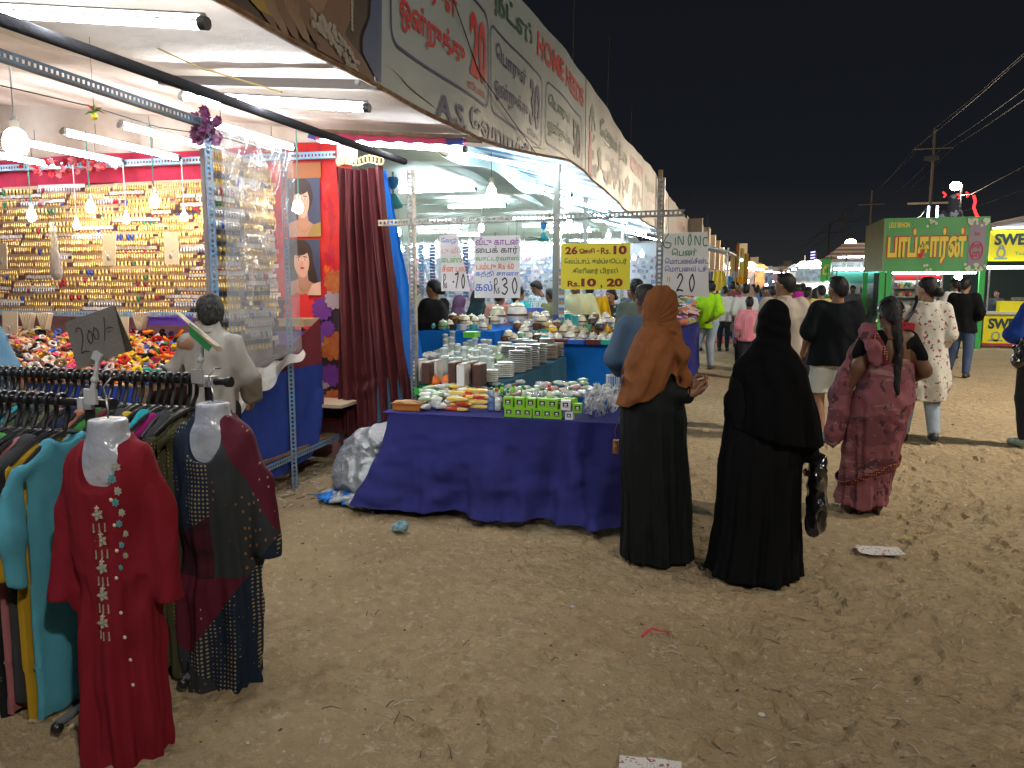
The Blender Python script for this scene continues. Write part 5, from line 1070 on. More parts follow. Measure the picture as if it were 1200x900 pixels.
for i in range(34):
    px = 520 + (i % 8) * 7.5 + rs.normal(0, 1); py = 445 - (i // 8) * 9; p = onZ(px, py, .765); h_ = rs.uniform(.12, .20); z_ = .765
    t = thing('clear_jar', 'tall clear plastic container in the group on the plate table, ' + ('front row' if i < 8 else 'second row' if i < 16 else 'back rows') + (', left side' if i % 8 < 4 else ', right side'), 'jar', (p[0], p[1] + .05, z_), 0, 'clear plastic containers on the plate table')
    part('jar_body', MB().lathe((p[0], p[1] + .05, z_), [(.028, 0), (.033, .006), (.033, h_ - .02), (.036, h_)], 14), JARC, t); part('lid', MB().lathe((p[0], p[1] + .05, z_), [(.034, h_ - .004), (.036, h_), (.036, h_ + .014), (.02, h_ + .018)], 12), mat('lid_white', (.55, .62, .58), .4, alpha=.8), t)
for i, (px, py) in enumerate(((490, 446), (500, 449), (509, 447), (531, 449), (541, 452), (551, 449), (519, 444), (560, 452))):
    p = onZ(px, py, .765); t = thing('storage_box', f'{"brown" if i % 2 else "white"} storage box beside the clear jars, {pos9[i]} from the slotted post', 'box', (p[0], p[1] + .05, .765), 0, 'storage boxes on the plate table'); part('box_body', MB().box((p[0], p[1] + .05, .765 + .08), (.06, .16, .16)), mat('brown_box', (.07, .03, .022), .5) if i % 2 else WB, t, smooth=False)
    part('divider', MB().box((p[0], p[1] + .05, .765 + .166), (.05, .15, .008)), mat('pale_card', (.5, .42, .36), .6), t, smooth=False)
# ceramic jars
JP = [('cream', (.62, .55, .38)), ('brown', (.13, .05, .02)), ('white', (.65, .64, .6)), ('green', (.12, .3, .16)), ('yellow', (.65, .40, .06)), ('black', (.03, .028, .03)), ('teal', (.05, .35, .36))]
protoj = {}
for cn, c in JP:
    for kd in (0, 1):
        t = thing('ceramic_jar', f'{cn} ceramic jar on the jar table', 'jar'); s = 1
        if kd == 0:
            part('pot', MB().lathe((0, 0, 0), [(.03, 0), (.045, .01), (.052, .04), (.046, .068), (.034, .08)], 14), mat('glaze_' + cn, c, .22, coat=.5), t, local=True); part('lid', MB().lathe((0, 0, 0), [(.037, .08), (.039, .084), (.030, .093), (.012, .098), (.006, .100), (.009, .106), (.003, .110)], 12), mat('glaze_cream' if cn != 'cream' else 'glaze_cream', (.62, .55, .38), .22), t, local=True); part('stripe', MB().lathe((0, 0, 0), [(.0525, .035), (.0535, .04), (.0525, .045)], 14), mat('glaze_brown', (.13, .05, .02), .25), t, local=True)
        else:
            part('cup_body', MB().lathe((0, 0, 0), [(.028, 0), (.036, .006), (.040, .06), (.037, .06), (.033, .01)], 14), mat('glaze_' + cn, c, .22, coat=.5), t, local=True); part('handle', MB().tube([(.038 + .022 * math.sin(a), 0, .032 - .022 * math.cos(a)) for a in np.linspace(0, 3.14, 7)], .005, 5), mat('glaze_' + cn), t, local=True)
        protoj[(cn, kd)] = t
used = set(); rs = np.random.default_rng(17)
def putjar(x, y, z, where, group, s=1.0, cn=None):
    cn = cn or JP[int(rs.choice(7, p=[.3, .17, .24, .08, .08, .09, .04]))][0]; kd = int(rs.random() < .35); key = (cn, kd); lb = f'{cn} ceramic {"cup" if kd else "lidded jar"} {where}'; s *= rs.uniform(.9, 1.2)
    if key not in used: used.add(key); t = protoj[key]; t.location = (x, y, z); t.scale = (s, s, s); t.rotation_euler = (0, 0, rs.uniform(0, 6)); t['label'] = lb; t['group'] = group
    else: t = dup(protoj[key], (x, y, z), rs.uniform(0, 6), lb, group, s)
    return t
for j, y in enumerate((8.75, 8.93, 9.12, 9.32, 9.55, 9.8)):
    for x in np.arange(-2.55, -1.0, .125): 
        if rs.random() < .85: putjar(x + rs.normal(0, .01), y + rs.normal(0, .01), .881 + (j > 1) * .05 * (j - 1), 'on the jar table, ' + ['front row', 'second row', 'third row', 'fourth row', 'back rows', 'back rows'][j] + (', left half' if x < -1.8 else ', right half'), 'ceramic jars on the jar table', 1.05 if j < 2 else 1.2)
for j, y in enumerate((9.08, 9.3, 9.55, 9.8)):
    for x in np.arange(-3.95, -2.8, .13): putjar(x, y, .981 + .05 * (j > 1), 'on the second jar table, ' + ('front' if j < 2 else 'back'), 'ceramic jars on the second jar table', 1.1)
for i, (px, y, cn) in enumerate(((583, 10.2, 'cream'), (606, 10.1, 'white'), (627, 10.0, 'yellow'))): p = onY(px, 385, y); t = putjar(p[0], y, 1.03, 'standing tallest at the back of the jars, ' + pos9[i] + ' of three', 'tall ceramic jars', 2.3, cn)
for cn, kd in list(protoj):
    if (cn, kd) not in used: putjar(-2.0 + .1 * kd, 9.9, .99, 'tucked at the back of the jar table', 'ceramic jars on the jar table', 1.0, None) if False else bpy.data.objects.remove(protoj[(cn, kd)])
for o in [o for o in COL.objects if o.type == 'MESH' and o.parent is None and 'category' not in o and 'kind' not in o and o.name.split('.')[0] in ('pot', 'lid', 'stripe', 'cup_body', 'handle')]: bpy.data.objects.remove(o)
for i, (px0, px1, c) in enumerate(((634, 646, (.6, .04, .03)), (647, 665, (.12, .02, .02)), (666, 686, (.02, .12, .6)), (687, 704, (.12, .02, .02)), (705, 720, (.02, .42, .36)))):
    a = onY(px0, 402, 8.6); b_ = onY(px1, 402, 8.6); m = MB(); m.bb(a[0], b_[0] - .01, 8.55, 8.66, .885, .935); single('small_crate', m, mat('crate%d' % i, c, .4), ['red', 'dark maroon', 'bright blue', 'brown', 'teal'][i] + ' shallow crate on the front edge of the jar table' + (', beside the teal one' if i == 3 else ''), 'crate', smooth=False)
# low heap on the small goods table and plate table far parts
m = MB()
for k in range(900): m.box((rs.uniform(-5.5, -3.7), rs.uniform(7.05, 8.5), .81 + rs.uniform(0, .10)), tuple(rs.uniform(.03, .10, 3) * (1, 1, .6)), tuple(rs.uniform(-.6, .6, 3)), mi=int(rs.integers(0, 5)))
for k in range(500): m.box((rs.uniform(-2.9, -2.0), rs.uniform(6.9, 8.3), .775 + rs.uniform(0, .10)), tuple(rs.uniform(.03, .09, 3) * (1, 1, .5)), tuple(rs.uniform(-.5, .5, 3)), mi=int(rs.integers(0, 5)))
o = part('small_goods', m, [WB, mat('pale_green_pack'), CL, mat('plate_white'), mat('glaze_cream')], smooth=False, stuff=True); o['label'] = 'mass of small white goods covering the hall tables'
p = onY(632, 370, 9.9)
def boxthing(px, py, y, w, d, h_, c, label, name='storage_box', cat='box'): p = onY(px, py, y); m = MB(); m.bb(p[0] - w / 2, p[0] + w / 2, y - d / 2, y + d / 2, p[2], p[2] + h_); m.bb(p[0] - w / 2 - .008, p[0] + w / 2 + .008, y - d / 2 - .008, y + d / 2 + .008, p[2] + h_ * .86, p[2] + h_ * .93); return single(name, m, mat('bx_%.2f_%.2f_%.2f' % c, c, .4), label, cat, smooth=False)
boxthing(628, 374, 10.3, .20, .2, .16, (.12, .18, .55), 'blue plastic box by the shopkeeper in the cream shirt'); boxthing(664, 382, 9.4, .12, .1, .15, (.03, .4, .42), 'turquoise carton on the jar table'); boxthing(653, 382, 9.4, .09, .1, .14, (.05, .07, .3), 'navy carton beside the turquoise one'); boxthing(674, 381, 9.5, .09, .1, .12, (.08, .45, .46), 'pale turquoise carton, right of the first')
boxthing(553, 395, 8.2, .13, .2, .06, (.12, .5, .04), 'lime green tray with a black cover behind the plates', 'plastic_tray', 'tray')
# upright stand with small blue cards beside the hall post
t = thing('card_stand', 'tall narrow stand of blue and white cards beside the hall post', 'display stand', tuple(onY(657, 390, 9.2))); p = onY(658, 345, 9.2)
part('stand_board', MB().box(p + (0, .02, 0), (.07, .02, .62)), mat('stand_teal', (.2, .45, .55), .5), t, smooth=False)
for k in range(16):
    for j in (-1, 1): part('card', MB().box(p + (j * .017, .005, -.29 + k * .038), (.028, .004, .028)), [mat('blue_pack'), WB, mat('orange_card', (.5, .2, .1), .5)][k % 3], t, smooth=False)
# ================================================================ PEOPLE (local frame: x to their right, y where they face, z up)
SK = [mat('skin_%d' % i, c, .5, spec=.35, bump=(140, .15, .002), var=(7, tuple(q * .8 for q in c), .5)) for i, c in enumerate([(.26, .13, .075), (.15, .07, .04), (.38, .21, .13)])]
HAIRM = mat('black_hair', (.006, .005, .005), .5, spec=.3, bump=(260, .8, .004)); HAIRG = mat('grey_hair', (.012, .011, .010), .7, spec=.1, bump=(260, .9, .004), var=(60, (.05, .046, .043), .8))
EYEW = mat('eye_white', (.65, .6, .55), .3); LIP = mat('lips', (.22, .07, .055), .5)
def xfm(V, head_c, yaw, pitch, s): return (V * s) @ np.array(Euler((pitch, 0, yaw)).to_matrix()).T + head_c
def head_parts(t, c, yaw, pitch, s, skin, hair, style, v, tash=False, bodymb=None):
    S = SDF((-.1, -.13, -.2), (.1, .14, .14), v)
    S.ball((0, -.012, .03), (.073, .092, .088), .01).ball((0, .02, -.03), (.060, .068, .082), .03).cone((-.028, .03, -.082), (.028, .03, -.082), .024, k=.02).ball((0, .066, -.098), .016, .02)
    S.cone((-.033, .074, .018), (.033, .074, .018), .012, k=.012).ball((.03, .100, .0), .015, .012, sub=True).ball((-.03, .100, .0), .015, .012, sub=True)
    S.cone((0, .086, .006), (0, .106, -.034), .006, .0115, .010).ball((.011, .094, -.038), .008, .006).ball((-.011, .094, -.038), .008, .006)
    S.cone((-.019, .082, -.062), (.019, .082, -.062), .008, k=.008).ball((.073, -.006, -.008), (.009, .019, .030), .006).ball((-.073, -.006, -.008), (.009, .019, .030), .006)
    S.cone((0, -.022, -.06), (0, -.035, -.19), .050, .056, .03)
    m = S.mb(); m.v = [xfm(q, c, yaw, pitch, s) for q in m.v]
    if bodymb is not None: merge(bodymb, m)
    def sub(name, mb, mt): mb.v = [xfm(q, c, yaw, pitch, s) for q in mb.v]; return part(name, mb, mt, t, local=True)
    e = MB(); e.ball((.03, .082, .001), .0125, 10, 7); e.ball((-.03, .082, .001), .0125, 10, 7); e.ball((.03, .0925, .001), (.005, .003, .005), 8, 5, 1); e.ball((-.03, .0925, .001), (.005, .003, .005), 8, 5, 1); sub('eyes', e, [EYEW, HAIRM])
    e = MB()
    for q in (-1, 1): e.tube([(q * .014, .088, .021), (q * .03, .089, .027), (q * .048, .078, .021)], [.003, .0035, .0015], 6)
    if tash: e.tube([(-.024, .083, -.056), (0, .097, -.048), (.024, .083, -.056)], [.003, .007, .003], 6)
    sub('eyebrows', e, hair)
    e = MB(); e.tube([(-.020, .083, -.0645), (-.008, .0915, -.061), (0, .0905, -.0625), (.008, .0915, -.061), (.020, .083, -.0645)], [.002, .0048, .0045, .0048, .002], 7); sub('lips', e, LIP)
    if style != 'none':
        S = SDF((-.13, -.2, -.62 if style == 'braid' else -.26), (.13, .13, .17), v)
        S.ball((0, -.016, .036), (.0835, .102, .094), .01); S.ball((0, -.06, -.01), (.074, .062, .085), .02)
        if style == 'short': S.ball((0, .03, .095), (.055, .055, .032), .02); S.ball((.068, .012, .0), (.012, .02, .04), .01).ball((-.068, .012, .0), (.012, .02, .04), .01)
        S.cut(lambda g: ((g[..., 1] + .004) * .84 - (g[..., 2] + .004) + .008 * np.sin(g[..., 0] * 70)) * .7)
        if style == 'bun': S.cone((0, -.09, -.01), (0, -.135, -.03), .04, .048, .02)
        if style == 'pony': S.chain([(0, -.09, 0), (0, -.135, -.06), (0, -.12, -.18), (.01, -.11, -.24)], [.035, .045, .035, .008], .02)
        if style == 'long': S.chain([(0, -.07, -.02), (0, -.085, -.14), (0, -.08, -.24)], [.075, .07, .04], .02, (1, .6, 1))
        if style == 'braid':
            for k in range(13): z = -.02 - k * .045; x = .012 * (-1) ** k + .02 * math.sin(k * .35); S.ball((x * .7, -.10 - .012 * math.sin(k * .4), z), (.030 - .0014 * k, .026 - .001 * k, .036), .028)
        S.wrinkle(lambda p: .003 * vn(p, (90, 90, 30), 5) + .004 * fbm(p, 30, 2, 8), .02); sub('hair', S.mb(relax=0), hair)
def hand_mb(w, d, n, side, curl, v, s=1.0):
    """w wrist, d pointing direction, n palm normal; five fingers with two bends each, the thumb from the side of the palm"""
    w = np.array(w, float); d = np.array(d, float); d /= np.linalg.norm(d); n = np.array(n, float); n -= d * (n @ d); n /= np.linalg.norm(n); u = np.cross(d, n) * side
    S = SDF(w - .19 * s, w + .19 * s, v); P = lambda a, b, c: w + s * (d * a + u * b + n * c)
    S.cone(P(-.015, 0, 0), P(.02, 0, 0), .026 * s, .028 * s, .01, (1, 1, 1)); 
    for b in (-.026, -.009, .009, .026): S.cone(P(.015, b * .7, 0), P(.085, b, 0), .015 * s, .0125 * s, .012)
    for b, L in ((-.029, .068), (-.010, .082), (.010, .088), (.029, .078)):
        pts = [P(.085, b, 0)]; a = curl * .5; L3 = [L * .42, L * .32, L * .26]; cur = np.array((.085, b, 0.0))
        for q in L3: cur = cur + np.array((math.cos(a) * q, 0, math.sin(a) * q)); a += curl; pts.append(P(*cur))
        S.chain(pts, [.0098 * s, .0092 * s, .0085 * s, .0072 * s], .004)
    S.chain([P(.022, .026, .006), P(.048, .050, .016), P(.075, .052, .028), P(.094, .044, .034)], [.015 * s, .0115 * s, .010 * s, .0075 * s], .008)
    return S.mb(relax=0)
def foldfn(A, seed, f=(8, 8, 4.2), f2=(20, 20, 11)): 
    return lambda p: A * (.55 - np.abs(vn(p + .12 * np.stack([fbm(p, 3, 2, seed), fbm(p, 3, 2, seed + 3), fbm(p, 2.5, 2, seed + 6)], -1), f, seed)) * 1.3) + A * .35 * vn(p, f2, seed + 1)
def person(label, pos, rz, H=1.65, J=None, top=None, bottom=None, skin=0, hair='short', hairm=None, head=(0, 0), shoes=(.03, .025, .02), v=.012, group=None, bulk=1.0, tash=False, seed=0, barefoot=False, shadow=None, hv=None):
    s = H / 1.70; t = thing('person', label, 'person', (pos[0], pos[1], gz(pos[0], pos[1]) if pos[1] < 9 else -.02), rz, group)
    j = dict(pel=(0, 0, .93), ch=(0, 0, 1.24), nk=(0, -.015, 1.43), shl=(-.165, -.01, 1.37), shr=(.165, -.01, 1.37), ell=(-.225, -.03, 1.10), elr=(.225, -.03, 1.10), wrl=(-.235, .05, .86), wrr=(.235, .05, .86),
             hil=(-.09, 0, .89), hir=(.09, 0, .89), knl=(-.10, .03, .49), knr=(.10, .03, .49), anl=(-.10, -.02, .085), anr=(.10, -.02, .085), hd=(0, .01, 1.575), hnl=None, hnr=None, pnl=(1, .2, 0), pnr=(-1, .2, 0), curl=.45, tol=0, tor=0)
    j.update(J or {}); j = {k: (np.array(q, float) * (s if k[:2] not in ('hn', 'pn', 'cu', 'to') else 1) if q is not None and not np.isscalar(q) else q) for k, q in j.items()}
    b = bulk; allp = np.array([j[k] for k in ('pel', 'nk', 'shl', 'shr', 'ell', 'elr', 'wrl', 'wrr', 'knl', 'knr', 'anl', 'anr')]); lo = allp.min(0) - .24 * b; hi = allp.max(0) + .24 * b; lo[2] = -.01
    hv = hv or v * .68; sk = SK[skin]
    # --- body
    S = SDF(lo, hi, v * 1.65); tq = (1.25, .82, 1)
    S.cone(j['pel'], (j['pel'] + j['ch']) / 2, .112 * s * b, .105 * s * b, .04, tq).cone((j['pel'] + j['ch']) / 2, j['ch'], .105 * s * b, .118 * s * b, .04, tq).cone(j['ch'], j['nk'] - (0, 0, .08 * s), .118 * s * b, .07 * s, .04, tq)
    S.cone(j['shl'], j['shr'], .055 * s, k=.04).cone(j['nk'] - (0, 0, .06), j['nk'] + (0, 0, .05), .05 * s, .05 * s, .03)
    for q in 'lr':
        S.cone(j['sh' + q], j['el' + q], .052 * s * b, .040 * s * b, .02).cone(j['el' + q], j['wr' + q], .040 * s * b, .026 * s, .012)
        S.cone(j['hi' + q], j['kn' + q], .086 * s * b, .055 * s * b, .03).cone(j['kn' + q], j['an' + q], .054 * s * b, .036 * s, .015)
        fy = j['to' + q]; f = np.array((-math.sin(fy), math.cos(fy), 0)); a = j['an' + q]; S.chain([a + (0, 0, -.0), a - f * .03 + (0, 0, -.045), a + f * .10 + (0, 0, -.055), a + f * .16 + (0, 0, -.062)], [.036 * s, .036 * s, .030, .022], .02)
    body = S.mb()
    for q, sd in (('l', -1), ('r', 1)):
        d = j['hn' + q] if j['hn' + q] is not None else (j['wr' + q] - j['el' + q]); merge(body, hand_mb(j['wr' + q], d, j['pn' + q], sd, j['curl'], max(.0045, hv * .85), s * .98))
    head_parts(t, j['hd'], R(head[0]), R(head[1]), s, sk, hairm or HAIRM, hair, hv, tash, body)
    part('body', body, sk, t, local=True)
    # --- clothes
    if top:
        S = SDF(lo - .03, hi + .03, v); hem = top.get('hem', .80) * s; lo_ = top.get('loose', .018); c = j['ch']; p = j['pel']; n = j['nk']
        L = lambda z: p + (c - p) * ((z * s - p[2]) / (c[2] - p[2]))
        pr = []
        for z, rx, ry in top.get('prof') or ((top.get('hem', .80), .178, .128), (.95, .170, .122), (1.08, .160, .114), (1.25, .172, .118), (1.35, .150, .092), (1.405, .085, .066), (1.435, .058, .058)):
            q = L(z) if z < 1.25 else c + (n - c) * min(1, (z * s - c[2]) / (n[2] - c[2])); pr.append((z * s, q[0], q[1], rx * s * b + lo_, ry * s * b + lo_))
        nf = top.get('nf', 9); S.column(pr, .03, lambda th, z: top.get('fa', .008) * np.clip((1.3 * s - z) * 2, 0, 1) * np.sin(nf * th + 2 * np.sin(z * 5 + seed)))
        sl = top.get('sleeve', .45)
        for q in 'lr':
            a, e_, w_ = j['sh' + q], j['el' + q], j['wr' + q]; r0 = .060 * s * b + lo_ * .6; r1 = .052 * s * b + lo_ * .8
            if sl <= .5: S.cone(a, a + (e_ - a) * sl * 2, r0, r1 + .004, .03)
            else: S.cone(a, e_, r0, r1, .03).cone(e_, e_ + (w_ - e_) * (sl - .5) * 2, r1, .036 * s + lo_ * .8, .02)
        S.wrinkle(foldfn(top.get('fold', .011), seed)); S.cut(lambda g: (hem + .01 * np.sin(g[..., 0] * 9 + seed) - g[..., 2]))
        part(top.get('name', 'shirt'), S.mb(relax=0 if v < .012 else 1), top['m'], t, local=True)
        if top.get('collar'):
            cb = MB(); a = np.linspace(0, 2 * math.pi, 16, endpoint=False); n_ = j['nk']
            for r_, z_ in ((.062, -.005), (.056, .03)): pass
            cb.tube([n_ + (math.cos(q) * .062 * s, math.sin(q) * .062 * s, .005 - .018 * math.sin(q)) for q in a], .013, 8, closed=True, flat=(1, 1.3)); part('collar', cb, top['m'], t, local=True)
    if bottom:
        S = SDF((lo[0], lo[1], .0), (hi[0], hi[1], 1.1 * s), v * 1.25); lo_ = bottom.get('loose', .014); k_ = bottom.get('kind', 'trousers')
        if k_ in ('trousers', 'shorts'):
            S.cone(j['pel'] + (-.03, 0, 0), j['pel'] + (.03, 0, 0), .118 * s * b + lo_, k=.03, sc=(1.1, .9, .8))
            for q in 'lr':
                S.cone(j['hi' + q], j['kn' + q], .090 * s * b + lo_, .060 * s * b + lo_ + (.02 if k_ == 'shorts' else 0), .03)
                if k_ == 'trousers': S.cone(j['kn' + q], j['an' + q] + (0, 0, .02), .060 * s * b + lo_, .043 * s + lo_, .015)
            if k_ == 'shorts': S.cut(lambda g: bottom['hem'] * s - g[..., 2])
            else: S.cut(lambda g: .05 + .0 * g[..., 2] - g[..., 2])
        else: S.column([(z * s, x, y, rx, ry) for z, x, y, rx, ry in bottom['prof']], .02, lambda th, z: bottom.get('fa', .014) * np.clip((.95 * s - z) * 1.6, 0, 1) * np.sin(bottom.get('nf', 11) * th + 1.5 * np.sin(z * 4)))
        S.wrinkle(foldfn(bottom.get('fold', .008), seed + 5)); part(bottom.get('name', k_), S.mb(), bottom['m'], t, local=True)
    if not barefoot:
        sm = mat('shoe_%.2f_%.2f_%.2f' % shoes, shoes, .5)
        for q in 'lr':
            fy = j['to' + q]; f = np.array((-math.sin(fy), math.cos(fy), 0)); a = j['an' + q]; m = SDF(a - (.24, .24, .12), a + (.24, .24, .12), max(v * .9, .009)); m.chain([a - f * .04 + (0, 0, -.04), a + f * .09 + (0, 0, -.05), a + f * .17 + (0, 0, -.058)], [.045, .040, .032], .02).cone(a - (0, 0, .04), a + (0, 0, .0), .046, .044, .015); zc = a[2] - .087 * s
            m.cut(lambda g: zc + .002 - g[..., 2]); part('shoe', m.mb(), sm, t, local=True)
    return t, j
def onfoot(px, py, depth_from=None): return onZ(px, py)

DENIM = cloth('denim', (.055, .10, .19), var=(5, (.12, .19, .30), .7)); LDEN = cloth('light_denim', (.26, .33, .40), var=(5, (.36, .42, .48), .7)); DARKT = cloth('dark_trouser', (.02, .02, .025))
BLK = cloth('black_cotton', (.0065, .0065, .0075), rough=.9, spec=.1); WHC = cloth('white_cotton', (.60, .59, .56)); ABAYA = cloth('black_abaya', (.0035, .0038, .0045), rough=.75, spec=.12, bump=(300, .3, .002))

# ---------------- woman in black abaya and brown headscarf, facing right
def woman_brown():
    p = onZ(769, 651); t = thing('person', 'woman in a long black abaya and rust brown headscarf standing by the blue table', 'person', (p[0], p[1], -.01), R(-68))
    t.scale = (.93, .90, 1); S = SDF((-.34, -.36, 0), (.34, .34, 1.28), .0095); fo = rfold(.024, 7, 1.2, 1.05)
    S.column([(.012, 0, .0, .205, .222), (.30, 0, -.01, .20, .214), (.64, 0, -.03, .195, .205), (.88, 0, -.04, .185, .195), (.98, 0, -.045, .165, .16), (1.10, 0, -.04, .14, .12), (1.20, 0, -.03, .10, .08), (1.26, 0, -.03, .07, .06)], .02, fo)
    S.chain([(.04, -.05, 1.10), (.095, -.045, .965), (.135, .13, .95)], [.05, .054, .046], .025).chain([(-.12, -.035, 1.17), (-.17, -.02, .98), (-.05, .19, .985)], [.06, .06, .045], .025)
    S.wrinkle(foldfn(.009, 3, (9, 9, 3))); part('abaya', S.mb(), cloth('green_black_abaya', (.005, .0078, .0078), rough=.7, spec=.2, bump=(300, .3, .002)), t, local=True)
    # headscarf
    S = SDF((-.32, -.36, .80), (.32, .26, 1.58), .0075); hc = np.array((0, .005, 1.435))
    S.ball(hc + (0, -.012, .012), (.092, .107, .104), .02).ball(hc + (0, -.02, -.04), (.082, .096, .09), .04)
    S.cone((0, -.02, 1.36), (0, -.025, 1.28), .082, .10, .04, (1, 1, 1))
    a = np.linspace(0, 2 * math.pi, 13); S.chain([(math.cos(q) * .095, -.015 + math.sin(q) * .095, 1.295 + .028 * math.sin(q)) for q in a], [.032] * 13, .02)
    S.column([(.84, 0, -.075, .205, .195), (1.0, 0, -.065, .20, .18), (1.12, 0, -.055, .195, .152), (1.20, 0, -.045, .17, .13), (1.27, 0, -.03, .135, .12), (1.31, 0, -.025, .09, .09)], .03)
    S.chain([(.06, .07, 1.29), (.11, .095, 1.17), (.09, .12, 1.06), (.08, .125, 1.0)], [.035, .038, .034, .02], .03)
    S.ball(hc + (0, .155, -.01), (.07, .09, .088), .012, sub=True)
    def fl(p):
        x, y, z = p[:, 0], p[:, 1], p[:, 2]; q = y * 1.0 + (1.45 - z) * .62 + .05 * fbm(p, 5, 2, 2); w = np.clip((1.34 - z) * 5, 0, 1)
        r1 = np.sin(q * 62 + 2.5 * vn(p, 4, 9)) * .0085 * np.clip((z - .8) * 5, 0, 1); r2 = .026 * (.5 - np.abs(vn(p + .1 * vn(p, 3, 4)[:, None], (9, 9, 5.5), 21))) * w; head_ = np.sin((np.arctan2(z - 1.34, y + .1)) * 26 + x * 18) * .0034 * (1 - w); return r1 * w + r2 + head_ + .0015 * vn(p, 60, 3)
    S.wrinkle(fl)
    def hem(g): x, y = g[..., 0], g[..., 1]; zl = np.where(y < -.03, .885 + np.clip(y + .26, 0, 1) ** 1.1 * .50, 1.0) + .07 * np.exp(-((y - .02) / .045) ** 2) * (x > 0) - .0 * x + .006 * np.sin(y * 60); zl = np.where(y > .08, .985, zl); return zl - g[..., 2]
    S.cut(hem); S.cut(lambda g: 0 * g[..., 2] - 1)
    part('headscarf', S.mb(), cloth('rust_brown_scarf', (.235, .088, .030), rough=.9, var=(6, (.16, .055, .018), .7), bump=(220, .5, .003)), t, local=True)
    body = MB(); head_parts(t, hc, R(4), 0, .93, SK[0], HAIRM, 'none', .006, bodymb=body)
    merge(body, hand_mb((.150, .150, .968), (-.35, .9, .12), (-.6, 0, .8), 1, .75, .0045, .92)); merge(body, hand_mb((-.04, .195, .985), (.45, .75, .1), (.7, 0, .7), -1, .8, .0045, .92))
    S = SDF((-.16, -.12, 0), (.16, .2, 1.2), .02); S.cone((0, -.03, .9), (0, -.03, 1.1), .1, .1).cone((.08, 0, .86), (.08, .02, .07), .07, .035).cone((-.08, 0, .86), (-.08, .02, .07), .07, .035).cone((.08, 0, .04), (.08, .1, .03), .035, .025).cone((-.08, 0, .04), (-.08, .1, .03), .035, .025); merge(body, S.mb())
    part('body', body, SK[0], t, local=True)
    g = MB(); 
    for q in (-1, 1): g.tube([hc + (q * .03 + math.cos(a) * .021, .098, .002 + math.sin(a) * .017) for a in np.linspace(0, 6.28, 12, endpoint=False)], .0022, 5, closed=True)
    g.tube([hc + (.05, .095, .004), hc + (.078, .03, .006)], .002, 5); part('spectacles', g, M_BLACKP, t, local=True)
    cb = MB(); cb.tube([(.14 + .034 * math.cos(a), .125 + .01 * math.sin(a), .966 + .034 * math.sin(a)) for a in np.linspace(0, 6.28, 14, endpoint=False)], .005, 6, closed=True); part('cuff', cb, ABAYA, t, local=True)
    # little hand bag hanging on the hidden side
    q = p + np.array((-.245, .02, .62)); b = thing('hand_bag', 'small tan purse with a thin strap hanging behind the woman in the brown scarf', 'bag', tuple(q)); part('purse', MB().box(q + (0, 0, 0), (.03, .05, .075)), mat('tan_leather', (.30, .12, .05), .4), b); part('clasp', MB().box(q + (0, -.028, .01), (.018, .006, .02)), mat('brass', (.6, .4, .15), .3, .8), b); part('strap', MB().tube([q + (0, 0, .03), q + (-.008, 0, .09), q + (.03, 0, .2)], .003, 5), mat('tan_leather'), b)
woman_brown()
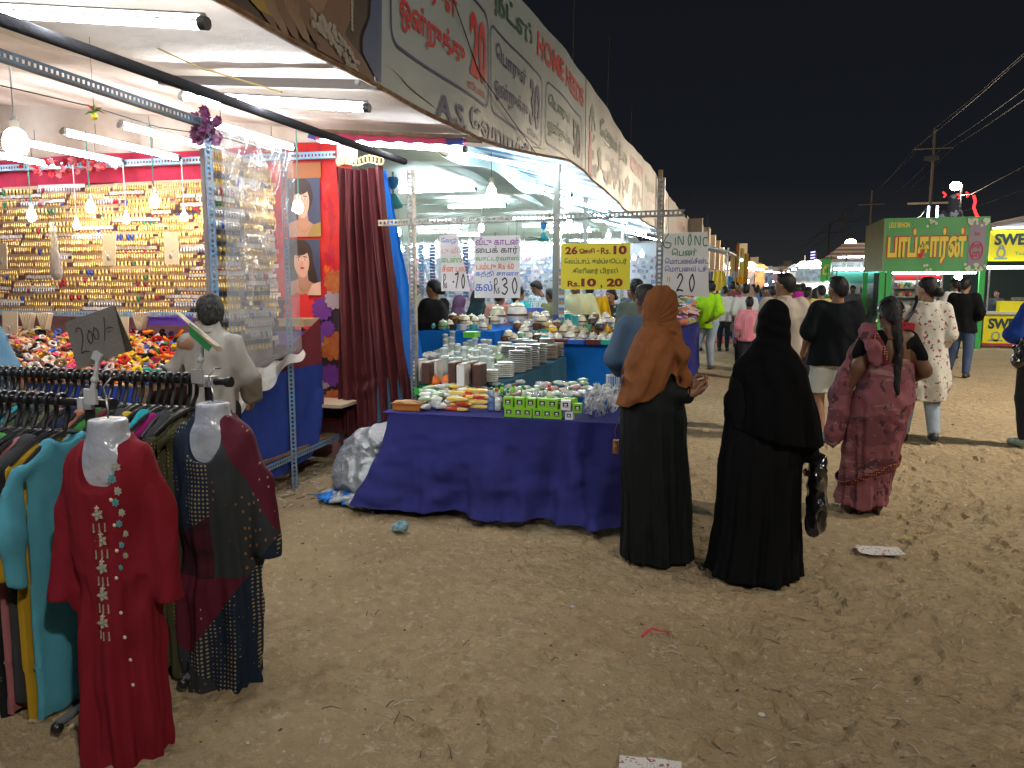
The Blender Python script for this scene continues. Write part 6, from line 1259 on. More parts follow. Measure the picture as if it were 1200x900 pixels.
# ---------------- woman all in black, seen from behind
def woman_black():
    p = onZ(885, 671); t = thing('person', 'woman all in black with a long black veil seen from behind, carrying a black bag', 'person', (p[0], p[1], -.01), R(-6))
    t.scale = (.92, .95, 1); S = SDF((-.42, -.34, 0), (.44, .34, 1.26), .0095)
    fo = rfold(.028, 6, 2.7, 1.0)
    S.column([(.012, -.015, .0, .262, .235), (.10, -.01, 0, .245, .22), (.30, -.0, 0, .232, .20), (.60, .0, 0, .232, .195), (.85, .02, 0, .225, .18), (1.05, .03, 0, .215, .15), (1.18, .035, 0, .16, .11), (1.24, .035, 0, .08, .07)], .02, fo)
    S.chain([(-.07, .03, 1.08), (-.155, .05, .88), (-.14, .16, .76)], [.055, .055, .05], .03).chain([(.13, 0, 1.06), (.225, .03, .88), (.27, .03, .68)], [.055, .055, .05], .03)
    S.wrinkle(foldfn(.008, 13, (8, 8, 2.5))); part('abaya', S.mb(), ABAYA, t, local=True)
    S = SDF((-.36, -.32, .66), (.44, .28, 1.52), .007); hc = np.array((.045, .01, 1.362))
    S.ball(hc + (0, -.005, .01), (.088, .105, .108), .02).ball(hc + (0, -.02, -.05), (.078, .09, .09), .04).cone(hc - (0, .02, .08), (.035, -.02, 1.19), .078, .11, .05)
    S.column([(.68, .075, -.01, .262, .215), (.85, .06, -.01, .245, .20), (1.0, .04, -.01, .228, .175), (1.12, .035, -.01, .195, .145), (1.20, .035, -.01, .145, .11), (1.25, .035, -.01, .09, .085)], .045, rfold(.034, 6, 4.1, 1.2))
    S.ball(hc + (0, .155, -.01), (.07, .085, .08), .012, sub=True)
    def fl(q): x, z = q[:, 0], q[:, 2]; w = np.clip((1.27 - z) * 5, 0, 1); return w * (.009 * np.sin((x * .9 + z * .35) * 48 + 2 * vn(q, 4, 3)) + .022 * (.5 - np.abs(vn(q, (8, 8, 4), 31)))) + (1 - w) * .0025 * np.sin((z + abs(x) * .4) * 90)
    S.wrinkle(fl)
    S.cut(lambda g: np.where(g[..., 0] > .12, .745, .745 + np.clip(.12 - g[..., 0], 0, 1) * .35) + .012 * np.sin(g[..., 0] * 14) - g[..., 2])
    part('veil', S.mb(), cloth('black_veil', (.003, .003, .0036), rough=.85, spec=.1), t, local=True)
    body = MB(); head_parts(t, hc, 0, 0, .9, SK[0], HAIRM, 'none', .008, bodymb=body); merge(body, hand_mb((.285, .035, .665), (.02, .1, -1), (-1, .2, 0), 1, 1.1, .0045, .9)); merge(body, hand_mb((-.16, .17, .77), (.5, .6, .1), (0, 0, 1), -1, .9, .005, .9))
    S = SDF((-.16, -.12, 0), (.16, .2, 1.1), .02); S.cone((0, 0, .9), (0, 0, 1.05), .1, .1).cone((.08, 0, .86), (.08, 0, .07), .07, .035).cone((-.08, 0, .86), (-.08, 0, .07), .07, .035).cone((.08, 0, .04), (.08, .1, .03), .035, .025).cone((-.08, 0, .04), (-.08, .1, .03), .035, .025); merge(body, S.mb()); part('body', body, SK[0], t, local=True)
    q = p + np.array((.29, -.0, .0)); b = thing('shopping_bag', 'shiny black plastic carrier bag in the right hand of the woman in black', 'bag', tuple(q))
    S = SDF(q + (-.09, -.12, .22), q + (.10, .12, .66), .008); S.cone(q + (.0, 0, .34), q + (.0, 0, .60), .085, .070, .02, (.55, 1.1, 1)).cone(q + (-.02, -.05, .30), q + (.02, .05, .30), .045, k=.03, sc=(.7, 1, 1)); S.wrinkle(foldfn(.02, 8, (14, 14, 9), (30, 30, 22))); part('bag_body', S.mb(relax=0), mat('black_glossy_plastic', (.012, .012, .013), .16, spec=.7), b)
    hb_ = MB(); hb_.tube([q + (0, -.05, .58), q + (-.005, -.02, .65), q + (-.005, .02, .655), q + (0, .05, .58)], .008, 6); part('handle', hb_, mat('black_glossy_plastic'), b)
woman_black()
# ---------------- woman in the pink saree
SARI = spots('pink_saree', (.235, .080, .092), [('noise', (2.4, 2.4, 9), (.165, .055, .065), .55), ('noise', (3.5, 3.5, 16), (.29, .15, .145), .62), ('noise', (5, 5, 24), (.085, .04, .045), .66), ('noise', (15, 15, 11), (.085, .035, .045), .61), ('noise', (48, 48, 44), (.30, .2, .16), .68)], rough=.75)
BORD = spots('saree_border', (.13, .015, .035), [('grid', (60, 60, 60), (.5, .36, .07), .28)], rough=.6)
def woman_saree():
    p = onZ(1012, 598); t = thing('person', 'stout woman in a pink patterned saree and black blouse walking away, hand on hip', 'person', (p[0], p[1], -.01), R(8))
    t.scale = (.92, .95, 1); S = SDF((-.34, -.26, 0), (.44, .34, 1.06), .009)
    rf = rfold(.020, 6, 3.3, .95); fo = lambda th, z: rf(th + .9 * z, z) + .002 * np.sin(z * 40 + 7 * np.sin(th * 1.3 + z * 3) + 3 * th) * (z < .95)
    S.column([(.03, -.02, .02, .185, .19), (.12, -.005, .02, .178, .18), (.30, .01, .01, .182, .17), (.46, .03, 0, .197, .175), (.64, .06, -.01, .207, .185), (.82, .09, -.015, .205, .185), (.93, .11, -.01, .18, .16), (1.03, .12, 0, .155, .125)], .02, fo)
    S.wrinkle(foldfn(.014, 5, (7, 7, 7), (18, 18, 18))); S.cut(lambda g: (.055 + .10 * np.clip(g[..., 0] + .05, 0, 1) + .012 * np.sin(g[..., 0] * 30) - g[..., 2])); part('saree_skirt', S.mb(), SARI, t, local=True)
    b = MB(); a = np.linspace(0, 2 * math.pi, 60, endpoint=False)
    for z0, dz, w in ((.30, .09, .020),): b.tube([(.02 + .212 * math.cos(q), .01 + .186 * math.sin(q), z0 + dz * math.cos(q) + .01 * math.sin(3 * q)) for q in a], w, 6, closed=True, flat=(.3, 1.4))
    part('saree_border', b, BORD, t, local=True)
    S = SDF((-.34, -.30, .8), (.62, .30, 1.32), .008); S.cone((.085, 0, 1.10), (.145, 0, 1.10), .118, k=.04, sc=(1, .85, 1)).cone((.03, 0, 1.18), (.205, 0, 1.18), .072, k=.04); S.cone((-.03, 0, 1.185), (-.075, -.0, 1.09), .068, .066, .03).cone((.25, 0, 1.185), (.315, -.01, 1.07), .063, .06, .03)
    S.wrinkle(foldfn(.006, 9, (12, 12, 9))); S.ball((.125, -.10, 1.27), (.085, .08, .055), .02, sub=True); S.cut(lambda g: 1.045 + .02 * g[..., 0] - g[..., 2]); part('blouse', S.mb(), BLK, t, local=True)
    body = MB(); S = SDF((-.34, -.30, .72), (.62, .34, 1.36), .009)
    S.cone((.12, 0, .98), (.12, 0, 1.10), .135, .135, .04, (1.05, .85, 1)).cone((.05, 0, 1.18), (.21, 0, 1.18), .07, k=.04).cone((.125, 0, 1.2), (.11, .015, 1.31), .058, .052, .03)
    S.chain([(-.02, 0, 1.19), (-.10, -.02, 1.0), (-.14, .02, .865)], [.058, .050, .034], .02).chain([(.245, 0, 1.19), (.355, -.02, .985), (.285, .10, .90)], [.058, .050, .034], .02); merge(body, S.mb())
    merge(body, hand_mb((-.14, .02, .86), (-.1, .15, -1), (1, .2, 0), -1, .6, .0045, .9)); merge(body, hand_mb((.285, .10, .90), (-.55, .5, -.35), (-.6, -.4, 0), 1, .4, .0045, .9))
    S = SDF((-.25, -.2, 0), (.32, .24, 1.1), .011); S.cone((.14, 0, 1.0), (.12, 0, .85), .13, k=.03).cone((.06, 0, .85), (-.11, .02, .12), .08, .045).cone((.17, 0, .85), (.08, -.02, .14), .08, .045)
    for x, y, h_ in ((-.11, .02, .0), (.08, -.02, .02)): S.cone((x, y, .2), (x, y, .06), .045, .036).chain([(x, y - .04, .035 + h_), (x, y + .10, .03 + h_), (x, y + .16, .026 + h_)], [.034, .032, .022], .02)
    merge(body, S.mb()); hc = np.array((.105, .03, 1.352)); head_parts(t, hc, R(6), R(-16), .93, SK[1], HAIRM, 'braid', .006, bodymb=body); part('body', body, SK[1], t, local=True)
    for x, y, h_ in ((-.11, .02, .0), (.08, -.02, .02)):
        m = MB(); m.tube([(x, y - .07, .009 + h_), (x, y, .009 + h_), (x, y + .10, .009 + h_), (x, y + .175, .009 + h_)], [.032, .04, .045, .03], 10, flat=(.28, 1)); part('sandal', m, mat('brown_sandal', (.09, .035, .025), .5), t, local=True)
        m = MB(); m.tube([(x - .04, y + .06, .012 + h_), (x, y + .08, .065 + h_), (x + .04, y + .06, .012 + h_)], .008, 6); part('sandal_strap', m, mat('pale_strap', (.45, .36, .34), .5), t, local=True)
    # pallu: over the left shoulder, down across the arm to a loose tip
    S = SDF((-.40, -.20, .42), (.20, .30, 1.30), .008)
    S.chain([(.12, .13, 1.12), (-.02, .08, 1.245), (-.045, -.035, 1.235), (-.02, -.115, 1.14), (.0, -.125, 1.05)], [.03, .034, .040, .036, .03], .03, (1.15, .8, 1))
    S.chain([(-.05, .06, 1.15), (-.16, .05, .97), (-.19, .05, .80), (-.20, .03, .68), (-.235, .02, .56), (-.255, .0, .49)], [.05, .05, .075, .065, .06, .04], .03, (1, 1.1, 1)).cone((-.25, 0, .50), (-.13, .02, .535), .03, .02, .02); S.wrinkle(foldfn(.024, 15, (15, 15, 5), (34, 34, 14))); part('pallu', S.mb(), SARI, t, local=True)
    m = MB(); m.tube([(-.035, -.125, 1.23), (.025, -.140, 1.13), (.055, -.135, 1.04)], .024, 8, flat=(.35, 1)); part('pallu_border', m, BORD, t, local=True)
    m = MB(); m.tube([(hc[0] - .075, .03, hc[2] - .03), (hc[0] - .08, .03, hc[2] - .05)], .007, 6); m.tube([hc + (.06 * math.cos(a), -.02 + .06 * math.sin(a), -.10) for a in np.linspace(0, 6.28, 16, endpoint=False)], .003, 5, closed=True); part('jewellery', m, mat('gold_plate'), t, local=True)
    m = MB(); m.tube([hc + (.088 * math.cos(a), -.045, .02 + .09 * math.sin(a)) for a in np.linspace(.2, 2.94, 12)], .008, 6); part('hair_clip', m, M_BLACKP, t, local=True)
woman_saree()

# ---------------- the others nearby
P = onZ(972, 517)
person('man in a black t-shirt and pale shorts behind the pink saree', P[:2], R(5), 1.63, dict(wrl=(-.28, .12, .93), ell=(-.27, -.06, 1.10), wrr=(.2, .12, .9), anl=(-.10, -.10, .10), anr=(.1, .12, .085), knl=(-.13, .02, .49), knr=(.13, .03, .49)), dict(m=cloth('black_tshirt', (.006, .008, .010), spec=.1), hem=.80, sleeve=.42, loose=.045), dict(m=cloth('pale_shorts', (.52, .54, .50)), kind='shorts', hem=.52, loose=.02), skin=0, head=(32, 0), bulk=1.12, v=.011, seed=2, shoes=(.02, .06, .07))
P = onZ(1074, 516)
FLOR = spots('floral_kurta', (.50, .48, .41), [('noise', (26, 26, 26), (.22, .05, .07), .61), ('noise', (40, 40, 40), (.13, .15, .10), .68)])
tt, _ = person('woman in a pale floral kurta and blue jeans looking left', P[:2], R(-6), 1.63, dict(ell=(-.27, -.02, 1.14), wrl=(-.30, .16, 1.02), elr=(.23, -.03, 1.12), wrr=(.2, .12, 1.0), knl=(-.10, .06, .5), anl=(-.13, .02, .09), knr=(.11, .0, .5), anr=(.14, -.10, .13)), dict(name='kurta', m=FLOR, hem=.46, sleeve=.9, loose=.026, prof=((.46, .205, .16), (.62, .215, .17), (.82, .20, .155), (.98, .178, .13), (1.1, .17, .125), (1.25, .178, .125), (1.35, .155, .1), (1.41, .10, .08), (1.455, .075, .072)), nf=6, fa=.014), dict(m=LDEN, loose=.012), skin=2, hair='bun', head=(52, 0), bulk=1.14, v=.011, seed=4, shoes=(.02, .02, .022))
b = thing('shoulder_bag', 'red and black patterned shoulder bag on the woman in the floral kurta', 'bag', (P[0] - .16, P[1] - .15, 1.05)); q = np.array((P[0] - .20, P[1] - .17, 1.10))
part('bag_body', MB().box(q, (.15, .09, .16), (0, .15, 0), taper=.9), spots('red_print_bag', (.30, .02, .03), [('voronoi', (34, 34, 34), (.03, .01, .012), .33)]), b); part('strap', MB().tube([q + (.0, 0, .07), q + (.05, -.03, .17), q + (.085, -.01, .28), q + (.10, .09, .33)], .016, 6, flat=(.4, 1)), M_BLACKP, b)
P = onZ(912, 512)
person('man in a cream shirt with a moustache seen beyond the black veil', P[:2] + np.array((.02, .4)), R(12), 1.68, dict(elr=(.28, -.02, 1.13), wrr=(.26, .06, .90)), dict(m=cloth('cream_shirt', (.44, .38, .31)), hem=.78, sleeve=.47, loose=.03, collar=1), dict(m=DARKT), skin=0, head=(48, 0), bulk=1.08, v=.012, seed=6, tash=True)
P = onZ(1124, 441)
person('man in a black shirt and dark jeans standing before the sweet corn counter', P[:2], R(-28), 1.66, dict(knl=(-.12, .03, .49), anl=(-.2, .05, .085), ell=(-.25, .02, 1.10), wrl=(-.18, .16, .92), elr=(.26, -.05, 1.12), wrr=(.20, .16, 1.02)), dict(m=BLK, hem=.78, sleeve=.94, loose=.035), dict(m=cloth('dark_denim', (.03, .05, .10), var=(4, (.07, .10, .17), .7)), loose=.018), skin=0, v=.014, seed=8, head=(-12, 0))
P = onZ(1113, 419)
person('man in a white shirt standing behind the man in black at the popcorn stall', P[:2], R(20), 1.66, dict(ell=(-.22, .02, 1.12), wrl=(-.12, .2, 1.0)), dict(m=WHC, hem=.82, sleeve=.6), dict(m=DARKT), skin=1, v=.016, seed=9, hairm=HAIRM)
P = onZ(1208, 522)
person('person in a royal blue sweatshirt cut off by the right edge of the photo', P[:2], R(25), 1.62, dict(ell=(-.27, .04, 1.13), wrl=(-.10, .20, 1.10)), dict(m=cloth('royal_blue_sweat', (.012, .045, .26)), hem=.84, sleeve=.95, loose=.035, fold=.016), dict(m=DARKT), skin=0, v=.011, seed=10, shoes=(.25, .30, .24))
q = onY(1195, 412, P[1] - .12); b = thing('dark_bag', 'dark shiny bag hanging beside the person in the blue sweatshirt', 'bag', tuple(q)); S = SDF(q - .2, q + .2, .009); S.cone(q + (0, 0, -.08), q + (0, 0, .09), .075, .045, .02, (.9, .8, 1)); S.wrinkle(foldfn(.02, 2, (14, 14, 10), (30, 30, 20))); part('bag_body', S.mb(relax=0), mat('black_glossy_plastic'), b); part('handle', MB().tube([q + (-.02, 0, .1), q + (.0, 0, .19), q + (.03, 0, .1)], .006, 5), M_BLACKP, b)
P = onZ(829, 431)
person('man in a lime green shirt and pale jeans standing sideways in the lane', P[:2], R(-18), 1.62, dict(pel=(-.03, 0, .93), knl=(-.22, .0, .50), anl=(-.33, 0, .085), knr=(.03, 0, .49), anr=(.06, 0, .085), ell=(-.25, -.03, 1.12), wrl=(-.2, .0, .95), elr=(.27, -.12, 1.12), wrr=(.12, -.16, .98)), dict(m=cloth('lime_shirt', (.32, .60, .012)), hem=.79, sleeve=.72, loose=.03, collar=1), dict(m=LDEN, loose=.02), skin=1, v=.014, seed=11, head=(60, 0), shoes=(.08, .05, .04))
P = onZ(856, 406)
person('man in a maroon checked shirt and blue jeans walking away down the lane', P[:2], R(3), 1.62, dict(knl=(-.10, .08, .5), anr=(.1, -.10, .1)), dict(m=spots('maroon_check', (.13, .045, .045), [('grid', (30, 30, 30), (.2, .09, .08), .2)]), hem=.78, sleeve=.9, loose=.035), dict(m=cloth('mid_denim', (.14, .22, .34))), skin=1, v=.016, seed=12)
# man in the pale shirt at the jewellery table
P = np.array(onY(248, 440, 3.92)[:2])
person('grey haired man in a pale shirt with his back turned, at the jewellery table', P, R(14), 1.57, dict(ell=(-.25, .05, 1.14), wrl=(-.19, .27, 1.06), elr=(.25, .0, 1.12), wrr=(.18, .20, .95), hd=(-.01, .045, 1.50), nk=(0, .0, 1.38), shl=(-.155, 0, 1.32), shr=(.155, 0, 1.32)), dict(m=cloth('pale_shirt', (.29, .265, .235), var=(5, (.24, .215, .19), .5)), hem=.72, sleeve=.92, loose=.018, collar=1, fold=.034), dict(m=DARKT), skin=0, hairm=HAIRG, head=(28, -8), v=.009, seed=14, bulk=.72)
# shopper whose arm reaches in from the left edge
P = onY(-26, 440, 3.6)[:2]
person('person in a light blue top reaching in from the left edge of the photo', P, R(-10), 1.60, dict(elr=(.24, .02, 1.16), wrr=(.20, .18, .98)), dict(m=cloth('light_blue_top', (.16, .33, .48)), hem=.7, sleeve=.5, loose=.03), dict(m=DARKT), skin=0, v=.012, seed=15)
# person in the blue checked shirt behind the brown scarf
P = onY(757, 440, 5.6)[:2]
person('person in a blue grey checked shirt hidden behind the brown headscarf', P, R(22), 1.56, dict(hd=(.0, .05, 1.56), ell=(-.24, .04, 1.12), wrl=(-.15, .22, 1.0)), dict(m=spots('blue_check', (.06, .10, .16), [('grid', (34, 34, 34), (.05, .08, .13), .22)]), hem=.75, sleeve=.9, loose=.035), dict(m=DARKT), skin=1, v=.012, seed=16, head=(10, 0), bulk=.88)
P = onY(744, 440, 9.0)[:2]
person('dark haired person bending over the jar table behind the brown headscarf', P, R(30), 1.62, dict(), dict(m=cloth('grey_green_shirt', (.10, .14, .13)), hem=.78), dict(m=DARKT), skin=1, v=.016, seed=17)

# ---------------- people inside the hall
def hall_person(px, ytop, y, label, rz, **k):
    p = onY(px, ytop, y); return person(label, (p[0], p[1]), R(rz), max(1.3, min(p[2] + .02, 1.75)), v=.020, **k)
hall_person(508, 327, 9.2, 'woman in a black scarf and turquoise top with a hair bun, inside the hall', 72, J=dict(ell=(-.2, .06, 1.12), wrl=(-.05, .2, 1.05), elr=(.2, .06, 1.12), wrr=(.05, .2, 1.05)), top=dict(name='scarf', m=BLK, hem=.96, sleeve=.6, loose=.045, fold=.018), bottom=dict(name='kurta', kind='skirt', m=cloth('turquoise_top', (.03, .30, .38)), prof=((.4, 0, 0, .2, .18), (.9, 0, 0, .19, .16), (1.05, 0, 0, .17, .14))), skin=0, hair='bun', seed=21, head=(8, 0))
def veiled(px, ytop, y, label, col, rz=0, sc_=1.0, body_col=None):
    p = onY(px, ytop, y); H = max(1.2, p[2]); s = H / 1.5; t = thing('person', label, 'person', (p[0], p[1], -.02), R(rz)); M_ = cloth('veil_%.3f_%.3f_%.3f' % col, col)
    S = SDF((-.36, -.32, 0), (.36, .32, 1.6), .022); S.column([(.02, 0, 0, .24, .22), (.6, 0, 0, .22, .19), (1.0, 0, 0, .21, .16), (1.2, 0, 0, .15, .11)], .02, lambda th, z: .015 * np.sin(8 * th + z * 3)); m = S.mb(); m.v = [q * s for q in m.v]; part('robe', m, cloth('veil_%.3f_%.3f_%.3f' % body_col, body_col) if body_col else M_, t, local=True)
    S = SDF((-.36, -.32, .7), (.36, .32, 1.56), .014); S.ball((0, 0, 1.385), (.092, .108, .115), .02).cone((0, -.02, 1.3), (0, -.02, 1.2), .09, .12, .05).column([(.82, 0, 0, .27, .22), (1.0, 0, 0, .25, .2), (1.15, 0, 0, .2, .15), (1.25, 0, 0, .1, .1)], .04); S.ball((0, .15, 1.37), (.07, .085, .08), .012, sub=True); S.wrinkle(foldfn(.014, int(px))); m = S.mb(); m.v = [q * s for q in m.v]; part('headscarf', m, M_, t, local=True)
    b_ = MB(); head_parts(t, np.array((0, .005, 1.37)) * s, 0, 0, .9 * s, SK[0], HAIRM, 'none', .013, bodymb=b_); part('face', b_, SK[0], t, local=True); return t
veiled(538, 344, 11.2, 'woman in a dull purple headscarf leaning over goods in the hall', (.10, .05, .10), -40)
veiled(560, 336, 10.8, 'woman in a dark green black veil inside the hall below the white price sheet', (.012, .03, .032), -30)
hall_person(586, 338, 10.6, 'man in a salmon pink shirt behind the handwritten price sheet', -10, J=dict(elr=(.33, .02, 1.2), wrr=(.50, .12, 1.15)), top=dict(m=cloth('salmon_shirt', (.52, .24, .17)), hem=.78, sleeve=.4, loose=.03), bottom=dict(m=DARKT), skin=1, seed=22)
hall_person(609, 336, 12.0, 'woman in a bright turquoise dress bending over jars in the hall', -30, top=dict(name='kurta', m=cloth('bright_turquoise', (.04, .42, .45)), hem=.5, sleeve=.6, loose=.03), bottom=dict(m=DARKT), skin=0, hair='pony', seed=23)
hall_person(629, 329, 13.0, 'man in a blue and white plaid shirt looking down at the jars', 70, top=dict(m=spots('plaid_blue', (.45, .52, .55), [('grid', (26, 26, 26), (.05, .16, .26), .34)]), hem=.78, sleeve=.5, loose=.03), bottom=dict(m=DARKT), skin=1, seed=24, head=(10, -25))
hall_person(645, 338, 12.4, 'man in an olive shirt beside the man in plaid inside the hall', 60, top=dict(m=cloth('olive_shirt', (.16, .17, .08)), hem=.78, sleeve=.5), bottom=dict(m=DARKT), skin=1, seed=25)
hall_person(678, 322, 10.9, 'shopkeeper in a pale yellow shirt bending over the ceramic jars', 170, J=dict(ch=(0, .05, 1.22), nk=(0, .08, 1.42), hd=(0, .12, 1.53), elr=(.26, .03, 1.10), wrr=(.05, .22, .93), ell=(-.27, .03, 1.10), wrl=(-.22, .2, .90)), top=dict(m=cloth('pale_yellow_shirt', (.58, .58, .33)), hem=.78, sleeve=.62, loose=.035, collar=1), bottom=dict(m=DARKT), skin=1, seed=26, head=(0, -22))
tt, jj = hall_person(716, 338, 11.6, 'woman in a black print dress holding up bright yellow cloth', 150, J=dict(elr=(.27, .08, 1.15), wrr=(.24, .28, 1.18), ell=(-.2, .1, 1.1), wrl=(.02, .28, 1.12)), top=dict(name='kurta', m=spots('black_print', (.02, .02, .02), [('noise', (16, 16, 16), (.35, .33, .28), .62)]), hem=.5, sleeve=.6, loose=.03), bottom=dict(m=DARKT), skin=0, hair='bun', seed=27)
p = onY(703, 368, 11.1); U, V = np.meshgrid(np.linspace(-.5, .5, 14), np.linspace(0, 1, 24), indexing='ij'); m = MB(); m.sheet(np.stack([p[0] + U * (.2 + .24 * V), p[1] + .03 * np.sin(U * 20) * (V + .2), p[2] + .24 - V * .52 + .03 * U], -1), .004); tag(part('yellow_cloth', m, cloth('vivid_yellow_cloth', (.72, .42, .01))), 'vivid yellow cloth held up by the woman in the black print dress', 'cloth')
hall_person(691, 332, 13.4, 'person in a light blue shirt standing behind the shopkeeper in pale yellow', 10, top=dict(m=cloth('light_blue_shirt', (.2, .36, .42)), hem=.78), bottom=dict(m=DARKT), skin=1, seed=28)
hall_person(739, 335, 16.0, 'small figure in dark clothes far back in the hall near the brown headscarf', 160, top=dict(m=cloth('slate_top', (.06, .07, .09)), hem=.78), bottom=dict(m=DARKT), skin=1, seed=29)
for i, (px, yt, y, c, lb) in enumerate(((602, 340, 14.5, (.40, .10, .16), 'child in a pink top beside the woman in turquoise in the hall'), (470, 340, 13, (.05, .25, .42), 'person in blue deep in the hall, left of the slotted post'), (488, 333, 16, (.4, .33, .28), 'person in a beige shirt deep in the hall near the slotted post'))):
    hall_person(px, yt, y, lb, [20, 90, 200][i], top=dict(m=cloth('ht%d' % i, c), hem=.75), bottom=dict(m=DARKT), skin=i % 2, seed=40 + i)

# ---------------- people down the lane
def lane(px, ytop, depth, label, rz=0, **k):
    d = _ray(px, 332.0); q = CAM + d / np.linalg.norm(d[:2]) * depth; H = 1.55 - (ytop - 332) / 924 * depth + .02
    return person(label, (q[0], q[1]), R(rz), max(1.25, min(H, 1.78)), v=.028, hv=.017, **k)
lane(963, 334, 15.0, 'man in a yellow ochre shirt farther up the lane, left of the black t-shirt', 20, J=dict(ell=(-.28, .0, 1.14), wrl=(-.33, .1, .95)), top=dict(m=cloth('ochre_shirt', (.50, .42, .13)), hem=.8, sleeve=.6, loose=.03), bottom=dict(m=DARKT), skin=0, seed=51)
lane(879, 347, 13.5, 'person with a pink top walking beside the cream shirt man', 10, top=dict(m=spots('pink_gingham', (.5, .16, .2), [('grid', (30, 30, 30), (.6, .4, .4), .3)]), hem=.78, sleeve=.9), bottom=dict(m=DARKT), skin=1, seed=52)
def vlane(px, ytop, depth, label, col, rz=0, bc=(.015, .014, .018)):
    d = _ray(px, 332.0); q = CAM + d / np.linalg.norm(d[:2]) * depth; return veiled(px, ytop, q[1], label, col, rz, body_col=bc)
vlane(936, 340, 14.2, 'woman in a vivid magenta headscarf walking ahead of the ochre shirt man', (.36, .01, .22)); vlane(878, 333, 19, 'woman in a beige headscarf far along the lane', (.30, .22, .17), 170)
CC = [('white', (.5, .5, .48)), ('blue', (.06, .14, .35)), ('orange', (.5, .2, .04)), ('green', (.06, .22, .10)), ('pink', (.45, .12, .22)), ('dark', (.02, .02, .025)), ('purple', (.14, .06, .22)), ('grey', (.18, .18, .2))]
for i, (px, yt, dp, c, lb, hr) in enumerate(((922, 335, 18, (.08, .13, .12), 'man in a dark green shirt near the magenta headscarf', 'short'), (941, 332, 20, (.06, .07, .08), 'man in a dark shirt beyond the magenta headscarf', 'short'), (946, 338, 17, (.5, .3, .3), 'child in a pale pink top beside the ochre shirt man', 'short'), (864, 331, 23, (.32, .35, .38), 'man in a grey checked shirt beyond the maroon shirt', 'short'), (888, 334, 24, (.35, .4, .42), 'person in a pale grey top far along the lane', 'long'), (848, 336, 24, (.05, .05, .07), 'person in dark clothes beside the hanging garments', 'short'), (820, 336, 22, (.30, .30, .42), 'person in a lilac shirt browsing the clothes stall', 'short'), (833, 338, 26, (.45, .35, .25), 'person in a tan shirt browsing beyond the clothes stall', 'short'), (905, 335, 30, (.3, .1, .1), 'person in dull red far along the lane', 'short'), (930, 334, 32, (.3, .3, .32), 'person in grey far along the lane', 'short'), (958, 336, 28, (.1, .14, .25), 'person in blue far along the lane near the striped awning', 'short'), (1000, 334, 24, (.12, .10, .10), 'person in dark brown by the green popcorn stall leg', 'short'), (1012, 337, 25, (.35, .32, .28), 'person in beige by the popcorn stall', 'short'), (876, 335, 33, (.1, .1, .12), 'small dark figure far along the lane', 'short'), (897, 336, 38, (.4, .4, .38), 'small pale figure at the far end of the lane', 'short'), (915, 335, 40, (.25, .12, .2), 'small plum figure at the far end of the lane', 'short'), *[(int(806 + (k * 53) % 190), 333 + (k * 7) % 6, 19 + (k * 11) % 22, CC[k % 8][1], f'{CC[k % 8][0]} clad ' + ['short haired', 'long haired', 'bun haired'][k % 3] + ' walker in the crowd, ' + ['before the hanging garments', 'in mid lane', 'near the striped awning'][int((k * 53) % 190 / 64)] + [', closer', ', farther'][(k * 11) % 22 > 10], ['short', 'long', 'bun'][k % 3]) for k in range(20)], *[(874 + (k * 37) % 88, 332 + (k * 5) % 6, 15 + (k * 7) % 9, CC[(k * 3) % 8][1], f'{CC[(k * 3) % 8][0]} dressed person walking in mid lane beyond the black veil, ' + ['leftmost part', 'left part', 'right part', 'rightmost part'][int((k * 37) % 88 / 22.1)], ['short', 'bun', 'short'][k % 3]) for k in range(9)])):
    lane(px, yt, dp, lb, [0, 10, -10, 170, 5, 60, -60, 200][i % 8], top=dict(m=cloth('lt%d' % i, c), hem=.77, sleeve=[.45, .9][i % 2]), bottom=dict(m=[DARKT, DENIM, LDEN][i % 3]), skin=i % 2, hair=hr, seed=60 + i)
# ================================================================ CLOTHES RACKS
from mathutils.bvhtree import BVHTree
def hanger_mb():
    m = MB(); a = np.linspace(-.35, math.pi + .1, 10); m.tube([(0, -math.cos(q) * .024 + .0, math.sin(q) * .024 + .002) for q in a] + [(0, .026, -.03), (0, .022, -.06), (0, .006, -.09), (0, 0, -.115)], .0085, 6, flat=(1, 1))
    for s in (-1, 1): m.tube([(0, 0, -.112), (0, s * .045, -.122), (0, s * .12, -.15), (0, s * .195, -.195)], [.012, .013, .010, .007], 6, flat=(1, .8))
    return m
HANG = hanger_mb().mesh('hanger', M_BLACKP)
def garment_sdf(seed, L, sl):
    S = SDF((-.06, -.36, -L - .03), (.06, .36, -.02), .012); rs = np.random.default_rng(seed)
    S.column([(-L, 0, 0, .021, .24), (-.6, 0, 0, .022, .215), (-.35, 0, 0, .022, .19), (-.12, 0, 0, .022, .165), (-.08, 0, 0, .02, .08)], .02, lambda th, z: 0 * th)
    for s in (-1, 1): S.chain([(0, s * .07, -.085), (0, s * .19, -.145)], [.022, .026], .02, (.8, 1, 1)).chain([(0, s * .20, -.15), (.008, s * .245, -.34), (.012, s * .265, -sl)], [.034, .052, .062], .02, (.42, 1, 1))
    S.cut(lambda g: np.where(np.abs(g[..., 1]) > .20, -sl - g[..., 2], -L - g[..., 2]))
    S.wrinkle(lambda p: .010 * np.sin(p[:, 1] * 44 + 3 * vn(p, 3, seed)) * np.clip(-p[:, 2] * 1.4, 0, 1) + .012 * vn(p, (9, 14, 4), seed + 2) + .008 * (.5 - np.abs(vn(p, (9, 17, 7), seed + 4)))); return S.mb()
GARM = [garment_sdf(s, L, sl).mesh('garment', M_BLACKP) for s, L, sl in ((1, .98, .50), (2, .93, .42), (3, 1.02, .47))]
for g in GARM: pass
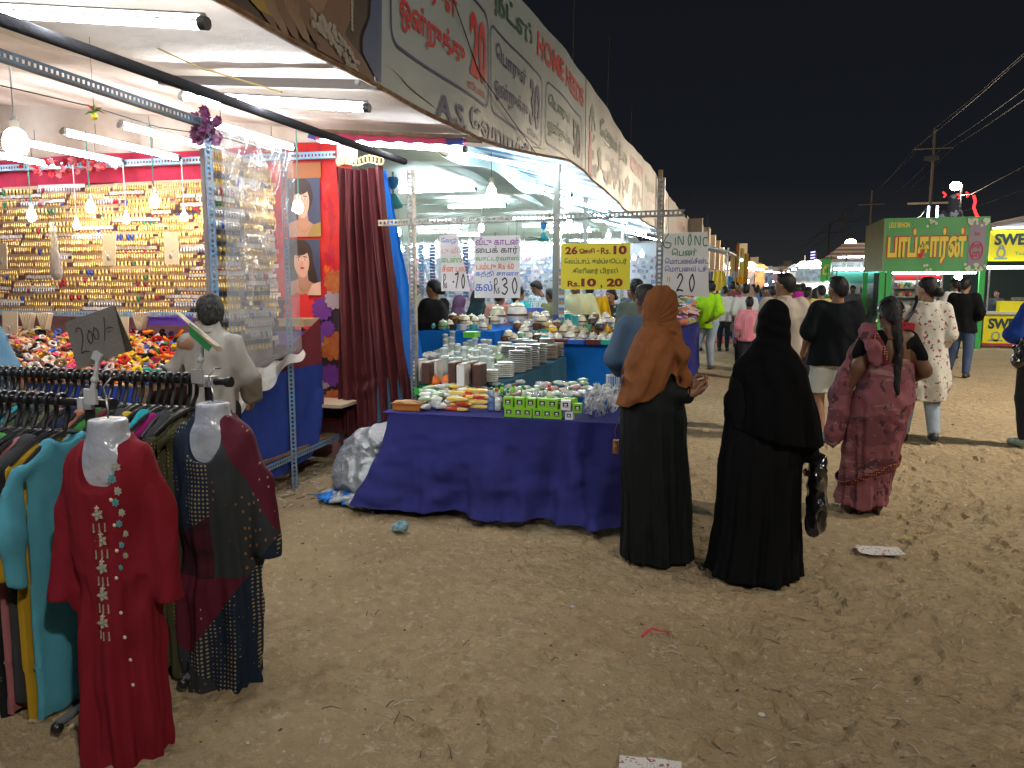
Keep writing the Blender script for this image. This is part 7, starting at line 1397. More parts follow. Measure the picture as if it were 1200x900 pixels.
def rack(name, label, x0, x1, y, z, idx):
    t = thing(name, label, 'clothes rack', (x1, y, 0)); part('bar', MB().tube([(x0, y, z), (x1, y, z)], .0145, 12), M_BLACKP, t)
    for x in (x1 - .085, x0 + .1):
        part('upright', MB().tube([(x, y, .04), (x, y, z - .01)], .017, 10), M_BLACKP, t)
        part('foot_bar', MB().tube([(x, y - .24, .03), (x, y, .05), (x, y + .24, .03)], .015, 8), mat('grey_tube', (.16, .17, .18), .4, .4), t); part('caster', MB().ball((x, y - .24, .02), .022, 10, 8), M_BLACKP, t); part('caster', MB().ball((x, y + .24, .02), .022, 10, 8), M_BLACKP, t)
    part('end_knob', MB().tube([(x1 - .002, y, z), (x1 + .02, y, z)], .021, 12), M_BLACKP, t)
    c = MB(); c.box((x1 - .085, y - .0, z), (.062, .05, .040)); part('bracket', c, mat('grey_plastic', (.42, .43, .43), .4), t); return t
YA, ZA, YB, ZB = 2.28, 1.125, 2.66, 1.165
XA = onY(128, 474, YA)[0]; XB = onY(266, 448, YB)[0]
rack('clothes_rack', 'nearer black clothes rack full of hanging kurtas at the left edge', -3.9, XA, YA, ZA, 0)
rack('clothes_rack', 'rear black clothes rack full of hangers, ending beside the dark patterned kurta', -4.6, XB, YB, ZB, 1)
GC = [('black', (.012, .012, .014)), ('leaf green', (.06, .26, .05)), ('dusty pink', (.42, .15, .16)), ('mustard', (.55, .33, .02)), ('sky blue', (.10, .40, .52)), ('charcoal', (.05, .05, .055)), ('peach', (.55, .22, .12)), ('maroon', (.16, .025, .035)), ('turquoise', (.02, .36, .42)), ('magenta', (.35, .015, .18)), ('olive print', (.07, .065, .03)), ('navy', (.015, .02, .07)), ('yellow', (.6, .45, .05)), ('red', (.38, .02, .02))]
GC = [(n, tuple(q * .72 for q in c)) for n, c in GC]
GM = {n: (cloth('garment_' + n.replace(' ', '_'), c, bump=(300, .4, .002)) if 'print' not in n and n != 'black' else spots('garment_' + n.replace(' ', '_'), c, [('grid', (70, 70, 70), (.30, .24, .08), .2)] if n != 'black' else [('noise', (30, 30, 30), (.04, .09, .03), .6)])) for n, c in GC}
rs = np.random.default_rng(44)
def hang(x, y, z, name, k, label, group, tilt):
    o = link('clothes_hanger', HANG); o.location = (x, y, z); o.rotation_euler = (rs.normal(0, .03), tilt, rs.normal(0, .05)); tag(o, 'black plastic hanger ' + label[0], 'hanger', group + ' hangers')
    if name:
        g = link('hanging_kurta', GARM[k]); g.location = (x, y, z - .062); g.rotation_euler = (0, tilt, o.rotation_euler[2] + rs.normal(0, .03)); g.scale = (1.1, 1, 1.09); setmat(g, GM[name]); tag(g, name + ' kurta hanging ' + label[1], 'kurta', 'kurtas on the ' + group)
seqA = ['sky blue', 'mustard', 'charcoal', 'dusty pink', 'black', 'leaf green', 'maroon', 'olive print', 'navy', 'peach', 'charcoal', 'black', 'olive print', 'black', 'navy', 'olive print', 'maroon', 'navy']
x = XA - .21; nm = ['nearest the white bust form', 'second from the bracket', 'third from the bracket', 'fourth from the bracket', 'fifth from the bracket', 'sixth from the bracket']
for i in range(27):
    n = seqA[i] if i < len(seqA) else seqA[(i * 5) % 18]; w = nm[i] if i < 6 else ('among the middle hangers' if i < 14 else 'toward the left end')
    hang(x, YA, ZA, n, [0, 2, 1][i % 3], ('on the nearer rack, ' + w, 'on the nearer rack, ' + w), 'nearer rack', 0); x -= .040 + rs.uniform(0, .012)
x = XB - .16; seqB = ['olive print', 'olive print', 'charcoal', 'black', 'magenta', 'turquoise', 'black', 'yellow', 'charcoal', 'navy', 'maroon', 'leaf green', 'black', 'peach', 'navy', 'charcoal', 'dusty pink']
for i in range(54):
    n = seqB[i % 17] if i < 48 else None; w = nm[i].replace('the white bust form', 'the dark patterned kurta') if i < 6 else ('among the middle hangers' if i < 25 else 'toward the left end')
    hang(x, YB, ZB, n, [2, 0, 1][i % 3], ('on the rear rack, ' + w, 'on the rear rack, ' + w), 'rear rack', 0); x -= .032 + rs.uniform(0, .010)
# ---- bust forms with display kurtas
CLR = mat('clear_bust_plastic', (.40, .43, .50), .12, spec=1.0, bump=(24, .7, .012), var=(7, (.60, .64, .70), .9), alpha=.82)
def bust(px, py, y, rz, bar, label, lk, kurta_m, L, wid, seed, tint=1.0):
    p = onY(px, py, y); z0 = p[2]; t = thing('bust_form', label, 'mannequin', (p[0], y, z0 - .29), R(rz)); o = np.array((0, 0, .35))
    S = SDF((-.26, -.16, -.0), (.26, .18, .37), .0075); S.cone((0, .0, .40), (0, .005, .25), .066, .058, .01, (1.05, .92, 1)).cone((0, .005, .25), (0, .01, .19), .056, .07, .03).cone((-.075, .0, .17), (.075, .0, .17), .040, k=.06, sc=(1, .9, .9)).cone((-.045, .012, .10), (.045, .012, .10), .078, k=.05, sc=(1, .8, 1)); S.cut(lambda g: g[..., 2] - .29)
    part('bust', S.mb(), CLR, t, local=True); m = MB(); m.tube([(0, 0, .285), (0, 0, .32), (.012, -.012, .36), (.03, -.03, .385), (.012, -.05, .415), (-.02, -.04, .418)], .0035, 6); part('hook', m, mat('grey_wire', (.2, .2, .2), .3, .8), t, local=True)
    k = thing('display_kurta', lk, 'kurta', (p[0], y, z0 - .29), R(rz)); zz = lambda z: z
    S = SDF((-.36, -.22, -L - .02), (.36, .24, .26), .0075); w = wid
    fo = lambda th, z: .020 * np.clip(-z * 1.2, 0, 1) * np.sin(7 * th + 2 * np.sin(z * 3 + seed)) + .008 * np.clip(.1 - z, 0, 1) * np.sin(17 * th + z * 5)
    S.column([(-L, .01, .02, w * .98, .105), (-.75, .01, .015, w * .97, .10), (-.45, .005, .01, w * .94, .095), (-.22, 0, .01, w * .86, .09), (-.05, 0, .015, w * .86, .095), (.09, 0, .015, w * .95, .098), (.155, 0, .005, w * .95, .085), (.19, 0, 0, w * .80, .072), (.225, 0, -.005, w * .52, .062), (.24, 0, -.005, w * .4, .055)], .025, fo)
    for s in (-1, 1): S.chain([(s * w * .70, 0, .145), (s * (w + .018), -.005, -.02), (s * (w + .045), .02, -.30)], [.055, .055, .062], .025, (.75, .75, 1)).cone((s * w * .85, 0, .02), (s * w * .93, .01, -.26), .05, .04, .03, (.9, .8, 1))
    S.ball((0, .10, .168), (.073, .10, .105), .008, sub=True).ball((0, .0, .265), (.072, .2, .055), .008, sub=True)
    S.wrinkle(lambda q: foldfn(.016, seed, (9, 9, 3.5), (26, 26, 9))(q)); S.cut(lambda g: np.where(np.abs(g[..., 0]) > w + .012, -.31 + .02 * seed % .03 - g[..., 2], -L + .012 * np.sin(g[..., 0] * 20) - g[..., 2]))
    mb = S.mb(); V = np.concatenate(mb.v); F = list(mb.f); part('garment', mb, kurta_m, k, local=True); bv = BVHTree.FromPolygons(V.tolist(), F)
    def surf(x, z):
        h = bv.ray_cast(Vector((x, .5, z)), Vector((0, -1, 0))); return (np.array(h[0]), np.array(h[1])) if h[0] is not None else (np.array((x, .1, z)), np.array((0, 1, 0)))
    t.scale = k.scale = (.93, 1, 1) if seed == 3 else (.97, 1, 1); return k, surf
RK = cloth('crimson_kurta', (.19, .011, .020), rough=.85, spec=.12, var=(5, (.15, .010, .018), .5))
k1, s1 = bust(127, 490, 2.06, 193, None, 'frosty plastic bust form hanging on the nearer rack inside the red kurta', 'long crimson kurta with silver embroidery down the front, on a bust form', RK, 1.14, .148, 3)
SILK = mat('silver_embroidery', (.42, .42, .34), .45, .35); TEALE = mat('teal_embroidery', (.08, .26, .28), .5); BTN = mat('cream_button', (.62, .55, .42), .35)
def motif(k, surf, x, z, r, m_, n=6, name='embroidered_flower'):
    b = MB(); c, nr = surf(x, z); c = c + nr * .0035
    for j in range(n):
        a = j / n * 6.283; e = np.array((math.cos(a), 0, math.sin(a))) * r; w_ = np.array((-math.sin(a), 0, math.cos(a))) * r * .35; b.add([c, c + e * .6 + w_, c + e * 1.1 + (0, .001, 0), c + e * .6 - w_], [(0, 1, 2, 3), (3, 2, 1, 0)])
    b.ball(c + nr * .002, r * .28, 6, 4); part(name, b, m_, k, local=True, smooth=False)
for i in range(11): t_ = i / 10; motif(k1, s1, -.062 - .012 * math.sin(t_ * 2.5) + .006 * (-1) ** i, .185 - t_ * .36, .017 - .007 * t_, SILK if i % 2 else TEALE, 7)
for i in range(5):
    z = .005 - i * .088; motif(k1, s1, -.012, z, .020, SILK, 5); motif(k1, s1, -.012, z + .022, .009, BTN, 4)
    b = MB()
    for dx in (-.016, 0, .016):
        c, n_ = s1(-.012 + dx, z - .03); b.tube([c + n_ * .003, c + n_ * .003 - (0, 0, .022)], .0022, 5); b.ball(c + n_ * .003 - (0, 0, .026), .004, 6, 4)
    part('embroidered_tassel', b, SILK, k1, local=True)
for i in range(8):
    z = .05 - i * .085; c, n_ = s1(-.055, z) if i < 4 else s1(-.062 - .004 * (i - 4), z - .03); b = MB(); b.ball(c + n_ * .003, (.0065, .003, .0065), 8, 5); part('button', b, BTN, k1, local=True)
def patch_mat():
    m = mat('patchwork_kurta', (.02, .02, .03), .8, bump=(280, .4, .002), spec=.2); nt = m.node_tree; b = nt.nodes['Principled BSDF']; N = nt.nodes.new; tc = N('ShaderNodeTexCoord'); sp = N('ShaderNodeSeparateXYZ'); _link(nt, tc.outputs['Object'], sp.inputs[0])
    def grid(scale, col, base, th, rnd=.1):
        mp = N('ShaderNodeMapping'); mp.inputs['Scale'].default_value = scale; _link(nt, tc.outputs['Object'], mp.inputs[0]); v = N('ShaderNodeTexVoronoi'); v.inputs['Scale'].default_value = 1; v.inputs['Randomness'].default_value = rnd; _link(nt, mp.outputs[0], v.inputs[0])
        q = N('ShaderNodeMath'); q.operation = 'LESS_THAN'; q.inputs[1].default_value = th; _link(nt, v.outputs['Distance'], q.inputs[0]); x = N('ShaderNodeMixRGB'); x.inputs[1].default_value = (*base, 1); x.inputs[2].default_value = (*col, 1); _link(nt, q.outputs[0], x.inputs[0]); return x.outputs[0]
    def mask(ax, off, k, th, inv=False):
        n = N('ShaderNodeTexNoise'); n.inputs['Scale'].default_value = 1.5; _link(nt, tc.outputs['Object'], n.inputs[0]); a = N('ShaderNodeMath'); a.operation = 'MULTIPLY_ADD'; _link(nt, sp.outputs[ax[0]], a.inputs[0]); a.inputs[1].default_value = k; _link(nt, sp.outputs[ax[1]], a.inputs[2]); c = N('ShaderNodeMath'); c.operation = 'LESS_THAN' if inv else 'GREATER_THAN'; _link(nt, a.outputs[0], c.inputs[0]); c.inputs[1].default_value = th; return c.outputs[0]
    def mix(f, a, c): x = N('ShaderNodeMixRGB'); _link(nt, f, x.inputs[0]); _link(nt, a, x.inputs[1]); _link(nt, c, x.inputs[2]); return x.outputs[0]
    dots = grid((62, 8, 62), (.26, .21, .11), (.010, .018, .036), .30); small = grid((44, 8, 30), (.22, .10, .03), (.028, .032, .036), .20, .5); mar = grid((40, 8, 22), (.36, .22, .2), (.085, .010, .022), .11, .4); plain = grid((9, 9, 9), (.05, .008, .016), (.032, .008, .014), .4)
    c = mix(mask((0, 2), 0, .6, -.14), plain, dots)
    c2 = mix(mask((2, 0), 0, .0, -.02, True), c, small); c3 = mix(mask((0, 2), 0, 0, -.38, True), c2, mar)
    c4 = mix(mask((0, 2), 0, 1.3, -.56, True), c3, dots); c5 = mix(mask((0, 2), 0, -.9, -.80, True), c4, small); c5 = mix(mask((0, 2), 0, -2, .30), c5, mar)
    _link(nt, c5, b.inputs['Base Color']); return m
k2, s2 = bust(250, 471, 2.58, 190, None, 'frosty plastic bust form hanging on the rear rack inside the patchwork kurta', 'dark patchwork kurta with maroon shoulder and yellow dots, on a bust form', patch_mat(), 1.08, .168, 6)
# ---- price boards on clips
def clip(px, py0, py1, y, label):
    a = onY(px, py0, y); b = onY(px + 1, py1, y); t = thing('sign_clip', label, 'clip', tuple(a)); g = mat('grey_plastic'); part('clip_body', MB().box(a + (0, -.028, .02), (.05, .012, .055)), g, t); part('clip_arm', MB().tube([a + (0, -.02, .04), (a + b) / 2 + (.008, -.02, 0), b], [.010, .009, .007], 8), g, t); part('joint', MB().ball((a + b) / 2 + (.006, -.02, 0), .014, 10, 8), g, t); part('clip_jaw', MB().box(b, (.035, .02, .03), (0, .5, 0)), g, t)
clip(114, 470, 418, 2.26, 'grey plastic sign clip on the nearer rack holding the 200 card'); clip(237, 446, 396, 2.64, 'grey plastic sign clip on the rear rack')
KB = mat('grey_cardboard', (.17, .155, .14), .85, bump=(120, .3), var=(8, (.14, .125, .11), .6))
o_ = onY(91, 433, 2.28); c1 = onY(146, 413, 2.25); c2 = onY(133, 358, 2.25); c3 = onY(76, 378, 2.28)
t = thing('price_card', 'folded grey cardboard price card reading 200/- above the nearer rack', 'price card', tuple(o_)); m = MB(); m.poly([o_, c1, c2, c3], .004, (0, 1, 0)); part('front_flap', m, KB, t, smooth=False)
m = MB(); bk = [c3 + (0, .003, 0), c2 + (0, .003, 0), c1 + (-.04, .085, .0), o_ + (-.035, .085, .01)]; m.poly(bk, .004, (0, 1, 0)); part('back_flap', m, KB, t, smooth=False)
f2 = plane_map(o_, c1 - o_, c3 - o_, (0, -1, 0)); pen(t, f2, [[(.17, .72), (.23, .80), (.30, .72), (.27, .52), (.20, .36), (.19, .28), (.26, .30), (.36, .25)], [(.44, .66), (.38, .55), (.40, .42), (.46, .44), (.48, .58), (.43, .68)], [(.56, .68), (.51, .58), (.53, .46), (.59, .46), (.61, .60), (.56, .69)], [(.80, .80), (.75, .55), (.69, .36)], [(.78, .56), (.84, .58), (.92, .54)], [(.79, .49), (.86, .50)]], .014, mat('marker_black'))
a = onY(205, 366, 2.62); b = onY(255, 408, 2.56); m = MB(); m.add([a, a + (.012, 0, -.012), b + (.0, 0, -.014), b + (-.008, 0, .006), a + (0, .03, 0), a + (.012, .03, -.012), b + (.0, .03, -.014), b + (-.008, .03, .006)], [(0, 1, 2, 3), (7, 6, 5, 4), (0, 4, 5, 1), (1, 5, 6, 2), (2, 6, 7, 3), (3, 7, 4, 0)])
t = thing('price_card', 'tilted pale and green card before the man in the pale shirt', 'price card', tuple(a)); part('card_edge', m, mat('pale_wood_card', (.42, .33, .22), .7), t, smooth=False)
m = MB(); g0 = onY(222, 392, 2.6); g1 = onY(222, 378, 2.6); g2 = onY(250, 402, 2.58); g3 = onY(244, 412, 2.58); m.poly([g0, g3, g2, g1], .004, (0, 1, 0)); part('green_flap', m, mat('green_card', (.02, .22, .06), .5), t, smooth=False)
# ================================================================ RIGHT-HAND STALLS
PG = mat('popcorn_green', (.07, .27, .07), .5, bump=(4, .2, .03), var=(1.5, (.12, .34, .13), .6)); YL = mat('lamp_yellow_print', (.70, .55, .06), .45); YL2 = mat('sweet_yellow', (.80, .66, .01), .4)
pc = thing('popcorn_stall', 'green popcorn stall with yellow Tamil lettering on the right of the lane', 'stall', (4.7, 21.5, 0)); Yp = 21.5
X0, X1 = 3.52, 5.80; ZT, ZB_ = 3.12, 1.84
m = MB(); m.bb(X0, X1, Yp, Yp + .04, ZB_, ZT); part('sign_board', m, PG, pc, smooth=False)
m = MB(); m.bb(X0 - .04, X0, Yp, Yp + 2.9, ZB_ + .02, ZT - .02); part('side_board', m, mat('popcorn_side', (.30, .26, .12), .5, var=(1.2, (.12, .25, .10), .8)), pc, smooth=False)
m = MB(); m.bb(X0 - .05, X1, Yp + .05, Yp + 2.9, ZT - .02, ZT + .02); part('roof', m, PG, pc, smooth=False)
f2 = plane_map((X0, Yp - .004, ZB_), (X1 - X0, 0, 0), (0, 0, ZT - ZB_), (0, -1, 0)); W2 = lambda q: (lambda P, N: (P, N))(*f2(q))
m = MB(); part('letter_ground', text_mb('பாப்கார்ன்', .015, .80, .10, .84, f2, .065, .002), RED, pc, smooth=False); part('lettering', text_mb('பாப்கார்ன்', .03, .785, .13, .81, f2, .035, .009), YL, pc, smooth=False)
part('lettering', text_mb('LELE BEHON', .03, .235, .83, .93, f2, .03, .006), YL, pc, smooth=False)
def quad2(f, x0, x1, y0, y1, lay): P_, N_ = f(np.array([(x0, y0), (x1, y0), (x1, y1), (x0, y1)])); return P_ + np.array(N_) * lay
m = MB(); m.add(quad2(f2, .81, .965, .10, .90, .004), [(0, 1, 2, 3)]); part('pack_panel', m, mat('popcorn_mauve', (.24, .19, .22), .5), pc, smooth=False)
part('pack_ring', strokes([ell(.885, .38, .058, .17, 20).tolist() + [(.943, .38)]], .016, f2, .008), mat('ink_wine', (.35, .03, .06), .5), pc, smooth=False)
for s_, z_ in (('pop', .40), ('corn', .26)): part('lettering', text_mb(s_, .845, .925, z_, z_ + .11, f2, .03, .010), mat('ink_wine'), pc, smooth=False)
part('lettering', text_mb('hot', .86, .91, .66, .74, f2, .03, .010), mat('ink_wine'), pc, smooth=False)
rs = np.random.default_rng(6); m = MB()
for k in range(60):
    x = rs.choice([rs.uniform(.79, .985), rs.uniform(.40, .5)], p=[.85, .15]); y = rs.choice([rs.uniform(.0, .13), rs.uniform(.84, .98)]); P_, N_ = f2(ell(x, y, .014, .028, 7)); m.add(P_ + np.array((0, -.011 - k * 2e-4, 0)), [tuple(range(7))])
part('printed_popcorn', m, mat('popcorn_white', (.52, .52, .38), .6), pc, smooth=False, stuff=True)
for x, y in ((X0 - .02, Yp), (X0 + .14, Yp), (X1 - .09, Yp), (X0, Yp + 2.8), (X1 - .09, Yp + 2.8), (4.85, Yp + 2.8)): part('post', MB().bb(x - .06, x + .06, y - .06 + .02, y + .06, -.05, ZB_), mat('post_green', (.04, .36, .07), .5), pc, smooth=False)
m = MB(); m.bb(X0 + .1, X1 - .1, Yp - .02, Yp + .5, .78, .84); part('counter_top', m, M_STEEL, pc, smooth=False)
m = MB(); m.bb(X0 + .1, X1 - .1, Yp + .02, Yp + .06, .0, .78); part('counter_front', m, mat('counter_cream', (.45, .40, .20), .5, var=(3, (.10, .3, .08), .8)), pc, smooth=False)
m = MB(); m.bb(X0 + .2, X1 - .15, Yp + 2.6, Yp + 2.66, .0, ZB_); part('back_cloth', m, mat('dark_back', (.035, .045, .04), .7), pc, smooth=False)
cab = MB(); cab.bb(X0 + .26, X0 + 1.35, Yp + .12, Yp + .16, 1.62, 1.76); part('cabinet_header', cab, mat('print_red'), pc, smooth=False)
for x in (X0 + .26, X0 + .80, X0 + 1.35): part('cabinet_post', MB().bb(x - .02, x + .02, Yp + .1, Yp + .14, .84, 1.74), M_STEEL, pc, smooth=False)
for z_ in (.98, 1.2, 1.42): part('cabinet_shelf', MB().bb(X0 + .26, X0 + 1.35, Yp + .1, Yp + .5, z_, z_ + .025), M_STEEL, pc, smooth=False)
m = MB(); m.bb(X0 + .28, X0 + 1.33, Yp + .48, Yp + .50, .86, 1.7); part('cabinet_back', m, mat('cabinet_pale', (.5, .58, .58), .4), pc, smooth=False)
m = MB()
for k in range(80): m.box((rs.uniform(X0 + .3, X0 + 1.3), Yp + rs.uniform(.15, .4), [.90, 1.02, 1.24, 1.47][k % 4] + rs.uniform(0, .06)), tuple(rs.uniform(.05, .12, 3)), (0, 0, rs.uniform(0, 3)), mi=int(rs.integers(0, 5)))
part('snack_packs', m, [mat('sp%d' % i, c, .4) for i, c in enumerate([(.55, .08, .05), (.1, .35, .12), (.6, .55, .5), (.1, .2, .4), (.55, .4, .1)])], pc, smooth=False, stuff=True)
FT = emis('far_tube_white', (.85, .95, 1), 40)
part('strip_light', MB().tube([(X0 + .2, Yp + .1, ZB_ - .04), (X1 - .2, Yp + .1, ZB_ - .04)], .018, 8), FT, pc)
BB = emis('stall_bulb', (.92, 1, .97), 70)
for i, (px, py) in enumerate(((1099, 325), (1123, 324))):
    p = onY(px, py, Yp + .25); t = thing('stall_bulb', ['left', 'right'][i] + ' bright bulb of the two hanging in the popcorn stall', 'light bulb', tuple(p)); part('glass_bulb', MB().ball(p, .085, 14, 10), BB, t); part('lamp_holder', MB().tube([p + (0, 0, .08), p + (0, 0, .2)], .03, 8), M_WHITEP, t)
# things above the popcorn stall
p = onY(1091, 249, 26); t = thing('tube_light', 'pair of upright blue white tube lights above the popcorn stall', 'tube light', tuple(p)); 
for dx in (-.07, .16): part('lamp_tube', MB().tube([p + (dx, 0, -.22), p + (dx, 0, .18)], .028, 8), emis('blue_tube', (.55, .75, 1), 22), t)
p = [onY(a, b, 25) for a, b in ((1141, 229), (1143, 236), (1141, 243), (1144, 251), (1147, 256))]; tag(part('neon_tube', MB().tube(p, .035, 8), emis('red_neon', (1, .02, .02), 6)), 'red neon squiggle above the right end of the popcorn stall', 'neon')
for i, (px, py) in enumerate(((1106, 231), (1123, 233), (1133, 231))): c = onY(px, py, 25); tag(part('neon_tube', MB().tube([c, c + (.05, 0, .06), c + (-.03, 0, .14)], .022, 6), emis('red_neon', (1, .02, .02), 6)), 'small red neon curl above the popcorn stall, ' + ['left', 'middle', 'right'][i] + ' one', 'neon')
p = onY(1118, 246, 27); S = SDF(p - (.6, .3, .5), p + (.6, .3, .6), .03); S.cone(p + (.05, 0, -.3), p + (0, 0, .15), .26, .17, .05).ball(p + (-.02, 0, .32), .16, .04).cone(p + (-.3, 0, -.3), p + (-.3, 0, -.05), .14, .08, .05); tag(part('inflatable_figure', S.mb(), spots('balloon_print', (.06, .06, .07), [('noise', (4, 4, 4), (.35, .38, .38), .56)])), 'dark inflatable shape standing behind the popcorn sign', 'inflatable')
# sweet corn stall
scn = thing('sweet_corn_stall', 'yellow sweet corn stall beside the popcorn stall at the right edge', 'stall', (7.2, 21.8, 0)); Yc = 21.8; XC0, XC1 = 5.90, 9.2
m = MB(); m.bb(XC0, XC1, Yc, Yc + .05, 2.08, 2.82); part('sign_board', m, YL2, scn, smooth=False)
f3 = plane_map((XC0, Yc - .004, 2.08), (1, 0, 0), (0, 0, 1), (0, -1, 0)); part('lettering', text_mb('SWEET CORN', .10, 2.15, .38, .66, f3, .045, .004), mat('ink_teal_black', (.01, .045, .05), .5), scn, smooth=False); part('lettering', text_mb('Taste & Healthy', .55, 1.5, .12, .22, f3, .01, .004), mat('ink_dim_green', (.2, .3, .08), .5), scn, smooth=False)
part('emblem', strokes([ell(.26, .20, .08, .11, 14).tolist() + [(.34, .2)], [(.12, .06), (.4, .06)], [(.2, .3), (.26, .38), (.32, .3)]], .04, f3, .004), mat('emblem_grey', (.25, .3, .25), .5), scn, smooth=False)
m = MB(); m.add([(XC0 - .02, Yc - .1, 2.86), (XC1, Yc - .1, 3.62), (XC1, Yc + 2.5, 3.7), (XC0 - .02, Yc + 2.5, 2.94), (XC0 - .02, Yc - .1, 2.92), (XC1, Yc - .1, 3.68), (XC1, Yc + 2.5, 3.76), (XC0 - .02, Yc + 2.5, 3.0)], [(0, 3, 2, 1), (4, 5, 6, 7), (0, 1, 5, 4), (1, 2, 6, 5), (2, 3, 7, 6), (3, 0, 4, 7)]); part('roof', m, mat('tan_roof', (.28, .22, .15), .7, var=(2, (.15, .17, .2), .7)), scn, smooth=False)
m = MB(); m.bb(XC0, XC1, Yc + .0, Yc + .04, 2.84, 3.0); part('gable', m, mat('tan_roof'), scn, smooth=False)
for z_, L_x in ((2.87, XC0 + .02), (1.93, XC0 - .15)): part('strip_light', MB().tube([(L_x, Yc - .08, z_), (XC1, Yc - .08, z_)], .035 if z_ < 2 else .022, 8), emis('sweet_tube', (.62, .80, 1), 16), scn)
m = MB(); m.bb(XC0 + .0, XC1, Yc, Yc + .05, .04, .80); part('counter_front', m, YL2, scn, smooth=False); m = MB(); m.bb(XC0 + .0, XC1, Yc - .012, Yc - .001, .02, .09); part('print_band', m, mat('ink_wine'), scn, smooth=False)
f4 = plane_map((XC0, Yc - .004, .04), (1, 0, 0), (0, 0, 1), (0, -1, 0)); part('lettering', text_mb('SWEET CORN', .10, 1.9, .40, .66, f4, .045, .004), mat('ink_teal_black'), scn, smooth=False); part('emblem', strokes([ell(.28, .22, .08, .10, 14).tolist() + [(.36, .22)], [(.12, .12), (.44, .12)]], .04, f4, .004), mat('emblem_grey'), scn, smooth=False)
m = MB(); m.bb(XC0 - .02, XC1, Yc - .1, Yc + .5, .80, .86); part('counter_top', m, mat('counter_pale', (.5, .52, .45), .3), scn, smooth=False)
m = MB(); m.bb(XC0, XC1, Yc + 2.3, Yc + 2.36, 0, 2.8); part('back_cloth', m, mat('dark_back'), scn, smooth=False); m = MB(); m.bb(XC0 + .9, XC0 + .93, Yc + .1, Yc + .14, .8, 2.0); part('window_post', m, M_STEEL, scn, smooth=False)
m = MB(); m.bb(XC0 + .02, XC0 + .05, Yc - .05, Yc, .8, 1.9); part('window_post', m, M_STEEL, scn, smooth=False)
p = onY(1190, 372, Yc); m = MB(); m.bb(p[0] - .35, p[0] + .5, Yc + .02, Yc + .3, .86, 1.12); single('serving_box', m, YL2, 'yellow box with printed letters standing on the sweet corn counter', 'box', smooth=False); m = MB(); m.lathe((p[0] + .1, Yc + .15, 1.12), [(.1, 0), (.17, .02), (.18, .09)], 16); single('steel_pot', m, M_STEEL, 'steel pot on top of the yellow box on the sweet corn counter', 'pot')
person('vendor in a grey t-shirt behind the sweet corn counter', (onY(1168, 345, Yc + .8)[0], Yc + .8), R(150), 1.42, dict(), dict(m=cloth('grey_tshirt', (.06, .065, .08)), hem=.78), dict(m=DARKT), skin=0, v=.016, seed=91, head=(-10, 0))
# far striped awning stall
sa = thing('striped_awning_stall', 'stall with a red and white striped awning beyond the popcorn stall', 'stall', (4.2, 31, 0)); Ys = 30.0; a = onY(962, 338, Ys); b = onY(1036, 338, Ys)
for k in range(9):
    z0 = 2.32 + k * .085; z1 = z0 + .083; w0 = k * .10; m = MB(); xa_ = onY(960 + k * 4.5, 300, Ys)[0]; m.add([(xa_, Ys + k * .35, z0), (b[0] + .6, Ys + k * .35, z0), (b[0] + .6, Ys + k * .35 + .34, z1), (xa_ + .2, Ys + k * .35 + .34, z1)], [(0, 1, 2, 3)]); m.add([(xa_, Ys + k * .35, z0 - .02), (b[0] + .6, Ys + k * .35, z0 - .02), (b[0] + .6, Ys + k * .35 + .34, z1 - .02), (xa_ + .2, Ys + k * .35 + .34, z1 - .02)], [(3, 2, 1, 0)])
    part('awning_stripe', m, mat('awning_red', (.42, .12, .10), .7) if k % 2 else mat('awning_cream', (.75, .70, .60), .7), sa, smooth=False)
g0 = onY(961, 330, Ys - .1); g1 = onY(974, 303, Ys - .1); m = MB(); m.bb(g0[0], g1[0], Ys - .12, Ys - .08, g0[2], g1[2]); part('green_sign', m, mat('sign_green', (.03, .38, .05), .4), sa, smooth=False)
f5 = plane_map((g0[0], Ys - .124, g0[2]), (g1[0] - g0[0], 0, 0), (0, 0, g1[2] - g0[2]), (0, -1, 0)); part('lettering', text_mb('டீ', .2, .8, .3, .75, f5, .05, .004), YL, sa, smooth=False)
m = MB(); m.bb(g1[0] + .1, b[0] + .5, Ys + .0, Ys + .06, 1.55, 1.95); part('front_board', m, mat('board_teal', (.05, .25, .18), .5), sa, smooth=False)
for k in range(6): x = a[0] + .3 + k * .5; part('post', MB().tube([(x, Ys + .1, 0), (x, Ys + .1, 2.5)], .03, 6), M_STEEL, sa)
part('strip_light', MB().tube([(g1[0] + .1, Ys - .05, 2.05), (b[0] + .4, Ys - .05, 2.05)], .04, 8), FT, sa); part('strip_light', MB().tube([(g1[0] + .3, Ys + .6, 2.45), (b[0] + .4, Ys + .6, 2.5)], .04, 8), FT, sa)
m = MB(); m.bb(g1[0] + .1, b[0] + .5, Ys + .9, Ys + .95, .0, 2.5); part('back_wall', m, mat('back_goods', (.22, .24, .24), .6, var=(5, (.06, .08, .08), .9)), sa, smooth=False); m = MB(); m.bb(g1[0], b[0] + .5, Ys, Ys + .5, 0, .9); part('counter', m, mat('dark_counter', (.04, .09, .05), .6), sa, smooth=False)
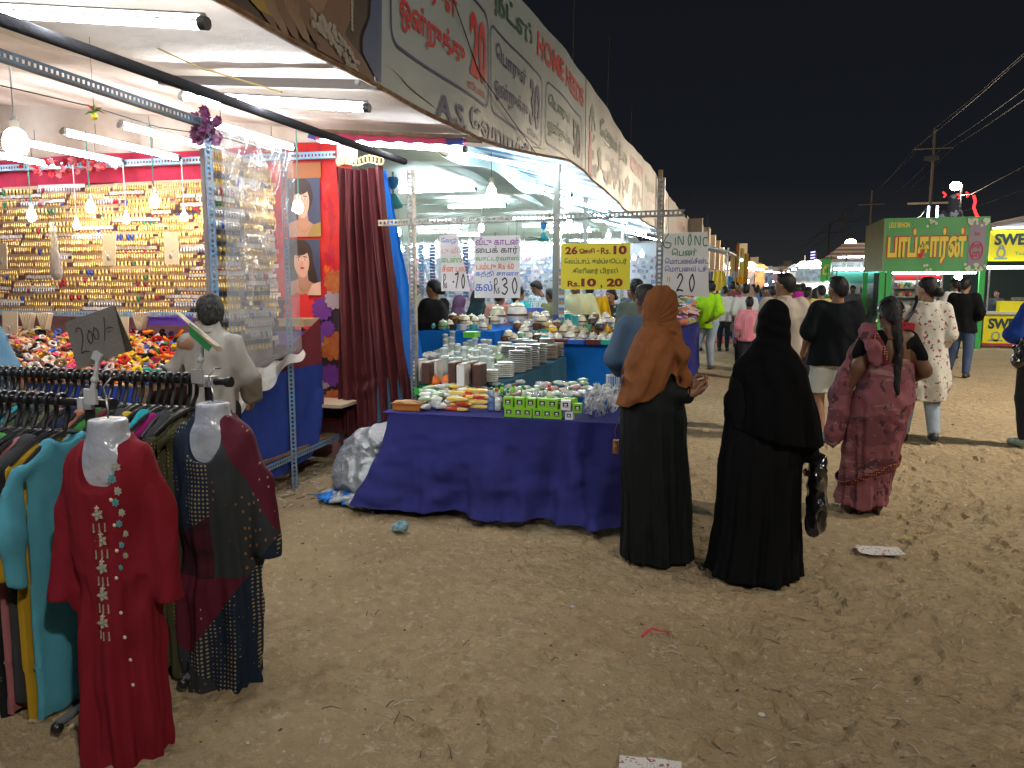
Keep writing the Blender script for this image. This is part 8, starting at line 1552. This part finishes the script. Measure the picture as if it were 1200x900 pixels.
# ================================================================ LANE LEFT SIDE BEYOND THE BANNERS
def deep(px, depth, z): d = _ray(px, 332.0); q = d / np.linalg.norm(d[:2]) * depth; return np.array((q[0], q[1], z))
for i, (px, dp, w, zt, bright) in enumerate(((812, 32, .9, 4.05, 0), (817, 33.5, .5, 3.9, 1), (822, 35, .8, 3.9, 0), (826, 36, .5, 3.9, 1), (830, 38, .8, 3.75, 1), (835, 40, .9, 3.6, 0), (840, 42, .9, 3.35, 1), (845, 45, .9, 3.2, 1), (865, 58, .8, 3.1, 0), (869, 60, .9, 4.4, 1), (874, 62, 1.2, 3.2, 1), (879, 64, 1.0, 3.0, 0), (883, 66, .9, 3.6, 1), (887, 68, .9, 3.2, 1), (918, 95, 1.5, 3.6, 1), (922, 100, 1.3, 4.2, 1))):
    q = deep(px, dp, 0); m = MB(); z0 = 2.2; m.box((q[0], q[1], (zt + z0) / 2), (w * .75, .05, zt - z0), (0, 0, R(-25))); o = single('shop_banner', m, mat('panel_light', (.78, .72, .60), .7) if bright else mat('panel_dark', (.5, .42, .32), .7), ['dull', 'pale'][bright] + f' upright shop panel far down the lane, {(["nearest group of the row", "end of the nearer row", "distant cluster on the left", "most distant cluster"])[0 if i < 5 else 1 if i < 8 else 2 if i < 14 else 3]}', 'banner', smooth=False); o['group'] = 'upright shop panels down the lane'
    z1 = MB(); z1.box((q[0] - .4, q[1] + .6, 1.1), (1.2, .8, 2.1), (0, 0, R(-25))); o = single('far_stall', z1, mat('far_stall_%d' % (i % 4), [(.10, .07, .09), (.16, .09, .06), (.06, .09, .13), (.12, .12, .11)][i % 4], .8), 'dim stall body under the upright shop panels far down the lane', 'stall', smooth=False); o['group'] = 'dim stalls far down the lane'
rs = np.random.default_rng(77)
for i, (px, py, dp, c, s) in enumerate(((857, 325, 40, 0, .09), (866, 328, 45, 1, .10), (875, 330, 42, 0, .12), (884, 337, 35, 0, .10), (872, 338, 38, 1, .06), (898, 334, 55, 1, .1), (905, 330, 60, 0, .09), (892, 327, 70, 1, .12), (912, 334, 80, 0, .14), (942, 315, 45, 2, .15), (955, 309, 60, 3, .16), (950, 322, 62, 3, .14), (928, 329, 70, 0, .12), (920, 318, 90, 1, .12), (936, 331, 75, 0, .15), (969, 332, 28, 0, .06), (838, 322, 28, 1, .05), (850, 314, 35, 1, .06), (980, 335, 30, 0, .08))):
    q = deep(px, dp, 1.55 - (py - 332) / 924 * dp); t = thing('far_lamp', ['white', 'pinkish', 'bluish', 'violet'][c] + ' lamp glowing far down the lane' + (', left side' if px < 880 else ', middle' if px < 930 else ', right side'), 'lamp', tuple(q), 0, 'lamps far down the lane'); part('lamp_globe', MB().ball(q, s, 10, 8), emis('far_lamp_%d' % c, [(.95, 1, 1), (1, .65, .75), (.45, .6, 1), (.6, .5, 1)][c], 45), t); part('rod', MB().tube([q + (0, 0, s), q + (0, 0, s + .5)], .02, 5), M_DARKMET, t)
q = deep(951, 60, 3.2); t = thing('lit_column', 'tall violet lit column far down the lane beside the striped awning', 'sign', tuple(q))
for k in range(9): part('light_ring', MB().tube([(q[0] - .15, q[1], 2.1 + k * .2), (q[0] + .15, q[1], 2.15 + k * .2)], .05, 6), emis('violet_led', (.45, .4, 1), 3), t)
part('side_panel', MB().bb(q[0] + .35, q[0] + 1.6, q[1], q[1] + .2, .5, 3.2), mat('column_red', (.4, .05, .08), .5), t, smooth=False)
m = MB(); q = deep(923, 75, 2.2); m.box(q, (4.5, 2, 1.6)); t_ = single('far_tent', m, mat('tent_white', (.5, .55, .6), .6), 'pale lit tent closing the far end of the lane', 'tent'); 
for i, (px, dp, w) in enumerate(((866, 44, 1.6), (878, 50, 1.8), (888, 56, 2), (897, 62, 2), (905, 70, 2.2), (912, 78, 2.4), (946, 50, 2), (938, 58, 2), (932, 66, 2.2), (927, 76, 2.4), (955, 44, 1.8), (921, 88, 3))):
    q = deep(px, dp, 0); c = i % 4; t = thing('far_stall', ['small glowing white', 'small warm lit', 'small bluish lit', 'small pale lit'][c] + ' stall far down the lane, ' + ('left side' if px < 900 else 'middle' if px < 925 else 'right side') + (', nearer' if dp < 58 else ', farther'), 'stall', tuple(q), 0, 'small lit stalls far down the lane')
    part('canopy', MB().box(q + (0, 0, 2.55), (w * 1.2, 1.5, .25), taper=.7), mat('far_canopy_%d' % c, [(.6, .6, .6), (.6, .4, .2), (.2, .3, .5), (.5, .45, .4)][c], .7), t, smooth=False); part('back_goods', MB().box(q + (0, .7, 1.5), (w, .1, 1.8)), mat('far_goods_%d' % c, [(.5, .4, .4), (.4, .25, .1), (.2, .3, .4), (.4, .2, .3)][c], .7, var=(4, (.1, .1, .12), .9)), t, smooth=False); part('counter', MB().box(q + (0, 0, .45), (w, .8, .9)), mat('dark_counter', (.04, .09, .05), .6), t, smooth=False)
    part('strip_light', MB().tube([q + (-w * .45, -.2, 2.35), q + (w * .45, -.2, 2.35)], .045, 6), emis('far_strip_%d' % (c % 2), [(.9, 1, 1), (1, .75, .45)][c % 2], 26), t)
# clothes stall (hanging garments, tall cloth rolls)
cs = thing('clothes_stall', 'clothes stall hung with yellow, blue and orange garments beyond the 20 sign', 'stall', (-1.2, 24, 0))
m = MB(); q = onY(835, 300, 24); m.add([(q[0] - 1.6, 22, 2.95), (q[0] + .5, 22, 2.35), (q[0] + .8, 27, 2.35), (q[0] - 1.6, 27, 2.95), (q[0] - 1.6, 22, 3.0), (q[0] + .5, 22, 2.4), (q[0] + .8, 27, 2.4), (q[0] - 1.6, 27, 3.0)], [(0, 3, 2, 1), (4, 5, 6, 7), (0, 1, 5, 4), (1, 2, 6, 5), (2, 3, 7, 6), (3, 0, 4, 7)]); part('awning', m, mat('awning_grey', (.35, .36, .36), .6), cs, smooth=False)
for x in (q[0] + .45, q[0] - .9): part('post', MB().tube([(x, 22.2, 0), (x, 22.2, 2.5)], .03, 8), M_STEEL, cs)
part('strip_light', MB().tube([(q[0] - 1.3, 22.5, 2.6), (q[0] - .2, 22.5, 2.4)], .03, 8), FT, cs)
for i, (px, py, h_, w, c) in enumerate(((843, 317, .55, .42, (.50, .36, .04)), (853, 323, .60, .38, (.02, .22, .50)), (866, 324, .62, .36, (.60, .26, .02)), (834, 318, .5, .3, (.1, .1, .14)), (828, 322, .45, .3, (.25, .26, .3)), (861, 318, .4, .25, (.3, .3, .32)))):
    p = onY(px, py, 23 + .2 * i); U, V = np.meshgrid(np.linspace(-1, 1, 14), np.linspace(0, 1, 14), indexing='ij'); m = MB(); m.sheet(np.stack([p[0] + U * w / 2 * (.75 + .25 * V), p[1] + .03 * np.sin(U * 9), p[2] - V * h_ - .05 * np.abs(U)], -1), .02); o = tag(part('hanging_garment', m, cloth('hg%d' % i, c)), ['mustard yellow', 'bright blue', 'deep orange', 'dark', 'grey', 'pale grey'][i] + ' garment hanging from the clothes stall awning', 'garment')
for i, (px, y, zt, c) in enumerate(((862, 25, 2.75, (.32, .12, .03)), (868, 25.2, 2.6, (.55, .38, .06)), (873, 25.4, 2.45, (.45, .22, .03)), (857, 24.8, 2.5, (.35, .2, .08)))): p = onY(px, 330, y); tag(part('cloth_roll', MB().tube([(p[0], y, 1.2), (p[0] + .02, y, zt)], [.09, .06], 10), cloth('cr%d' % i, c)), ['brown', 'golden', 'amber', 'tan'][i] + ' tall rolled cloth standing upright by the clothes stall', 'cloth')
p = onY(867, 305, 25); tag(part('small_lamp', MB().ball(p + (.05, -.2, 0), .05, 8, 6), emis('cyan_lamp', (.2, .9, 1), 8)), 'small cyan lamp on the tall cloth rolls', 'lamp')
# goods table under the 6 in ONE sign: blue skirt, heap of clothes
table(-1.55, -.35 - .25, 12.4, 14.6, .86, NV, 'table of folded clothes under the 20 price sign', 'dark blue cloth on the clothes table by the lime shirt man')
m = MB(); rs = np.random.default_rng(10)
for k in range(420): S_ = rs.uniform(.05, .16, 3) * (1.2, 1, .35); y = rs.uniform(12.5, 16.5); m.box((rs.uniform(-1.7, -.65), y, .88 + (y - 12.4) * .085 + rs.uniform(0, .12)), tuple(S_), tuple(rs.uniform(-.5, .5, 3)), mi=int(rs.integers(0, 7)))
o = part('clothes_heap', m, [cloth('heap%d' % i, c) for i, c in enumerate([(.5, .15, .06), (.25, .1, .35), (.5, .5, .5), (.05, .06, .10), (.55, .3, .3), (.1, .25, .4), (.4, .4, .15)])], smooth=False, stuff=True); o['label'] = 'heap of folded colourful clothes on the table in the lane'
p = onZ(786, 432); tag(part('display_box', MB().bb(p[0] - .1, p[0] + .2, p[1], p[1] + .3, 0, .80), spots('cream_print', (.55, .5, .36), [('noise', (14, 14, 14), (.35, .22, .06), .6)]), smooth=False), 'cream printed carton standing beside the brown headscarf woman', 'box')
p = onZ(856, 398); m = MB(); m.bb(p[0] - .7, p[0] + 1.0, p[1] - 1.2, p[1] + 3, -.02, .012); tag(part('floor_mat', m, mat('pink_mat', (.45, .13, .12), .8), smooth=False), 'pink mat spread on the ground behind the lime shirt man', 'mat')
p = onZ(838, 402); t = thing('plastic_stool', 'red plastic stool behind the lime shirt man', 'stool', tuple(p)); part('seat', MB().bb(p[0] - .18, p[0] + .18, p[1] - .18, p[1] + .18, .42, .46), mat('red_plastic', (.5, .04, .05), .4), t, smooth=False)
for x in (-.15, .15):
    for y in (-.15, .15): part('leg', MB().tube([(p[0] + x * 1.2, p[1] + y * 1.2, 0), (p[0] + x, p[1] + y, .42)], .022, 6), mat('red_plastic'), t)
# ================================================================ POLES, WIRES, STREET LAMPS
CON = mat('concrete_pole', (.13, .125, .12), .8); poles = []
for i, (y, zt) in enumerate(((45.2, 9.3), (64, 8.3), (79, 8.1), (91, 7.9))):
    x = 9.4; t = thing('electric_pole', ['nearest tall concrete', 'second', 'third', 'farthest visible'][i] + ' electric pole with cross arm above the right stalls', 'pole', (x, y, 0)); part('pole_shaft', MB().tube([(x, y, 0), (x, y, zt)], [.10, .07], 8), CON, t); part('cross_arm', MB().bb(x - .9, x + .9, y - .04, y + .04, zt - 1.04, zt - .98), CON, t, smooth=False)
    if i == 0: part('cross_arm', MB().bb(x - 1.05, x + 1.3, y - .05, y + .05, zt - 3.75, zt - 3.66), mat('pale_arm', (.45, .42, .36), .7), t, smooth=False); part('insulator_rack', MB().box((x - .1, y - .1, zt - 1.5), (.7, .1, .25)), M_DARKMET, t, smooth=False)
    poles.append((x, y, zt))
WIR = mat('overhead_wire', (.10, .10, .10), .8, spec=.05)
p_prev = (9.4, 14, 10.6)
seq = [p_prev] + poles + [(9.4, 120, 7.6)]
for j, (dx, dz) in enumerate(((0, 0), (-.9, -.95), (.9, -.95), (.4, -.95))):
    pts = []
    for a, b in zip(seq[:-1], seq[1:]):
        for t_ in np.linspace(0, 1, 7)[:-1]: pts.append((a[0] + dx, a[1] + (b[1] - a[1]) * t_, a[2] + (b[2] - a[2]) * t_ + dz - 1.2 * t_ * (1 - t_) * 1.2))
    tag(part('overhead_wire', MB().tube(pts, .014, 5), WIR), ['topmost', 'left lower', 'right lower', 'inner lower'][j] + ' overhead wire running along the electric poles', 'wire', 'overhead wires')
for i, (a, b, y0, y1) in enumerate((((1200, 195), (1100, 232), 30, 45), ((1200, 222), (1040, 262), 26, 40), ((1095, 230), (1060, 262), 45, 34), ((1095, 245), (1072, 262), 45, 34))):
    p, q = onY(*a, y0), onY(*b, y1); tag(part('service_wire', MB().tube([p, (p + q) / 2 - (0, 0, .35), q], .012, 5), WIR), ['upper pale wire slanting in from the right edge', 'lower pale wire slanting in from the right edge', 'upper service wire down to the green stall', 'lower service wire down to the green stall'][i], 'wire')
def street_lamp(p, label, r, col, st, h_from=0.0, energy=None, aim=None):
    t = thing('street_lamp', label, 'street lamp', (p[0] + .25, p[1], 0)); part('lamp_post', MB().tube([(p[0] + .25, p[1], 0), (p[0] + .25, p[1], p[2] + .05)], .06, 8), M_DARKMET, t); part('lamp_arm', MB().tube([(p[0] + .25, p[1], p[2] + .05), tuple(np.array(p) + (0, 0, .05))], .04, 6), M_DARKMET, t)
    m = MB(); m.ball(p, (r, r, r * .8), 14, 10); part('lamp_head', m, emis('lamp_%s' % label[:12].replace(' ', '_'), col, st), t)
    if energy:
        l = bpy.data.lights.new('lamp_light', 'AREA'); l.energy = energy; l.size = .3; l.spread = R(84) if p[0] > 9 and p[1] < 10 else R(180); l.color = col; o = bpy.data.objects.new('lamp_light', l); COL.objects.link(o); o.location = np.array(p) + (0, 0, -r - .05); d = Vector(np.array(aim) - np.array(p)); o.rotation_euler = d.to_track_quat('-Z', 'Y').to_euler()
street_lamp(onY(1120, 218, 40.), 'blazing warm white street lamp above the popcorn stall', .24, (1, .80, .58), 110, energy=LAMP_E * 6, aim=(1, 22, 0))
street_lamp((13.5, 9.5, 7.5), 'street lamp outside the right edge facing the popcorn stall', .2, (1, .95, .88), 40, energy=LAMP_E * .8, aim=(5.5, 21.5, 2))  # added lamp, out of view, brightens the popcorn sign
street_lamp(onY(997, 285, 42.), 'warm street lamp above the striped awning', .26, (1, .72, .45), 50, energy=LAMP_E * 9, aim=(-1.5, 48, 2))
# unseen lamps added behind and right of the camera as extra light
street_lamp((4.2, -3.2, 6.8), 'tall street lamp beside the lane, behind and right of the camera', .28, (1, .93, .82), 40, energy=LAMP_E, aim=(1.2, 6, 0))
street_lamp((9.8, 7, 9.2), 'tall street lamp on the right side of the lane, outside the photo', .28, (1, .90, .78), 40, energy=LAMP_E * 1.5, aim=(5.2, 10.5, 0))  # extra lamp out of view, brightens the right of the lane
# ================================================================ LITTER ON THE SAND
def flatpaper(px, py, w, d, rz, m_, label, th=.002, cat='paper', name='paper_scrap', curl=.012):
    p = onZ(px, py, -.005); z = gz(p[0], p[1]); U, V = np.meshgrid(np.linspace(-1, 1, 12), np.linspace(-1, 1, 10), indexing='ij'); m = MB(); X_ = U * w / 2; Y_ = V * d / 2; m.sheet(np.stack([X_, Y_, .012 + curl * (U * U * .6 + V * .3) + .005 * vn(np.stack([U * 2, V * 2, U * 0 + px], -1), 1.2, 3)], -1), th); o = part(name, m, m_); o.location = (p[0], p[1], z); o.rotation_euler = (0, 0, rz); return tag(o, label, cat)
NEWS = spots('printed_paper', (.60, .58, .54), [('noise', (60, 60, 60), (.35, .12, .10), .60), ('grid', (90, 90, 90), (.2, .2, .22), .2)])
flatpaper(1030, 647, .25, .13, .15, NEWS, 'printed white paper lying on the sand right of the woman in black'); flatpaper(762, 897, .20, .07, .1, NEWS, 'white printed slip at the bottom edge of the photo', curl=.004); flatpaper(1062, 632, .07, .05, .5, mat('tan_scrap', (.35, .28, .12), .7), 'small tan scrap on the sand beyond the printed paper')
p = onZ(468, 622); S = SDF(p - (.06, .06, .03), p + (.06, .06, .09), .005); S.cone(p + (-.015, 0, .02), p + (.02, 0, .03), .028, .034, .01); S.wrinkle(foldfn(.014, 4, (30, 30, 30), (70, 70, 70)), .02); tag(part('crumpled_packet', S.mb(relax=0), mat('blue_white_foil', (.35, .48, .52), .3, var=(30, (.03, .25, .35), .9))), 'crumpled blue and white packet on the sand by the blue table cloth', 'packet')
p = onZ(766, 742, .0); z = gz(p[0], p[1]) + .012; tag(part('red_ribbon', MB().tube([(p[0] - .045, p[1] - .05, z), (p[0] - .03, p[1] - .01, z + .008), (p[0] - .005, p[1] + .022, z + .012), (p[0] + .03, p[1] + .028, z), (p[0] + .075, p[1] + .035, z)], [.008, .01, .009, .006, .004], 7, flat=(1, .6)), mat('red_plastic')), 'red plastic ribbon curled on the sand in the foreground', 'ribbon')
rs = np.random.default_rng(19)
for k in range(90):
    px, py = rs.uniform(330, 1190), 600 + 290 * rs.random() ** .8; p = onZ(px, py); z = gz(p[0], p[1]) + .006; a = rs.uniform(0, 3.14); L = rs.uniform(.02, .09); q = np.array((math.cos(a), math.sin(a), 0)) * L
    tag(part('twig', MB().tube([p * (1, 1, 0) + (0, 0, z), p * (1, 1, 0) + q * .5 + (0, 0, z + rs.uniform(0, .012)), p * (1, 1, 0) + q + (0, 0, z)], [.0025, .002, .0012], 5), mat('twig%d' % (k % 3), [(.42, .34, .22), (.12, .08, .05), (.5, .45, .38)][k % 3], .8)), ['pale', 'dark', 'whitish'][k % 3] + ' twig or straw on the sand, ' + ('left' if px < 560 else 'middle' if px < 860 else 'right') + ' foreground', 'twig', 'twigs and straws on the sand')
m = MB()
for k in range(2600):
    x, y = rs.uniform(-3, 4), rs.uniform(1.9, 10); s = rs.uniform(.0015, .006) * (1 if rs.random() < .96 else 2); m.box((x, y, gz(x, y) + s * .6), (s * rs.uniform(1, 3), s * rs.uniform(1, 2), s * .7), (rs.uniform(-.3, .3), rs.uniform(-.3, .3), rs.uniform(0, 3)), mi=int(rs.choice(5, p=[.42, .25, .17, .14, .02])), taper=.6)
o = part('litter', m, [mat('pebble_dark', (.10, .065, .04), .9), mat('pebble_tan', (.45, .35, .24), .9), mat('twig0'), mat('bit_white', (.6, .58, .54), .8), mat('bit_blue', (.1, .35, .45), .6)], smooth=False, stuff=True); o['label'] = 'pebbles, straw and tiny litter strewn over the sand'
m = MB()
for k in range(160): q0 = np.array((rs.uniform(-3.9, -2.7), rs.uniform(4.7, 6.0), 0)); a = rs.uniform(0, 3.14); L = rs.uniform(.02, .1); q1 = q0 + (math.cos(a) * L, math.sin(a) * L, 0); m.tube([q0 + (0, 0, gz(*q0[:2]) + .008), q1 + (0, 0, gz(*q1[:2]) + .014)], .003, 4, mi=k % 2)
o = part('rubbish', m, [mat('twig1'), mat('bit_white')], smooth=False, stuff=True); o['label'] = 'twigs and rubbish under the jewellery stall shelf'
